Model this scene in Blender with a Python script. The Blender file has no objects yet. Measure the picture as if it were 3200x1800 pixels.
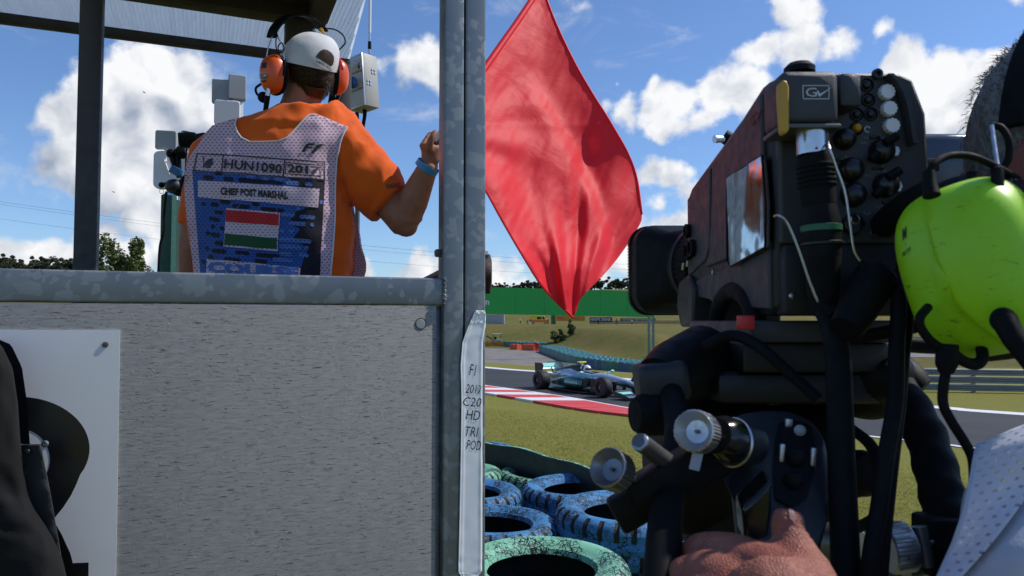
import bpy, bmesh, math, random
import numpy as np
from mathutils import Vector as V, Matrix as MX, noise as NZ
from mathutils.geometry import delaunay_2d_cdt
from mathutils.bvhtree import BVHTree
R = math.radians
PI = math.pi
random.seed(7)
SC = bpy.context.scene
COL = SC.collection

# ------------------------------------------------------------------ camera
F = 2300.0                      # focal length in photograph pixels (3200 wide)
EYE = V((0, 0, 2.55))
PITCH = R(2.5)
FWD = V((0, math.cos(PITCH), math.sin(PITCH)))
UPV = V((0, -math.sin(PITCH), math.cos(PITCH)))
RGT = V((1, 0, 0))
cam = bpy.data.cameras.new('Camera')
cam_o = bpy.data.objects.new('Camera', cam)
COL.objects.link(cam_o)
cam_o.location = EYE
cam_o.rotation_euler = (PI / 2 + PITCH, 0, 0)
cam.sensor_width = 36.0
cam.lens = 36.0 * F / 3200.0
cam.clip_start = 0.02
cam.clip_end = 6000
cam.dof.use_dof = True
cam.dof.focus_distance = 2.4
cam.dof.aperture_fstop = 16
SC.camera = cam_o

# ------------------------------------------------------------------ exposure
SC.view_settings.view_transform = 'Standard'
SC.view_settings.look = 'None'
SC.view_settings.exposure = 0.0
SC.view_settings.gamma = 1.0
SC.view_settings.use_curve_mapping = False
SC.render.engine = 'CYCLES'
SC.cycles.max_bounces = 5
SC.cycles.diffuse_bounces = 3
SC.cycles.glossy_bounces = 3
SC.cycles.transparent_max_bounces = 16
SC.cycles.caustics_reflective = False
SC.cycles.caustics_refractive = False
try:
    SC.cycles.use_denoising = True
except Exception:
    pass

# ------------------------------------------------------------------ sun
SUN_AZ, SUN_EL = R(78), R(50)     # azimuth measured from +Y towards +X
SUN = V((math.sin(SUN_AZ) * math.cos(SUN_EL), math.cos(SUN_AZ) * math.cos(SUN_EL), math.sin(SUN_EL)))
sl = bpy.data.lights.new('Sun', 'SUN')
sl.energy = 3.9
sl.angle = R(0.5)
sl.color = (1.0, 0.955, 0.89)
so = bpy.data.objects.new('Sun', sl)
COL.objects.link(so)
so.rotation_euler = SUN.to_track_quat('Z', 'Y').to_euler()
so.location = (30, 10, 40)

# ------------------------------------------------------------------ pixel helpers
def P(px, py, d):
    """point at depth d (m along the lens axis) under photograph pixel (px, py)"""
    return EYE + d * (FWD + RGT * ((px - 1600) / F) + UPV * ((900 - py) / F))
def RAY(px, py):
    return (FWD + RGT * ((px - 1600) / F) + UPV * ((900 - py) / F)).normalized()
def G(px, py, z=0.0):
    r = RAY(px, py)
    t = (z - EYE.z) / r.z
    return EYE + r * t

# ------------------------------------------------------------------ world: sky with cumulus
W = bpy.data.worlds.new('World')
SC.world = W
W.use_nodes = True
nt = W.node_tree
nt.nodes.clear()
class NB:
    """tiny node builder"""
    def __init__(s, tree): s.t = tree
    def n(s, typ, ins=(), **kw):
        nd = s.t.nodes.new(typ)
        for k, v in kw.items(): setattr(nd, k, v)
        items = ins.items() if isinstance(ins, dict) else enumerate(ins)
        for k, v in items:
            if v is None: continue
            if isinstance(v, bpy.types.NodeSocket): s.t.links.new(v, nd.inputs[k])
            else:
                try: nd.inputs[k].default_value = v
                except Exception:
                    nd.inputs[k].default_value = tuple(v) + (1.0,)
        return nd
    def m(s, op, a, b=None, c=None, clamp=False):
        return s.n('ShaderNodeMath', (a, b, c), operation=op, use_clamp=clamp).outputs[0]
    def vm(s, op, a, b=None, scale=None):
        nd = s.n('ShaderNodeVectorMath', (a, b), operation=op)
        if scale is not None: nd.inputs['Scale'].default_value = scale
        return nd.outputs['Value'] if op in ('DISTANCE', 'LENGTH', 'DOT_PRODUCT') else nd.outputs[0]
    def mix(s, f, a, b, mode='MIX'):
        nd = s.n('ShaderNodeMix', data_type='RGBA', blend_type=mode)
        for idx, v in ((0, f), (6, a), (7, b)):
            if isinstance(v, bpy.types.NodeSocket): s.t.links.new(v, nd.inputs[idx])
            elif idx == 0: nd.inputs[0].default_value = v
            else: nd.inputs[idx].default_value = tuple(v)[:3] + (1.0,)
        return nd.outputs[2]
    def noise(s, vec, scale, detail=4, rough=.5, dist=0.0, col=False):
        nd = s.n('ShaderNodeTexNoise', {'Scale': scale, 'Detail': detail, 'Roughness': rough, 'Distortion': dist})
        if vec is not None: s.t.links.new(vec, nd.inputs['Vector'])
        return nd.outputs[1 if col else 0]
    def ramp(s, fac, stops, interp='LINEAR'):
        nd = s.n('ShaderNodeValToRGB', (fac,))
        cr = nd.color_ramp
        cr.interpolation = interp
        while len(cr.elements) < len(stops): cr.elements.new(.5)
        for e, (p, c) in zip(cr.elements, stops):
            e.position = p
            e.color = (c, c, c, 1) if isinstance(c, (int, float)) else tuple(c)[:3] + (1,)
        return nd.outputs[0]
    def mapr(s, v, a, b, c=0.0, d=1.0, smooth=False):
        nd = s.n('ShaderNodeMapRange', (v, a, b, c, d))
        if smooth: nd.interpolation_type = 'SMOOTHSTEP'
        return nd.outputs[0]

BLOBS = [(440,255,100),(550,262,112),(330,335,105),(225,400,85),(610,340,85),(420,430,150),(300,500,125),(520,480,140),(430,570,120),(648,320,55),(170,370,45),
 (330,735,60),(440,690,75),(520,750,90),(620,700,60),(400,800,80),(170,810,60),(30,810,50),(100,830,40),(560,790,80),(250,740,40),
 (1240,205,60),(1330,215,80),(1180,205,35),(1120,850,38),(1300,850,68),(1370,850,60),(1330,815,40),(1230,870,35),
 (1560,870,60),(1640,885,48),(1520,840,40),(1600,850,40),(1700,905,30),
 (1960,355,62),(1890,335,45),(2050,325,55),(2130,315,80),(2230,300,85),(2330,285,80),(2180,375,75),(2100,395,55),(2300,350,80),(2195,235,24),(2050,250,20),(1935,265,18),
 (2470,35,62),(2540,30,45),(2400,150,65),(2500,140,80),(2620,150,62),(2760,112,36),(1800,12,26),
 (2850,195,70),(2940,240,75),(3060,245,62),(2900,330,110),(3020,330,100),(2825,290,45),(2950,420,90),(3110,240,55),(3170,215,35),(3190,15,30),(2900,470,100),
 (2100,540,52),(2045,530,35),(2165,545,35),(2150,615,50),(2070,640,55),(2000,700,55),(2100,720,90),(2040,770,70),(2175,680,70),(1985,800,60),(1830,880,38),(1890,875,40),
 (1500,15,18)]
HIDDEN = {(2300, 350, 80), (2950, 420, 90), (1500, 15, 18), (1700, 905, 30), (520, 480, 140), (560, 790, 80), (1240, 205, 60), (2040, 770, 70)}
DIRS = [(RAY(px, py), r / F * (1.04 if px < 1400 else .93)) for px, py, r in BLOBS if (px, py, r) not in HIDDEN]
wb = NB(nt)
tc = wb.n('ShaderNodeTexCoord')
dirv = tc.outputs['Generated']
def blobs(v, some):
    acc = None
    for c, r in some:
        w_ = max(.38, min(1.0, r * F / 78))          # small puffs stay thin and wispy
        f_ = wb.m('MULTIPLY_ADD', wb.vm('DISTANCE', v, tuple(c)), -w_ / r, w_ - (1 - w_) * .22)
        acc = f_ if acc is None else wb.m('SMOOTH_MAX', acc, f_, .3)
    return acc
wn = wb.noise(dirv, 11, 3, .6, col=True)
wv = wb.vm('SCALE', wb.vm('SUBTRACT', wn, (.5, .5, .5)), scale=0.05)
wp = wb.vm('ADD', dirv, wv)
def relief(v, w):
    n1 = wb.noise(v, 19, 9, .56)
    return wb.m('MULTIPLY_ADD', n1, 2.0, -.92)
off = SUN * 0.012 + V((0, 0, .013))
R0 = relief(dirv, wv)
def soft(v): return wb.noise(v, 17, 4, .5)
S0_ = soft(wp); S1_ = soft(wb.vm('ADD', wp, tuple(off)))
A0 = blobs(wp, DIRS)
A1 = blobs(wb.vm('ADD', wp, tuple(SUN * .022 + V((0, 0, .020)))), [d for d in DIRS if d[1] * F > 83])
# scattered cumulus all around, where no named cloud stands
gen = wb.m('MULTIPLY_ADD', wb.noise(wb.vm('MULTIPLY', dirv, (1, 1, 1.9)), 3.1, 3, .55), 6.0, -4.35)
A0 = wb.m('MAXIMUM', A0, gen)
D0 = wb.m('ADD', wb.m('MAXIMUM', A0, -1.2), R0)
alpha = wb.mapr(D0, -.12, .36, 0, 1, True)
lit = wb.m('MULTIPLY_ADD', wb.m('SUBTRACT', S0_, S1_), 2.0, .86)
lit = wb.m('ADD', lit, wb.m('MULTIPLY_ADD', R0, .12, -.02))
lit = wb.m('SUBTRACT', lit, wb.m('MULTIPLY', wb.mapr(wb.m('SUBTRACT', A1, A0), -.35, .55, 0, 1, True), .62), clamp=True)
cloudc = wb.mix(lit, (3.3, 3.9, 5.1), (9.6, 9.7, 9.9))
# thin high wisps
wis = wb.noise(wb.vm('MULTIPLY', dirv, (1, 1, 2.2)), 7, 7, .62, .6)
wis = wb.m('MULTIPLY', wb.mapr(wis, .56, .80, 0, 1, True), .55)
sky = wb.n('ShaderNodeTexSky', sky_type='NISHITA', sun_disc=False, sun_elevation=SUN_EL, sun_rotation=SUN_AZ,
           altitude=200, air_density=1.0, dust_density=.35, ozone_density=3.0).outputs[0]
skyc = wb.mix(1.0, sky, (.98, 1.16, 1.42), 'MULTIPLY')
skyc = wb.mix(wis, skyc, (7.2, 7.6, 8.4))
fin = wb.mix(alpha, skyc, cloudc)
bg = wb.n('ShaderNodeBackground', {'Color': fin, 'Strength': .10})
wo = wb.n('ShaderNodeOutputWorld', {'Surface': bg.outputs[0]})
W.cycles.sampling_method = 'MANUAL'
W.cycles.sample_map_resolution = 512

# ------------------------------------------------------------------ mesh helpers
def basis(axis, up=V((0, 0, 1))):
    a = V(axis).normalized()
    if abs(a.dot(up)) > .98: up = V((0, 1, 0)) if abs(a.y) < .9 else V((1, 0, 0))
    x = up.cross(a).normalized(); y = a.cross(x).normalized()
    return x, y, a
def box(bm, c, s, rot=None, bev=0.0, seg=2):
    m = MX.Translation(V(c)) @ (rot.to_4x4() if rot else MX.Identity(4)) @ MX.Diagonal(V((s[0], s[1], s[2], 1)))
    r = bmesh.ops.create_cube(bm, size=1.0, matrix=m)
    if bev:
        vs = r['verts']; es = list({e for v in vs for e in v.link_edges})
        bmesh.ops.bevel(bm, geom=es, offset=bev, segments=seg, affect='EDGES', profile=.5)
def box2(bm, p0, p1, bev=0.0, seg=2):
    p0, p1 = V(p0), V(p1)
    s = p1 - p0
    box(bm, (p0 + p1) / 2, (abs(s.x), abs(s.y), abs(s.z)), None, bev, seg)
def tube(bm, pts, r, n=10, cap=True, flat=1.0, up=V((0, 0, 1))):
    pts = [V(p) for p in pts]
    rr = r if isinstance(r, (list, tuple)) else [r] * len(pts)
    rings = []; x = None
    for i, p in enumerate(pts):
        t = (pts[min(i + 1, len(pts) - 1)] - pts[max(i - 1, 0)])
        if t.length < 1e-9: t = V((0, 0, 1))
        t.normalize()
        if x is None: x, y, _ = basis(t, up)
        else:
            x = (x - t * x.dot(t)).normalized(); y = t.cross(x).normalized()
        rings.append([bm.verts.new(p + (x * math.cos(a) + y * math.sin(a) * flat) * rr[i]) for a in (2 * PI * k / n for k in range(n))])
    for a, b in zip(rings, rings[1:]):
        for k in range(n): bm.faces.new((a[k], a[(k + 1) % n], b[(k + 1) % n], b[k]))
    if cap:
        bm.faces.new(rings[0][::-1]); bm.faces.new(rings[-1])
def cyl(bm, p0, p1, r0, r1=None, n=24, cap=True):
    tube(bm, [p0, p1], [r0, r0 if r1 is None else r1], n, cap)
def smooth_path(pts, k=6):
    """Catmull-Rom through points"""
    pts = [V(p) for p in pts]
    q = [pts[0] * 2 - pts[1]] + pts + [pts[-1] * 2 - pts[-2]]
    out = []
    for i in range(1, len(q) - 2):
        for j in range(k):
            t = j / k
            a, b, c, d = q[i - 1], q[i], q[i + 1], q[i + 2]
            out.append(.5 * ((2 * b) + (c - a) * t + (2 * a - 5 * b + 4 * c - d) * t * t + (3 * b - a - 3 * c + d) * t ** 3))
    out.append(pts[-1])
    return out
def lathe(bm, prof, c, axis, n=32, closed=False, up=V((0, 0, 1)), a0=0.0, a1=2 * PI):
    """prof: list of (radius, height along axis)"""
    x, y, a = basis(axis, up); c = V(c)
    full = abs(a1 - a0 - 2 * PI) < 1e-6
    m = n if full else n + 1
    rings = []
    for r, h in prof:
        if r < 1e-6 and full:
            rings.append([bm.verts.new(c + a * h)])
        else:
            rings.append([bm.verts.new(c + a * h + (x * math.cos(t) + y * math.sin(t)) * r) for t in (a0 + (a1 - a0) * k / n for k in range(m))])
    pairs = list(zip(rings, rings[1:]))
    if closed: pairs.append((rings[-1], rings[0]))
    for A, B in pairs:
        for k in range(n):
            k2 = (k + 1) % m
            if len(A) == 1 and len(B) == 1: continue
            if len(A) == 1: bm.faces.new((A[0], B[k2], B[k]))
            elif len(B) == 1: bm.faces.new((A[k], A[k2], B[0]))
            else: bm.faces.new((A[k], A[k2], B[k2], B[k]))
def loft(bm, rings, cap=True, closed=False):
    vs = [[bm.verts.new(V(p)) for p in r] for r in rings]
    n = len(vs[0])
    pr = list(zip(vs, vs[1:]))
    if closed: pr.append((vs[-1], vs[0]))
    for a, b in pr:
        for k in range(n):
            bm.faces.new((a[k], a[(k + 1) % n], b[(k + 1) % n], b[k]))
    if cap and not closed:
        bm.faces.new(vs[0][::-1]); bm.faces.new(vs[-1])
def ering(c, rx, ry, x=V((1, 0, 0)), y=V((0, 1, 0)), n=20, p=2.0):
    """superellipse ring"""
    out = []
    for k in range(n):
        t = 2 * PI * k / n
        ct, st = math.cos(t), math.sin(t)
        out.append(V(c) + x * (rx * math.copysign(abs(ct) ** (2 / p), ct)) + y * (ry * math.copysign(abs(st) ** (2 / p), st)))
    return out
def ell(bm, c, r, rot=None, u=20, v=14):
    m = MX.Translation(V(c)) @ (rot.to_4x4() if rot else MX.Identity(4)) @ MX.Diagonal(V((r[0], r[1], r[2], 1)))
    bmesh.ops.create_uvsphere(bm, u_segments=u, v_segments=v, radius=1.0, matrix=m)
def prism(bm, poly, o, ax, ay, az, h):
    """extrude 2-D polygon (in axes ax, ay at origin o) by h along az"""
    o, ax, ay, az = V(o), V(ax), V(ay), V(az)
    a = [bm.verts.new(o + ax * p[0] + ay * p[1]) for p in poly]
    b = [bm.verts.new(o + ax * p[0] + ay * p[1] + az * h) for p in poly]
    n = len(poly)
    bm.faces.new(a[::-1]); bm.faces.new(b)
    for k in range(n): bm.faces.new((a[k], a[(k + 1) % n], b[(k + 1) % n], b[k]))
def grid(bm, nu, nv, f, wrap=False):
    vs = [[bm.verts.new(V(f(i / (nu - 1), j / (nv - 1)))) for i in range(nu)] for j in range(nv)]
    for j in range(nv - 1):
        for i in range(nu - 1):
            bm.faces.new((vs[j][i], vs[j][i + 1], vs[j + 1][i + 1], vs[j + 1][i]))
    return vs
def rrect(w, h, r, n=5):
    out = []
    for cx, cy, a in ((w / 2 - r, h / 2 - r, 0), (-w / 2 + r, h / 2 - r, 90), (-w / 2 + r, -h / 2 + r, 180), (w / 2 - r, -h / 2 + r, 270)):
        for k in range(n + 1):
            t = R(a + 90 * k / n)
            out.append((cx + r * math.cos(t), cy + r * math.sin(t)))
    return out
ROOTM = {}
def root_of(o):
    while o.parent: o = o.parent
    return o
def finish(me, mats, smooth=True, ang=40):
    for m in (mats if isinstance(mats, (list, tuple)) else [mats]):
        if m: me.materials.append(m)
    if smooth:
        me.polygons.foreach_set('use_smooth', [True] * len(me.polygons))
        me.set_sharp_from_angle(angle=R(ang))
def obj(name, bm, mats, parent=None, local=False, smooth=True, ang=40, normals=True, bev=0):
    """link a bmesh as one object; meshes are built in world coordinates unless local"""
    if normals: bmesh.ops.recalc_face_normals(bm, faces=bm.faces)
    if parent is not None and not local:
        bm.transform(ROOTM[root_of(parent).name].inverted())
    me = bpy.data.meshes.new(name)
    bm.to_mesh(me); bm.free()
    finish(me, mats, smooth, ang)
    o = bpy.data.objects.new(name, me)
    COL.objects.link(o)
    if parent is not None: o.parent = parent
    else: ROOTM[o.name] = MX.Identity(4)
    if bev:
        b = o.modifiers.new('bevel', 'BEVEL'); b.width = bev; b.segments = 2; b.limit_method = 'ANGLE'; b.angle_limit = R(35)
    return o
def pydata(name, verts, faces, mats, parent=None, local=False, smooth=False):
    me = bpy.data.meshes.new(name)
    if parent is not None and not local:
        inv = ROOTM[root_of(parent).name].inverted()
        verts = [inv @ V(v) for v in verts]
    me.from_pydata([tuple(v) for v in verts], [], faces)
    finish(me, mats, smooth)
    o = bpy.data.objects.new(name, me); COL.objects.link(o)
    if parent is not None: o.parent = parent
    else: ROOTM[o.name] = MX.Identity(4)
    return o
def tag(o, label=None, cat=None, group=None, kind=None):
    if label: o['label'] = label
    if cat: o['category'] = cat
    if group: o['group'] = group
    if kind: o['kind'] = kind
    return o
def thing(name, label, cat, loc=(0, 0, 0), group=None, rotz=0.0, m=None):
    o = bpy.data.objects.new(name, None)
    o.empty_display_size = .05
    COL.objects.link(o)
    mt = m if m is not None else MX.Translation(V(loc)) @ MX.Rotation(rotz, 4, 'Z')
    o.matrix_world = mt
    o.location, o.rotation_euler = mt.to_translation(), mt.to_euler()
    ROOTM[o.name] = mt
    return tag(o, label, cat, group)
def copy_tree(o, parent=None):
    c = o.copy(); COL.objects.link(c); c.parent = parent
    for ch in list(o.children): copy_tree(ch, c)
    return c
def fuse(bm, voxel=.008, it=6, fac=.5):
    """voxel union of overlapping solids, smoothed: one continuous skin; returns a new bmesh"""
    me = bpy.data.meshes.new('tmp'); bmesh.ops.recalc_face_normals(bm, faces=bm.faces)
    bm.to_mesh(me); bm.free()
    o = bpy.data.objects.new('tmp', me); COL.objects.link(o)
    md = o.modifiers.new('r', 'REMESH'); md.mode = 'VOXEL'; md.voxel_size = voxel
    if it:
        sm = o.modifiers.new('s', 'SMOOTH'); sm.iterations = it; sm.factor = fac
    dg = bpy.context.evaluated_depsgraph_get(); dg.update()
    ev = o.evaluated_get(dg)
    m2 = bpy.data.meshes.new_from_object(ev)
    out = bmesh.new(); out.from_mesh(m2)
    bpy.data.objects.remove(o); bpy.data.meshes.remove(me); bpy.data.meshes.remove(m2)
    return out
_tc = {}
def text2d(s, bold=0.0, shear=0.0, res=2):
    """text as 2-D triangles: list of (x, y), faces, with bbox normalised to (0..w/h, 0..1)"""
    key = (s, bold, shear)
    if key in _tc: return _tc[key]
    cu = bpy.data.curves.new('t', 'FONT')
    cu.body = s; cu.size = 1; cu.offset = bold; cu.shear = shear; cu.resolution_u = res
    o = bpy.data.objects.new('t', cu); COL.objects.link(o)
    dg = bpy.context.evaluated_depsgraph_get(); dg.update()
    me = bpy.data.meshes.new_from_object(o.evaluated_get(dg))
    me.calc_loop_triangles()
    vs = [(v.co.x, v.co.y) for v in me.vertices]
    fs = [tuple(t.vertices) for t in me.loop_triangles]
    bpy.data.objects.remove(o); bpy.data.curves.remove(cu); bpy.data.meshes.remove(me)
    x0 = min(v[0] for v in vs); x1 = max(v[0] for v in vs); y0 = min(v[1] for v in vs); y1 = max(v[1] for v in vs)
    vs = [((x - x0) / (x1 - x0), (y - y0) / (y1 - y0)) for x, y in vs]
    _tc[key] = (vs, fs, (x1 - x0) / (y1 - y0))
    return _tc[key]
def text_on(name, s, bl, br, tl, mats, parent, bold=0.0, shear=0.0, local=False, lift=None):
    """flat print: text filling the parallelogram bottom-left, bottom-right, top-left (3-D points)"""
    vs, fs, asp = text2d(s, bold, shear)
    bl, br, tl = V(bl), V(br), V(tl)
    n = (br - bl).cross(tl - bl).normalized()
    pts = [bl + (br - bl) * x + (tl - bl) * y + n * (lift or 0) for x, y in vs]
    return pydata(name, pts, fs, mats, parent, local)
def inside(poly, x, y):
    c = False; j = len(poly) - 1
    for i in range(len(poly)):
        xi, yi = poly[i]; xj, yj = poly[j]
        if (yi > y) != (yj > y) and x < (xj - xi) * (y - yi) / (yj - yi) + xi: c = not c
        j = i
    return c
def fill2d(poly, step):
    """triangulate a polygon with interior points every `step`"""
    b = []
    for i in range(len(poly)):
        p, q = V(poly[i]), V(poly[(i + 1) % len(poly)])
        k = max(1, int((q - p).length / step))
        for j in range(k): b.append(p + (q - p) * (j / k))
    xs = [p.x for p in b]; ys = [p.y for p in b]
    pts = list(b)
    y = min(ys) + step * .5; row = 0
    while y < max(ys):
        x = min(xs) + step * (.5 + .5 * (row % 2))
        while x < max(xs):
            if inside([(q.x, q.y) for q in b], x, y) and min((q.x - x) ** 2 + (q.y - y) ** 2 for q in b) > (step * .45) ** 2:
                pts.append(V((x, y)))
            x += step
        y += step * .87; row += 1
    n = len(b)
    r = delaunay_2d_cdt([V((p.x, p.y)) for p in pts], [], [list(range(n))], 1, 1e-4)
    return [(p.x, p.y) for p in r[0]], [tuple(f) for f in r[2]]
def bvh_of(o):
    me = o.data; mw = ROOTM[root_of(o).name]
    return BVHTree.FromPolygons([mw @ v.co for v in me.vertices], [tuple(p.vertices) for p in me.polygons])
def onto(bvh, px, py, lift, fallback_d=None):
    r = RAY(px, py)
    h, n, i, d = bvh.ray_cast(EYE, r)
    if h is None:
        h, n, i, d = bvh.find_nearest(P(px, py, fallback_d or 2.3))
    if n.dot(r) > 0: n = -n
    return h + n * lift
def print_on(name, bvh, poly, mats, parent, lift, step=14):
    """flat print on a curved surface, outline given where the photograph shows it"""
    vs, fs = fill2d(poly, step)
    return pydata(name, [onto(bvh, x, y, lift) for x, y in vs], fs, mats, parent, smooth=True)
def print_text(name, bvh, s, bl, br, tl, mats, parent, lift, bold=0.0, shear=0.0):
    vs, fs, a = text2d(s, bold, shear)
    pts = []
    for x, y in vs:
        q = (bl[0] + (br[0] - bl[0]) * x + (tl[0] - bl[0]) * y, bl[1] + (br[1] - bl[1]) * x + (tl[1] - bl[1]) * y)
        pts.append(onto(bvh, q[0], q[1], lift))
    return pydata(name, pts, fs, mats, parent)
# ------------------------------------------------------------------ materials
MT = {}
def newmat(name):
    m = bpy.data.materials.new(name); m.use_nodes = True
    m.node_tree.nodes.clear()
    MT[name] = m
    b = NB(m.node_tree)
    out = b.n('ShaderNodeOutputMaterial')
    return m, b, out
def princ(b, out, **kw):
    ins = {k.replace('_', ' '): v for k, v in kw.items()}
    p = b.n('ShaderNodeBsdfPrincipled', ins)
    b.t.links.new(p.outputs[0], out.inputs[0])
    return p
def mat(name, col, rough=.5, metal=0.0, var=.12, scale=18.0, bump=0.0, bscale=None, spec=.5, coat=0.0, rvar=.1):
    """plain surface with uneven colour, uneven gloss and fine relief"""
    if name in MT: return MT[name]
    m, b, out = newmat(name)
    co = b.n('ShaderNodeTexCoord').outputs['Object']
    n = b.noise(co, scale, 5, .6)
    hi = [min(1, c * (1 + var)) for c in col]; lo = [c * (1 - var) for c in col]
    c = b.mix(n, lo, hi)
    r = b.mapr(b.noise(co, scale * 2.3, 3), .3, .7, max(.03, rough - rvar), min(1, rough + rvar))
    p = princ(b, out, Base_Color=c, Roughness=r, Metallic=metal, Coat_Weight=coat, Specular_IOR_Level=spec)
    if bump:
        bn = b.n('ShaderNodeBump', {'Strength': bump, 'Distance': .002, 'Height': b.noise(co, bscale or scale * 8, 6, .65)})
        b.t.links.new(bn.outputs[0], p.inputs['Normal'])
    return m
BLACKP = mat('black_plastic', (.0065, .0065, .007), .50, var=.3, scale=30, bump=.25, bscale=900, spec=.14)
BLACKR = mat('black_rubber', (.0058, .0058, .0063), .66, var=.3, scale=30, bump=.15, bscale=500, spec=.14)
BLACKM = mat('black_metal', (.010, .010, .011), .36, metal=.2, var=.3, bump=.1, bscale=600)
BODYG = mat('camera_charcoal', (.042, .043, .047), .46, var=.18, scale=25, bump=.35, bscale=1400)
BODYD = mat('camera_dark', (.0085, .0085, .0095), .40, var=.25, scale=25, bump=.3, bscale=1300)
KNOBB = mat('knob_black', (.010, .010, .011), .30, var=.2, spec=.5)
GLOSSB = mat('black_gloss', (.008, .008, .009), .14, var=.3)
SILVER = mat('silver_metal', (.62, .62, .63), .28, metal=1.0, var=.12, scale=60)
ALU = mat('brushed_aluminium', (.55, .55, .56), .36, metal=.95, var=.1, scale=120, bump=.15, bscale=400)
DARKALU = mat('dark_anodised', (.13, .13, .135), .42, metal=.6, var=.15, scale=80)
WHITEP = mat('white_plastic', (.88, .88, .89), .32, var=.05)
GREYP = mat('grey_plastic', (.36, .37, .36), .48, var=.08, scale=12, bump=.05)
BOXG = mat('box_grey', (.42, .41, .37), .5, var=.12, scale=14, bump=.08)
YELP = mat('yellow_plastic', (.55, .30, .02), .38, var=.12)
REDP = mat('red_plastic', (.62, .03, .03), .4, var=.1)
BLUEP = mat('blue_clamp', (.02, .11, .30), .4, var=.2)
GREENT = mat('green_tape', (.02, .13, .06), .5, var=.15)
PRINTW = mat('print_white', (.62, .62, .62), .5, var=.05)
PRINTG = mat('print_grey', (.22, .22, .22), .5, var=.05)
INK = mat('ink_black', (.008, .008, .010), .55, var=.2)
GRAPH = mat('graphite', (.016, .017, .020), .5, var=.25, bump=.2, bscale=300)
ORANGEP = mat('orange_plastic', (.78, .10, .014), .36, var=.10, scale=25, coat=.15)
CREAM = mat('cream_strip', (.80, .80, .78), .5, var=.05)

def galvanised():
    m, b, out = newmat('galvanised_steel')
    co = b.n('ShaderNodeTexCoord').outputs['Object']
    wv = b.vm('ADD', co, b.vm('SCALE', b.noise(co, 40, 4, .6, col=True), scale=.022))
    v1 = b.n('ShaderNodeTexVoronoi', {'Vector': wv, 'Scale': 58.0, 'Randomness': 1.0})
    v2 = b.n('ShaderNodeTexVoronoi', {'Vector': b.vm('ADD', wv, (.3, .7, .1)), 'Scale': 25.0})
    f1 = b.n('ShaderNodeSeparateColor', (v1.outputs['Color'],)).outputs[0]
    f2 = b.n('ShaderNodeSeparateColor', (v2.outputs['Color'],)).outputs[1]
    flake = b.mapr(f1, .80, .86); flake2 = b.m('MULTIPLY', b.mapr(f2, .80, .86), .8)
    fl = b.m('MAXIMUM', flake, flake2)
    gran = b.noise(co, 300, 4, .7)
    base = b.mix(b.noise(co, 9, 5, .6), (.15, .17, .185), (.235, .255, .27))
    base = b.mix(b.m('MULTIPLY', fl, .38), base, (.40, .42, .43))
    stain = b.mapr(b.noise(b.vm('MULTIPLY', co, (6, 6, 1)), 6, 6, .7), .60, .75)
    base = b.mix(b.m('MULTIPLY', stain, .28), base, (.07, .07, .068))
    r = b.mix(fl, (.40,) * 3, (.56,) * 3)
    p = princ(b, out, Base_Color=base, Roughness=r, Metallic=.55)
    h = b.m('ADD', b.m('MULTIPLY', gran, .35), b.m('MULTIPLY', fl, .2))
    bn = b.n('ShaderNodeBump', {'Strength': .35, 'Distance': .001, 'Height': h})
    b.t.links.new(bn.outputs[0], p.inputs['Normal'])
    return m
GALV = galvanised()
def plywood():
    m, b, out = newmat('weathered_plywood')
    co = b.n('ShaderNodeTexCoord').outputs['Object']
    wob = b.vm('ADD', co, b.vm('SCALE', b.noise(co, 7, 3, .5, col=True), scale=.006))
    st = b.vm('MULTIPLY', wob, (24.0, 1.0, 170.0))
    fibre = b.noise(st, 1.0, 6, .62, .3)
    st2 = b.vm('MULTIPLY', wob, (50.0, 1.0, 300.0))
    fine = b.noise(st2, 1.0, 4, .6)
    crack = b.noise(b.vm('MULTIPLY', wob, (30.0, 1.0, 250.0)), 1.0, 5, .7, .3)
    crack = b.mapr(crack, .40, .35)
    spl = b.noise(b.vm('MULTIPLY', co, (60, 1, 75)), 1.0, 4, .65, 1.2)
    spl_t = b.noise(co, 5, 4, .6)
    flake = b.m('MULTIPLY', b.mapr(spl, .60, .66), b.mapr(spl_t, .38, .58))
    big = b.noise(co, 2.2, 4, .55)
    base = b.mix(b.mapr(fibre, .30, .68), (.195, .194, .189), (.305, .302, .294))
    base = b.mix(b.m('MULTIPLY', b.mapr(fine, .42, .62), .45), base, (.30, .30, .295))
    base = b.mix(b.m('MULTIPLY', crack, .75), base, (.05, .05, .05))
    base = b.mix(b.m('MULTIPLY', flake, .7), base, (.34, .335, .32))
    base = b.mix(1.0, base, b.mix(big, (.82, .82, .82), (1.12, 1.12, 1.12)), 'MULTIPLY')
    p = princ(b, out, Base_Color=base, Roughness=.82, Specular_IOR_Level=.25)
    h = b.m('ADD', b.m('MULTIPLY', fibre, .25), b.m('SUBTRACT', b.m('MULTIPLY', flake, .7), b.m('MULTIPLY', crack, .8)))
    bn = b.n('ShaderNodeBump', {'Strength': .9, 'Distance': .0022, 'Height': h})
    b.t.links.new(bn.outputs[0], p.inputs['Normal'])
    return m
PLY = plywood()
SIGNW = mat('sign_board_white', (.72, .71, .71), .38, var=.05, scale=5, bump=.04, bscale=60)
SIGNK = mat('sign_black_film', (.007, .007, .009), .30, var=.2, scale=5)
TAPEW = mat('tape_white', (.84, .85, .87), .5, var=.06, scale=20, bump=.1, bscale=40)
DARKW = mat('dark_roof_timber', (.020, .018, .015), .75, var=.4, scale=8, bump=.4, bscale=60)
DARKPOST = mat('dark_post_steel', (.050, .046, .044), .55, metal=.25, var=.35, scale=14, bump=.2)
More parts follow.
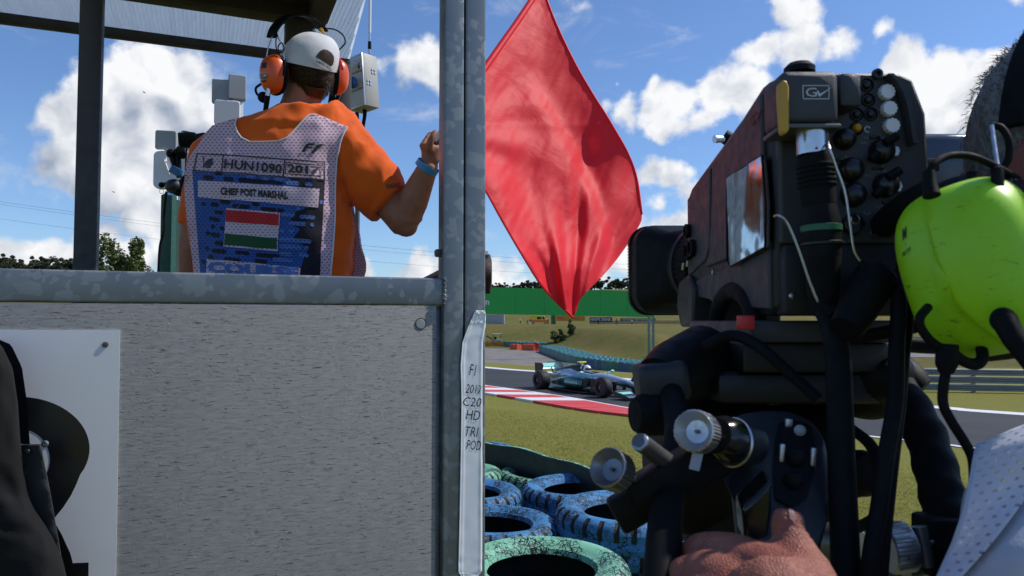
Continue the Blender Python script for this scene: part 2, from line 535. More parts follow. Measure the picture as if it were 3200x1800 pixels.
def polycarb():
    m, b, out = newmat('polycarbonate_sheet')
    co = b.n('ShaderNodeTexCoord').outputs['Object']
    w = b.noise(b.vm('MULTIPLY', co, (90, 3, 3)), 1, 2, .5)
    col = b.mix(w, (.70, .73, .74), (.93, .95, .96))
    tr = b.n('ShaderNodeBsdfTransparent', {'Color': (.74, .79, .84, 1)})
    tl = b.n('ShaderNodeBsdfTranslucent', {'Color': col})
    df = b.n('ShaderNodeBsdfGlossy', {'Color': (.8, .8, .8, 1), 'Roughness': .25})
    m1 = b.n('ShaderNodeMixShader', (b.mapr(w, .2, .8, .62, .36), tr.outputs[0], tl.outputs[0]))
    mm = b.n('ShaderNodeMixShader', (.07, m1.outputs[0], df.outputs[0]))
    b.t.links.new(mm.outputs[0], out.inputs[0])
    return m
POLY = polycarb()
def cloth(name, col, rough=.85, var=.14, weave=700, bump=.35, transl=0.0, wrinkle=0.0, sheen=.2, wr_s=9):
    m, b, out = newmat(name)
    co = b.n('ShaderNodeTexCoord').outputs['Object']
    c = b.mix(b.noise(co, 12, 5, .6), [x * (1 - var) for x in col], [min(1, x * (1 + var)) for x in col])
    p = princ(b, out, Base_Color=c, Roughness=rough, Sheen_Weight=sheen, Specular_IOR_Level=.25)
    h = b.noise(co, weave, 2, .5)
    if wrinkle:
        h2 = b.noise(co, wr_s, 5, .5, 1.0)
        h = b.m('ADD', b.m('MULTIPLY', h, .04), b.m('MULTIPLY', h2, wrinkle))
    bn = b.n('ShaderNodeBump', {'Strength': bump, 'Distance': .02 if wrinkle else .001, 'Height': h})
    b.t.links.new(bn.outputs[0], p.inputs['Normal'])
    if transl:
        t = b.n('ShaderNodeBsdfTranslucent', {'Color': c})
        b.t.links.new(bn.outputs[0], t.inputs['Normal'])
        mm = b.n('ShaderNodeMixShader', (transl, p.outputs[0], t.outputs[0]))
        b.t.links.new(mm.outputs[0], out.inputs[0])
    return m
SHIRT = cloth('orange_cotton', (.83, .125, .006), wrinkle=.22, bump=.55, transl=.12)
TROUS = cloth('dark_trousers', (.02, .022, .03))
JACKET = cloth('black_jacket_cloth', (.006, .006, .0065), rough=.8, weave=900, bump=.6, sheen=.05, wrinkle=.25, wr_s=14)
WEBBING = cloth('orange_webbing', (.80, .24, .02), weave=900)
CAPM = cloth('white_cap_cloth', (.66, .66, .68), wrinkle=.10, bump=.45, wr_s=22)
def meshcloth(name, col, holes=(.02, .01, .03), sx=185.0, transl=.2, thr=.20, hole_alpha=.0):
    """perforated sports mesh: staggered rows of small slots"""
    m, b, out = newmat(name)
    uv = b.n('ShaderNodeTexCoord').outputs['UV']
    s = b.n('ShaderNodeSeparateXYZ', (uv,))
    ry = b.m('MULTIPLY', s.outputs[1], sx)
    row = b.m('FLOOR', ry)
    fx = b.m('FRACT', b.m('ADD', b.m('MULTIPLY', s.outputs[0], sx * .62), b.m('MULTIPLY', row, .5)))
    fy = b.m('FRACT', ry)
    dx = b.m('MULTIPLY', b.m('ABSOLUTE', b.m('SUBTRACT', fx, .5)), 1.0)
    dy = b.m('MULTIPLY', b.m('ABSOLUTE', b.m('SUBTRACT', fy, .5)), 1.15)
    dd = b.m('SQRT', b.m('ADD', b.m('MULTIPLY', dx, dx), b.m('MULTIPLY', dy, dy)))
    hole = b.mapr(dd, thr + .07, thr)
    co = b.n('ShaderNodeTexCoord').outputs['Object']
    c = b.mix(b.noise(co, 7, 4, .6), [x * .90 for x in col], [min(1, x * 1.08) for x in col])
    c = b.mix(b.m('MULTIPLY', hole, .0 if hole_alpha else .85), c, holes)
    p = princ(b, out, Base_Color=c, Roughness=.7, Sheen_Weight=.2, Specular_IOR_Level=.3)
    h = b.m('ADD', b.m('MULTIPLY', b.noise(co, 8, 5, .5, .8), .22), b.m('MULTIPLY', hole, -.02))
    bn = b.n('ShaderNodeBump', {'Strength': .5, 'Distance': .02, 'Height': h})
    b.t.links.new(bn.outputs[0], p.inputs['Normal'])
    t = b.n('ShaderNodeBsdfTranslucent', {'Color': c})
    mm = b.n('ShaderNodeMixShader', (transl, p.outputs[0], t.outputs[0]))
    fin = mm.outputs[0]
    if hole_alpha:
        tr = b.n('ShaderNodeBsdfTransparent')
        fin = b.n('ShaderNodeMixShader', (b.m('MULTIPLY', hole, hole_alpha), fin, tr.outputs[0])).outputs[0]
    b.t.links.new(fin, out.inputs[0])
    return m
VEST = meshcloth('white_mesh_tabard', (.74, .52, .63))
VBLUE = meshcloth('tabard_blue', (.035, .115, .42))
VBLACK = meshcloth('tabard_black', (.012, .010, .020), holes=(.03, .02, .03))
VLBLUE = meshcloth('tabard_light_blue', (.10, .20, .50))
VRED = meshcloth('tabard_red', (.60, .025, .03), thr=.14)
VGREEN = meshcloth('tabard_green', (.015, .10, .03), thr=.14)
VWHITE = meshcloth('tabard_print_white', (.74, .57, .66), thr=.18)
CAMVEST = meshcloth('white_perforated_tabard', (.74, .74, .82), sx=34.0, thr=.15, hole_alpha=1.0)
CAMSHIRT = cloth('pale_grey_shirt', (.46, .49, .56), weave=500, bump=.4, wrinkle=.12, wr_s=10)
def skin(name, col, red):
    m, b, out = newmat(name)
    co = b.n('ShaderNodeTexCoord').outputs['Object']
    c = b.mix(b.mapr(b.noise(co, 26, 5, .65), .32, .68), col, red)
    c = b.mix(b.mapr(b.noise(co, 120, 3, .6), .60, .75, 0, .35), c, [x * .55 for x in red])
    vo = b.n('ShaderNodeTexVoronoi', {'Vector': co, 'Scale': 420.0}, feature='DISTANCE_TO_EDGE').outputs[0]
    p = princ(b, out, Base_Color=c, Roughness=.58, Subsurface_Weight=.12, Subsurface_Radius=(.01, .004, .002), Subsurface_Scale=.5, Specular_IOR_Level=.4)
    h = b.m('ADD', b.m('MULTIPLY', vo, .6), b.m('MULTIPLY', b.noise(co, 60, 4, .6), .7))
    bn = b.n('ShaderNodeBump', {'Strength': .6, 'Distance': .003, 'Height': h})
    b.t.links.new(bn.outputs[0], p.inputs['Normal'])
    return m
SKIN = skin('tanned_skin', (.40, .19, .115), (.34, .125, .075))
SKINH = skin('hand_skin', (.33, .125, .080), (.26, .068, .046))
def hairm(name, a, c):
    m, b, out = newmat(name)
    co = b.n('ShaderNodeTexCoord').outputs['Object']
    n = b.noise(co, 220, 3, .6)
    princ(b, out, Base_Color=b.mix(n, a, c), Roughness=.55, Specular_IOR_Level=.3)
    return m
HAIRB = hairm('brown_hair', (.018, .010, .006), (.07, .04, .022))
HAIRG = hairm('grey_hair', (.09, .085, .08), (.42, .40, .37))
def flagm():
    m, b, out = newmat('red_flag_cloth')
    co = b.n('ShaderNodeTexCoord').outputs['Object']
    c = b.mix(b.noise(co, 6, 4, .5), (.84, .020, .032), (.90, .032, .045))
    p = b.n('ShaderNodeBsdfPrincipled', {'Base Color': c, 'Roughness': .55, 'Specular IOR Level': .2, 'Sheen Weight': 0.0})
    t = b.n('ShaderNodeBsdfTranslucent', {'Color': (.98, .035, .05, 1)})
    bn = b.n('ShaderNodeBump', {'Strength': .25, 'Distance': .02, 'Height': b.noise(co, 9, 4, .5, .6)})
    for x in (p, t): b.t.links.new(bn.outputs[0], x.inputs['Normal'])
    mm = b.n('ShaderNodeMixShader', (.22, p.outputs[0], t.outputs[0]))
    b.t.links.new(mm.outputs[0], out.inputs[0])
    return m
FLAGM = flagm()
def tyrepaint(name, col, dark=.5):
    m, b, out = newmat(name)
    co = b.n('ShaderNodeTexCoord').outputs['Object']
    wv = b.vm('ADD', co, b.vm('SCALE', b.noise(co, 30, 4, .6, col=True), scale=.03))
    e1 = b.n('ShaderNodeTexVoronoi', {'Vector': wv, 'Scale': 40.0}, feature='DISTANCE_TO_EDGE').outputs[0]
    e2 = b.n('ShaderNodeTexVoronoi', {'Vector': b.vm('ADD', wv, (3, 1, 2)), 'Scale': 85.0}, feature='DISTANCE_TO_EDGE').outputs[0]
    patch = b.noise(co, 8, 4, .6)
    w1 = b.mapr(patch, .42, .72, .006, .12)
    k1 = b.m('LESS_THAN', e1, b.m('MULTIPLY', w1, .9))
    k2 = b.m('MULTIPLY', b.m('LESS_THAN', e2, b.m('MULTIPLY', w1, 1.1)), b.mapr(patch, .46, .56))
    chip = b.mapr(b.noise(co, 30, 6, .7), .65, .68)
    k = b.m('MAXIMUM', b.m('MAXIMUM', k1, k2), b.m('MULTIPLY', chip, .9), clamp=True)
    c = b.mix(b.noise(co, 5, 3), [x * .82 for x in col], [min(1, x * 1.15) for x in col])
    c = b.mix(k, c, (.010, .012, .014))
    p = princ(b, out, Base_Color=c, Roughness=.55, Specular_IOR_Level=.4)
    bn = b.n('ShaderNodeBump', {'Strength': .7, 'Distance': .004, 'Height': b.m('SUBTRACT', 1, k)})
    b.t.links.new(bn.outputs[0], p.inputs['Normal'])
    return m
TBLUE = tyrepaint('tyre_paint_blue', (.055, .215, .44))
TGREEN = tyrepaint('tyre_paint_green', (.20, .50, .34))
BELT = mat('barrier_belt', (.010, .016, .018), .5, var=.5, scale=6, bump=.2)
BELTTOP = tyrepaint('belt_edge_paint', (.25, .55, .38))
EARG = None
def earg():
    m, b, out = newmat('lime_plastic')
    co = b.n('ShaderNodeTexCoord').outputs['Object']
    n = b.noise(co, 40, 6, .7)
    sc = b.mapr(b.noise(b.vm('MULTIPLY', co, (1, 1, 3)), 70, 5, .7), .60, .70)
    c = b.mix(n, (.33, .67, .006), (.39, .75, .010))
    c = b.mix(b.m('MULTIPLY', sc, .75), c, (.10, .20, .012))
    p = princ(b, out, Base_Color=c, Roughness=.42, Subsurface_Weight=.55, Subsurface_Radius=(.02, .03, .004), Subsurface_Scale=.6)
    return m
EARG = earg()
# ---- ground materials
def grassm(name, a, b_, c_, s=1.0, patch=.12, rel=.06):
    m, b, out = newmat(name)
    co = b.n('ShaderNodeTexCoord').outputs['Object']
    f = b.noise(co, 14 * s, 8, .72)
    g = b.noise(co, patch, 6, .62)
    g2 = b.noise(b.vm('MULTIPLY', co, (.5, 1, 1)), patch * 7, 5, .6)
    c = b.mix(b.mapr(f, .30, .70), a, b_)
    c = b.mix(b.mapr(b.m('ADD', b.m('MULTIPLY', g, .6), b.m('MULTIPLY', g2, .4)), .42, .66), c, c_)
    c = b.mix(b.mapr(b.noise(co, 45 * s, 4, .7), .62, .75, 0, .5), c, [x * .35 for x in a])
    p = princ(b, out, Base_Color=c, Roughness=.9, Specular_IOR_Level=.1)
    bn = b.n('ShaderNodeBump', {'Strength': .8, 'Distance': rel, 'Height': f})
    b.t.links.new(bn.outputs[0], p.inputs['Normal'])
    return m
GRASS = grassm('dry_grass', (.122, .145, .022), (.275, .252, .060), (.200, .178, .046))
BANKG = grassm('bank_grass', (.060, .088, .016), (.205, .195, .050), (.235, .165, .062), s=.13, patch=.07, rel=.9)
def bladem():
    m, b, out = newmat('grass_blade')
    co = b.n('ShaderNodeTexCoord').outputs['Object']
    c = b.mix(b.mapr(b.noise(co, 5, 5, .7), .3, .7), (.20, .225, .035), (.46, .41, .12))
    p = princ(b, out, Base_Color=c, Roughness=.7, Specular_IOR_Level=.2)
    t = b.n('ShaderNodeBsdfTranslucent', {'Color': c})
    mm = b.n('ShaderNodeMixShader', (.45, p.outputs[0], t.outputs[0])); b.t.links.new(mm.outputs[0], out.inputs[0])
    return m
BLADE = bladem()
def asphalt(name, lo, hi, s=60):
    m, b, out = newmat(name)
    co = b.n('ShaderNodeTexCoord').outputs['Object']
    c = b.mix(b.noise(co, s, 6, .75), lo, hi)
    c = b.mix(b.mapr(b.noise(co, .35, 5, .6), .35, .7), c, [x * .8 for x in lo])
    p = princ(b, out, Base_Color=c, Roughness=.85, Specular_IOR_Level=.3)
    bn = b.n('ShaderNodeBump', {'Strength': .4, 'Distance': .01, 'Height': b.noise(co, s * 3, 3)})
    b.t.links.new(bn.outputs[0], p.inputs['Normal'])
    return m
ASPH = asphalt('track_asphalt', (.040, .041, .046), (.062, .063, .068))
RUNOFF = asphalt('runoff_concrete', (.19, .17, .155), (.27, .245, .225), 4)
WPAINT = mat('white_road_paint', (.72, .72, .72), .6, var=.12, scale=2, bump=.1)
RPAINT = mat('red_road_paint', (.62, .05, .045), .6, var=.18, scale=2, bump=.1)
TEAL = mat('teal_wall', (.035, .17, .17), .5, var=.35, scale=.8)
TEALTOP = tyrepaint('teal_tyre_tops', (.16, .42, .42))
WALLB = mat('wall_blue', (.02, .07, .22), .5, var=.3, scale=1)
WALLG = mat('wall_green', (.02, .15, .07), .5, var=.3, scale=1)
ORB = mat('orange_barrier', (.75, .09, .02), .5, var=.15, scale=2)
GANTRY = mat('gantry_green', (.008, .32, .045), .45, var=.06, scale=.3)
GANTRYS = mat('gantry_steel', (.18, .24, .20), .5, metal=.2, var=.2)
RAILM = mat('guardrail_steel', (.22, .24, .26), .45, metal=.5, var=.25, scale=2)
RAILD = mat('far_rail_dark', (.05, .055, .065), .6, var=.3, scale=1)
ADY = mat('advert_yellow', (.62, .34, .03), .5, var=.08)
ADR = mat('advert_red', (.60, .06, .03), .5, var=.08)
LEAFA = mat('leaf_olive', (.075, .105, .018), .6, var=.5, scale=1.3)  # olive leaf green with random variation, paler than the ridge leaves
LEAFD = mat('leaf_dark', (.030, .050, .012), .6, var=.5, scale=.6)
LEAFR = mat('leaf_ridge', (.032, .042, .012), .7, var=.5, scale=.3)
BARK = mat('bark', (.06, .045, .03), .85, var=.3, scale=6, bump=.5)
# ------------------------------------------------------------------ terrain
def sstep(a, b, x):
    t = max(0.0, min(1.0, (x - a) / (b - a)))
    return t * t * (3 - 2 * t)
def lerp_tab(u, tab):
    if u <= tab[0][0]: return tab[0][1]
    for (a, va), (b_, vb_) in zip(tab, tab[1:]):
        if u <= b_: return va + (vb_ - va) * (u - a) / (b_ - a)
    return tab[-1][1]
def terr(x, y):
    q = x * .77 + y * .64
    z = .85 * (1 - sstep(6.0, 15.0, q))
    u0 = x / y if y > 8 else 0.0
    kq = sstep(.2, .5, u0)
    z -= 2.9 * sstep(25.5 + 6.5 * kq, 50 + 25 * kq, q) * sstep(20, 45, y + x * .3)
    u = x / y if y > 30 else 0.0
    if y > 60:
        D = lerp_tab(u, ((-.2, 165), (-.04, 155), (.06, 145), (.13, 118), (.19, 100), (.25, 112), (.36, 145), (.6, 150)))
        Hh = lerp_tab(u, ((-.04, 4.2), (.10, 3.9), (.19, 3.3), (.30, 3.0), (.45, 3.0)))
        Wd = lerp_tab(u, ((.0, 34), (.19, 26), (.3, 50), (.4, 70)))
        z += Hh * sstep(D, D + Wd, y) + (4.3 - Hh) * sstep(D + Wd * .8, 228, y)
    z += (15 + 10 * sstep(-20, -150, x)) * sstep(245, 410, y)
    if y > 90:
        z += .25 * NZ.noise(V((x * .04, y * .04, 0))) * sstep(90, 140, y)
    return z
def T(px, py, dmin=6.0, dmax=700.0):
    r = RAY(px, py); t = dmin; dt = .25
    while t < dmax:
        p = EYE + r * t
        if p.z < terr(p.x, p.y):
            a, b_ = t - dt, t
            for _ in range(24):
                mth = (a + b_) / 2; p = EYE + r * mth
                if p.z < terr(p.x, p.y): b_ = mth
                else: a = mth
            return EYE + r * b_
        t += dt; dt = max(.25, t * .006)
    return EYE + r * dmax
def TG(px, d):
    """terrain point under pixel column px at depth d"""
    x = (px - 1600) / F * d
    return V((x, d, terr(x, d)))
def spaced(lo, hi, n, k):
    return [math.sinh(math.asinh(lo / k) + (math.asinh(hi / k) - math.asinh(lo / k)) * i / (n - 1)) * k for i in range(n)]
xs = spaced(-1800, 1800, 190, 14); ys = [-300, -120, -50, -20, -8] + spaced(0, 2600, 250, 18)
vv = []
for y in ys:
    for x in xs:
        vv.append((x, y, terr(x, y)))
nx = len(xs)
ff = [(j * nx + i, j * nx + i + 1, (j + 1) * nx + i + 1, (j + 1) * nx + i) for j in range(len(ys) - 1) for i in range(nx - 1)]
ground = pydata('ground', vv, ff, [GRASS, BANKG], smooth=True)
tag(ground, 'olive grass ground falling to the track and rising to the far bank', kind='structure')
for p in ground.data.polygons:
    if p.center.y > 85: p.material_index = 1

def ribbon(name, edgeA, edgeB, mats, lift, nseg=60, nw=6, z=None, kind='structure', parent=None):
    """sheet between two polylines of (x, y)"""
    A = smooth_path([V((a[0], a[1], 0)) for a in edgeA], 12); B = smooth_path([V((b[0], b[1], 0)) for b in edgeB], 12)
    def at(L, t):
        f = t * (len(L) - 1); i = min(int(f), len(L) - 2); return L[i].lerp(L[i + 1], f - i)
    bm = bmesh.new()
    def f(u, v):
        p = at(A, v).lerp(at(B, v), u)
        return (p.x, p.y, (terr(p.x, p.y) if z is None else z) + lift)
    grid(bm, nw, nseg, f)
    o = obj(name, bm, mats, parent)
    if kind: tag(o, kind=kind)
    return o
def xy(px, py, z=0.0):
    g = G(px, py, z); return (g.x, g.y)
NEAR = [(-26, 62), (-10, 41.5), xy(1512, 1206), xy(1750, 1240), xy(1985, 1281), xy(2330, 1322), xy(2663, 1361), xy(2953, 1393), xy(3190, 1420), (16, 8.2), (30, -6)]
FAR = [(-26, 75), (-8, 49.5), xy(1512, 1150), xy(1743, 1168), xy(2100, 1201), xy(2400, 1228), xy(2660, 1254), xy(2953, 1279), xy(3190, 1298), (22, 13), (38, -2)]
tr = ribbon('track', NEAR, FAR, ASPH, .012, 120, 8)
tag(tr, 'dark asphalt race track crossing behind the tyre barrier')
def offs(line, d):
    """offset polyline away (+) from the camera side"""
    out = []
    for i, p in enumerate(line):
        a = V(line[max(i - 1, 0)]); b_ = V(line[min(i + 1, len(line) - 1)])
        t = (b_ - a).normalized(); n = V((-t.y, t.x))
        if n.y < 0: n = -n
        out.append((p[0] + n.x * d, p[1] + n.y * d))
    return out
wl = ribbon('track_edge_line', offs(NEAR, 0), offs(NEAR, .16), WPAINT, .018, 120, 2); tag(wl, 'thin white line along the near track edge')
wf = ribbon('track_verge_line', offs(FAR, -.1), offs(FAR, .55), WPAINT, .020, 120, 3); tag(wf, 'broad white painted strip along the far track edge')
# kerb with slanted red and white blocks on the near edge
def pol(line, n=14):
    return smooth_path([V((p[0], p[1], 0)) for p in line], n)
K0 = pol(NEAR[1:6])
_wd = (1.7, 1.75, 1.75, 1.45, .75, .6)
K1 = pol([offs(NEAR, -w)[i + 1] for i, w in zip(range(5), _wd)])
kerb = thing('kerb', None, None, (K0[20].x, K0[20].y, 0)); kerb['kind'] = 'structure'
tag(kerb, 'low kerb painted in red and white blocks beside the track')
def seglen(L):
    s = [0]
    for a, b_ in zip(L, L[1:]): s.append(s[-1] + (b_ - a).length)
    return s
S0, S1 = seglen(K0), seglen(K1)
def along(L, S, s):
    s = max(0, min(S[-1] - 1e-4, s))
    for i in range(len(S) - 1):
        if S[i + 1] >= s: return L[i].lerp(L[i + 1], (s - S[i]) / (S[i + 1] - S[i]))
s_end = min(range(len(K0)), key=lambda i: (K0[i] - V(xy(1985, 1281) + (0,))).length)
s_solid = min(range(len(K0)), key=lambda i: (K0[i] - V(xy(1790, 1256) + (0,))).length)
tot = S0[-1]; s = 0.0; k = 0
while s < S0[min(s_end + 14, len(S0) - 1)] - .2:
    L = 1.0
    red = (k % 2 == 0) or s > S0[s_solid]
    f = S1[-1] / S0[-1]
    a0, a1 = along(K0, S0, s), along(K0, S0, s + L - .006)
    wk = 1.1 * (1 - .55 * sstep(S0[s_solid] - 6, S0[s_solid] + 5, s))
    b0, b1 = along(K1, S1, s * f - wk), along(K1, S1, (s + L - .006) * f - wk)
    bm = bmesh.new()
    vs = [bm.verts.new((q.x, q.y, terr(q.x, q.y) + zz)) for q, zz in ((a0, .03), (a1, .03), (b1, .075), (b0, .075), (a0, -.1), (a1, -.1), (b1, -.1), (b0, -.1))]
    for fc in ((0, 1, 2, 3), (0, 4, 5, 1), (1, 5, 6, 2), (2, 6, 7, 3), (3, 7, 4, 0)): bm.faces.new([vs[i] for i in fc])
    obj('kerb_block', bm, RPAINT if red else WPAINT, kerb, smooth=False)
    s += L; k += 1

# ---- far runoff, service road
def sheet(name, quad, mats, lift, nu=24, nv=16):
    """quad of photograph pixels tl, tr, br, bl laid on the terrain"""
    c = [T(*q) for q in quad]
    bm = bmesh.new()
    def f(u, v):
        p = c[0].lerp(c[1], u).lerp(c[3].lerp(c[2], u), v)
        return (p.x, p.y, terr(p.x, p.y) + lift)
    grid(bm, nu, nv, f)
    o = obj(name, bm, mats); tag(o, kind='structure'); return o
ro = sheet('runoff_area', ((1350, 1083), (1686, 1097), (1760, 1138), (1300, 1136)), RUNOFF, .06); tag(ro, 'pale concrete runoff area beyond the track')
sr = sheet('service_road', ((2420, 1092), (3400, 1094), (3400, 1122), (2420, 1115)), RUNOFF, .06, 30, 8); tag(sr, 'grey service road behind the guard rail')
rd = sheet('hill_path', ((1500, 998), (1570, 1007), (1592, 1014), (1480, 1010)), RUNOFF, .1, 8, 4); tag(rd, 'pale path climbing the bank')

# ---- grass blades on the near verge
rng = np.random.default_rng(5)
def blades(n):
    vs = []; fs = []
    cnt = 0
    while cnt < n:
        d = 5.2 + 14.5 * rng.random() ** 1.25
        u = rng.uniform(-.35, 1.25)
        x = u * d; q = x * .77 + d * .64
        if q > 15.0 or q < 3.5 or q > 10.5 + 4.5 * rng.random() or u > .75 + .5 * rng.random(): continue
        z = terr(x, d)
        h = rng.uniform(.008, .026); w = rng.uniform(.002, .004) * (1 + d * .10)
        a = rng.uniform(0, PI); dx, dy = math.cos(a) * w, math.sin(a) * w
        lx, ly = rng.normal(0, .022, 2)
        i = len(vs)
        vs += [(x - dx, d - dy, z - .005), (x + dx, d + dy, z - .005), (x + lx, d + ly, z + h)]
        fs.append((i, i + 1, i + 2)); cnt += 1
    return vs, fs
bv, bf = blades(120000)
gb_ = pydata('grass', bv, bf, BLADE); tag(gb_, 'short dry grass between the tyre barrier and the kerb', 'grass', kind='stuff')

# ------------------------------------------------------------------ trees
def leafcloud(rs, c, rad, n, size, clumps, flat=.8):
    vs = []; fs = []
    cen = []
    for i in range(clumps):
        while True:
            p = V((rs.uniform(-1, 1), rs.uniform(-1, 1), rs.uniform(-1, 1)))
            if p.length < 1: break
        p = p * (.45 + .5 * p.length)
        cen.append((V((p.x * rad[0], p.y * rad[1], p.z * rad[2])) + c, rs.uniform(.20, .36)))
    for i in range(n):
        cc, s_ = cen[rs.randrange(clumps)]
        dirv_ = V((rs.gauss(0, 1), rs.gauss(0, 1), rs.gauss(0, 1))).normalized() * (rs.random() ** .45)
        p = cc + V((dirv_.x * rad[0], dirv_.y * rad[1], dirv_.z * rad[2] * flat)) * s_
        x = V((rs.gauss(0, 1), rs.gauss(0, 1), rs.gauss(0, .6))).normalized()
        y = x.cross(V((rs.gauss(0, 1), rs.gauss(0, 1), rs.gauss(0, 1)))).normalized()
        a = size * rs.uniform(.6, 1.3)
        i0 = len(vs)
        vs += [p - x * a, p + y * a * .5, p + x * a, p - y * a * .5]
        fs.append((i0, i0 + 1, i0 + 2, i0 + 3))
    return vs, fs, cen
def tree(name, label, base, h, w, n, size, lm, seed, clumps=26, group=None, trunk=.32, cone=False):
    rs = random.Random(seed)
    t = thing(name, label, 'tree', base, group)
    base = V(base)
    c = base + V((0, 0, h * (.5 + trunk * .5)))
    rad = (w / 2, w / 2, h * (1 - trunk) * .5)
    vs, fs, cen = leafcloud(rs, c, rad, n, size, clumps)
    bm = bmesh.new()
    top = base + V((0, 0, h * .8))
    tube(bm, [base - V((0, 0, .4)), base + V((.02 * h, 0, h * .3)), base + V((-.01 * h, .01 * h, h * .55)), top], [h * .035, h * .026, h * .016, h * .005], 8)
    for cc, s_ in cen[:14]:
        a = base + V((0, 0, rs.uniform(.25, .6) * h))
        tube(bm, [a, a.lerp(cc, .5) + V((0, 0, .03 * h)), cc], [h * .010, h * .006, h * .002], 5)
    obj('trunk', bm, BARK, t)
    cr = pydata('crown', vs, fs, lm, t)
    return t
tree('broadleaf_tree', 'tall full green tree standing alone above the steel rail beside the dark post', TG(372, 70), 11.2, 5.9, 15000, .17, LEAFA, 1, 44, trunk=.22)
tree('broadleaf_tree', 'small pale bushy tree tucked against the tall full tree by the dark post', TG(262, 66), 7.5, 3.6, 4500, .14, LEAFA, 2, 16, trunk=.3)
tree('broadleaf_tree', 'dark rounded tree seen past the orange shirt, over the rail', TG(1172, 150), 14.0, 3.9, 3500, .2, LEAFD, 3, 20, trunk=.28)
tree('broadleaf_tree', 'small tree half hidden by the marshal, behind the green mesh fence', TG(470, 70), 7.4, 1.8, 1200, .14, LEAFA, 4, 12, trunk=.3)
tree('broadleaf_tree', 'low tree peeping out next to the dark rounded tree', TG(1120, 150), 11.6, 1.9, 900, .2, LEAFD, 5, 12, trunk=.28)
# ridge trees: three masters, copied
masters = []
for i in range(3):
    m_ = tree('ridge_tree', 'dark tree in the woods along the hill ridge', TG(40, 372), 11, 9, 1500, .5, LEAFR, 20 + i, 16, 'trees along the hill ridge', trunk=.15)
    masters.append(m_)
rs = random.Random(11)
spots = [(-60 + i * 17 + rs.uniform(-5, 5), 360 + rs.uniform(0, 30), rs.uniform(.85, 1.15)) for i in range(20)]
spots += [(1530 + i * 16 + rs.uniform(-4, 4), 405 + rs.uniform(0, 20), rs.uniform(.55, .80)) for i in range(12)]
spots += [(1838, 395, .92), (1858, 400, 1.0), (1876, 398, .85), (1908, 400, .85), (1925, 404, .9), (1944, 399, .8), (1962, 405, .84), (1980, 400, .75), (2000, 405, .72)]
spots += [(1420 + i * 22, 405, rs.uniform(.5, .75)) for i in range(4)]
for i, (px, d, sc_) in enumerate(spots):
    o = masters[i % 3] if i < 3 else copy_tree(masters[i % 3])
    p = TG(px, d)
    o.location = p; o.rotation_euler = (0, 0, rs.uniform(0, 6)); o.scale = (sc_, sc_, sc_ * rs.uniform(.9, 1.15))
    if px < 1000: o['label'] = 'dark tree in the wooded ridge past the dark roof post'; o['group'] = 'trees on the wooded ridge past the dark post'
    elif px < 1820: o['label'] = 'small dark tree showing over the top of the green bridge board, near the post'; o['group'] = 'trees above the green bridge by the post'
    else: o['label'] = 'dark tree on the mound above the green bridge, beside the onlookers'; o['group'] = 'trees on the onlookers mound'
def shrub(label, px, py, w, h, seed):
    p = T(px, py); rs = random.Random(seed)
    t = thing('shrub', label, 'shrub', p)
    vs, fs, cen = leafcloud(rs, p + V((0, 0, h * .5)), (w / 2, w / 2, h * .5), 2600, .16, 16)
    pydata('crown', vs, fs, LEAFA, t)
    bm = bmesh.new()
    for cc, s_ in cen[:5]: tube(bm, [p - V((0, 0, .2)), p.lerp(cc, .5), cc], [.08, .05, .02], 5)
    obj('stem', bm, BARK, t)
shrub('dark wide shrub low on the grassy bank above the teal wall', 1737, 1072, 3.6, 3.2, 1)
shrub('lighter upright shrub higher on the grassy bank', 1783, 1048, 2.6, 3.4, 2)
shrub('tiny shrub beside the dark wide shrub on the bank', 1757, 1066, 1.7, 1.6, 3)

# ------------------------------------------------------------------ green bridge
GA, GBp = P(1330, 892, 98), P(2043, 911, 106)
gt = thing('track_bridge', 'wide green advertising bridge spanning the track with lattice legs', 'bridge', (GBp.x, GBp.y, terr(GBp.x, GBp.y)))
gdir = V((GBp.x - GA.x, GBp.y - GA.y, 0)); glen = gdir.length; gdir.normalize(); gn = V((gdir.y, -gdir.x, 0))
zt, zb_ = (GA.z + GBp.z) / 2, P(2043, 991, 106).z
zbl = P(1330, 978, 98).z
for i in range(8):
    bm = bmesh.new()
    a = V((GA.x, GA.y, 0)) + gdir * (glen * i / 8 + .015); b_ = V((GA.x, GA.y, 0)) + gdir * (glen * (i + 1) / 8 - .015)
    za, zc = GA.z + (GBp.z - GA.z) * i / 8, GA.z + (GBp.z - GA.z) * (i + 1) / 8
    v8 = [V((a.x, a.y, zbl + (zb_ - zbl) * i / 8)), V((b_.x, b_.y, zbl + (zb_ - zbl) * (i + 1) / 8)), V((b_.x, b_.y, zc)), V((a.x, a.y, za))]
    loft(bm, [[v + gn * .05 for v in v8], [v - gn * .12 for v in v8]])
    obj('board_panel', bm, GANTRY, gt, smooth=False)
bm = bmesh.new()
for zz, zz2 in ((zbl + .3, zb_ + .3), (GA.z - .3, GBp.z - .3)):
    tube(bm, [V((GA.x, GA.y, zz)) - gn * 1.2, V((GBp.x, GBp.y, zz2)) - gn * 1.2], .12, 6)
for i in range(20):
    a = V((GA.x, GA.y, 0)) + gdir * (glen * i / 20) - gn * 1.2; b_ = a + gdir * (glen / 20)
    tube(bm, [a + V((0, 0, max(zb_, zbl) + .3)), b_ + V((0, 0, zt - .4))], .06, 5)
    tube(bm, [a + V((0, 0, zt - .4)), a + gn * 1.1 + V((0, 0, zt - .4))], .05, 5)
obj('truss', bm, GANTRYS, gt)
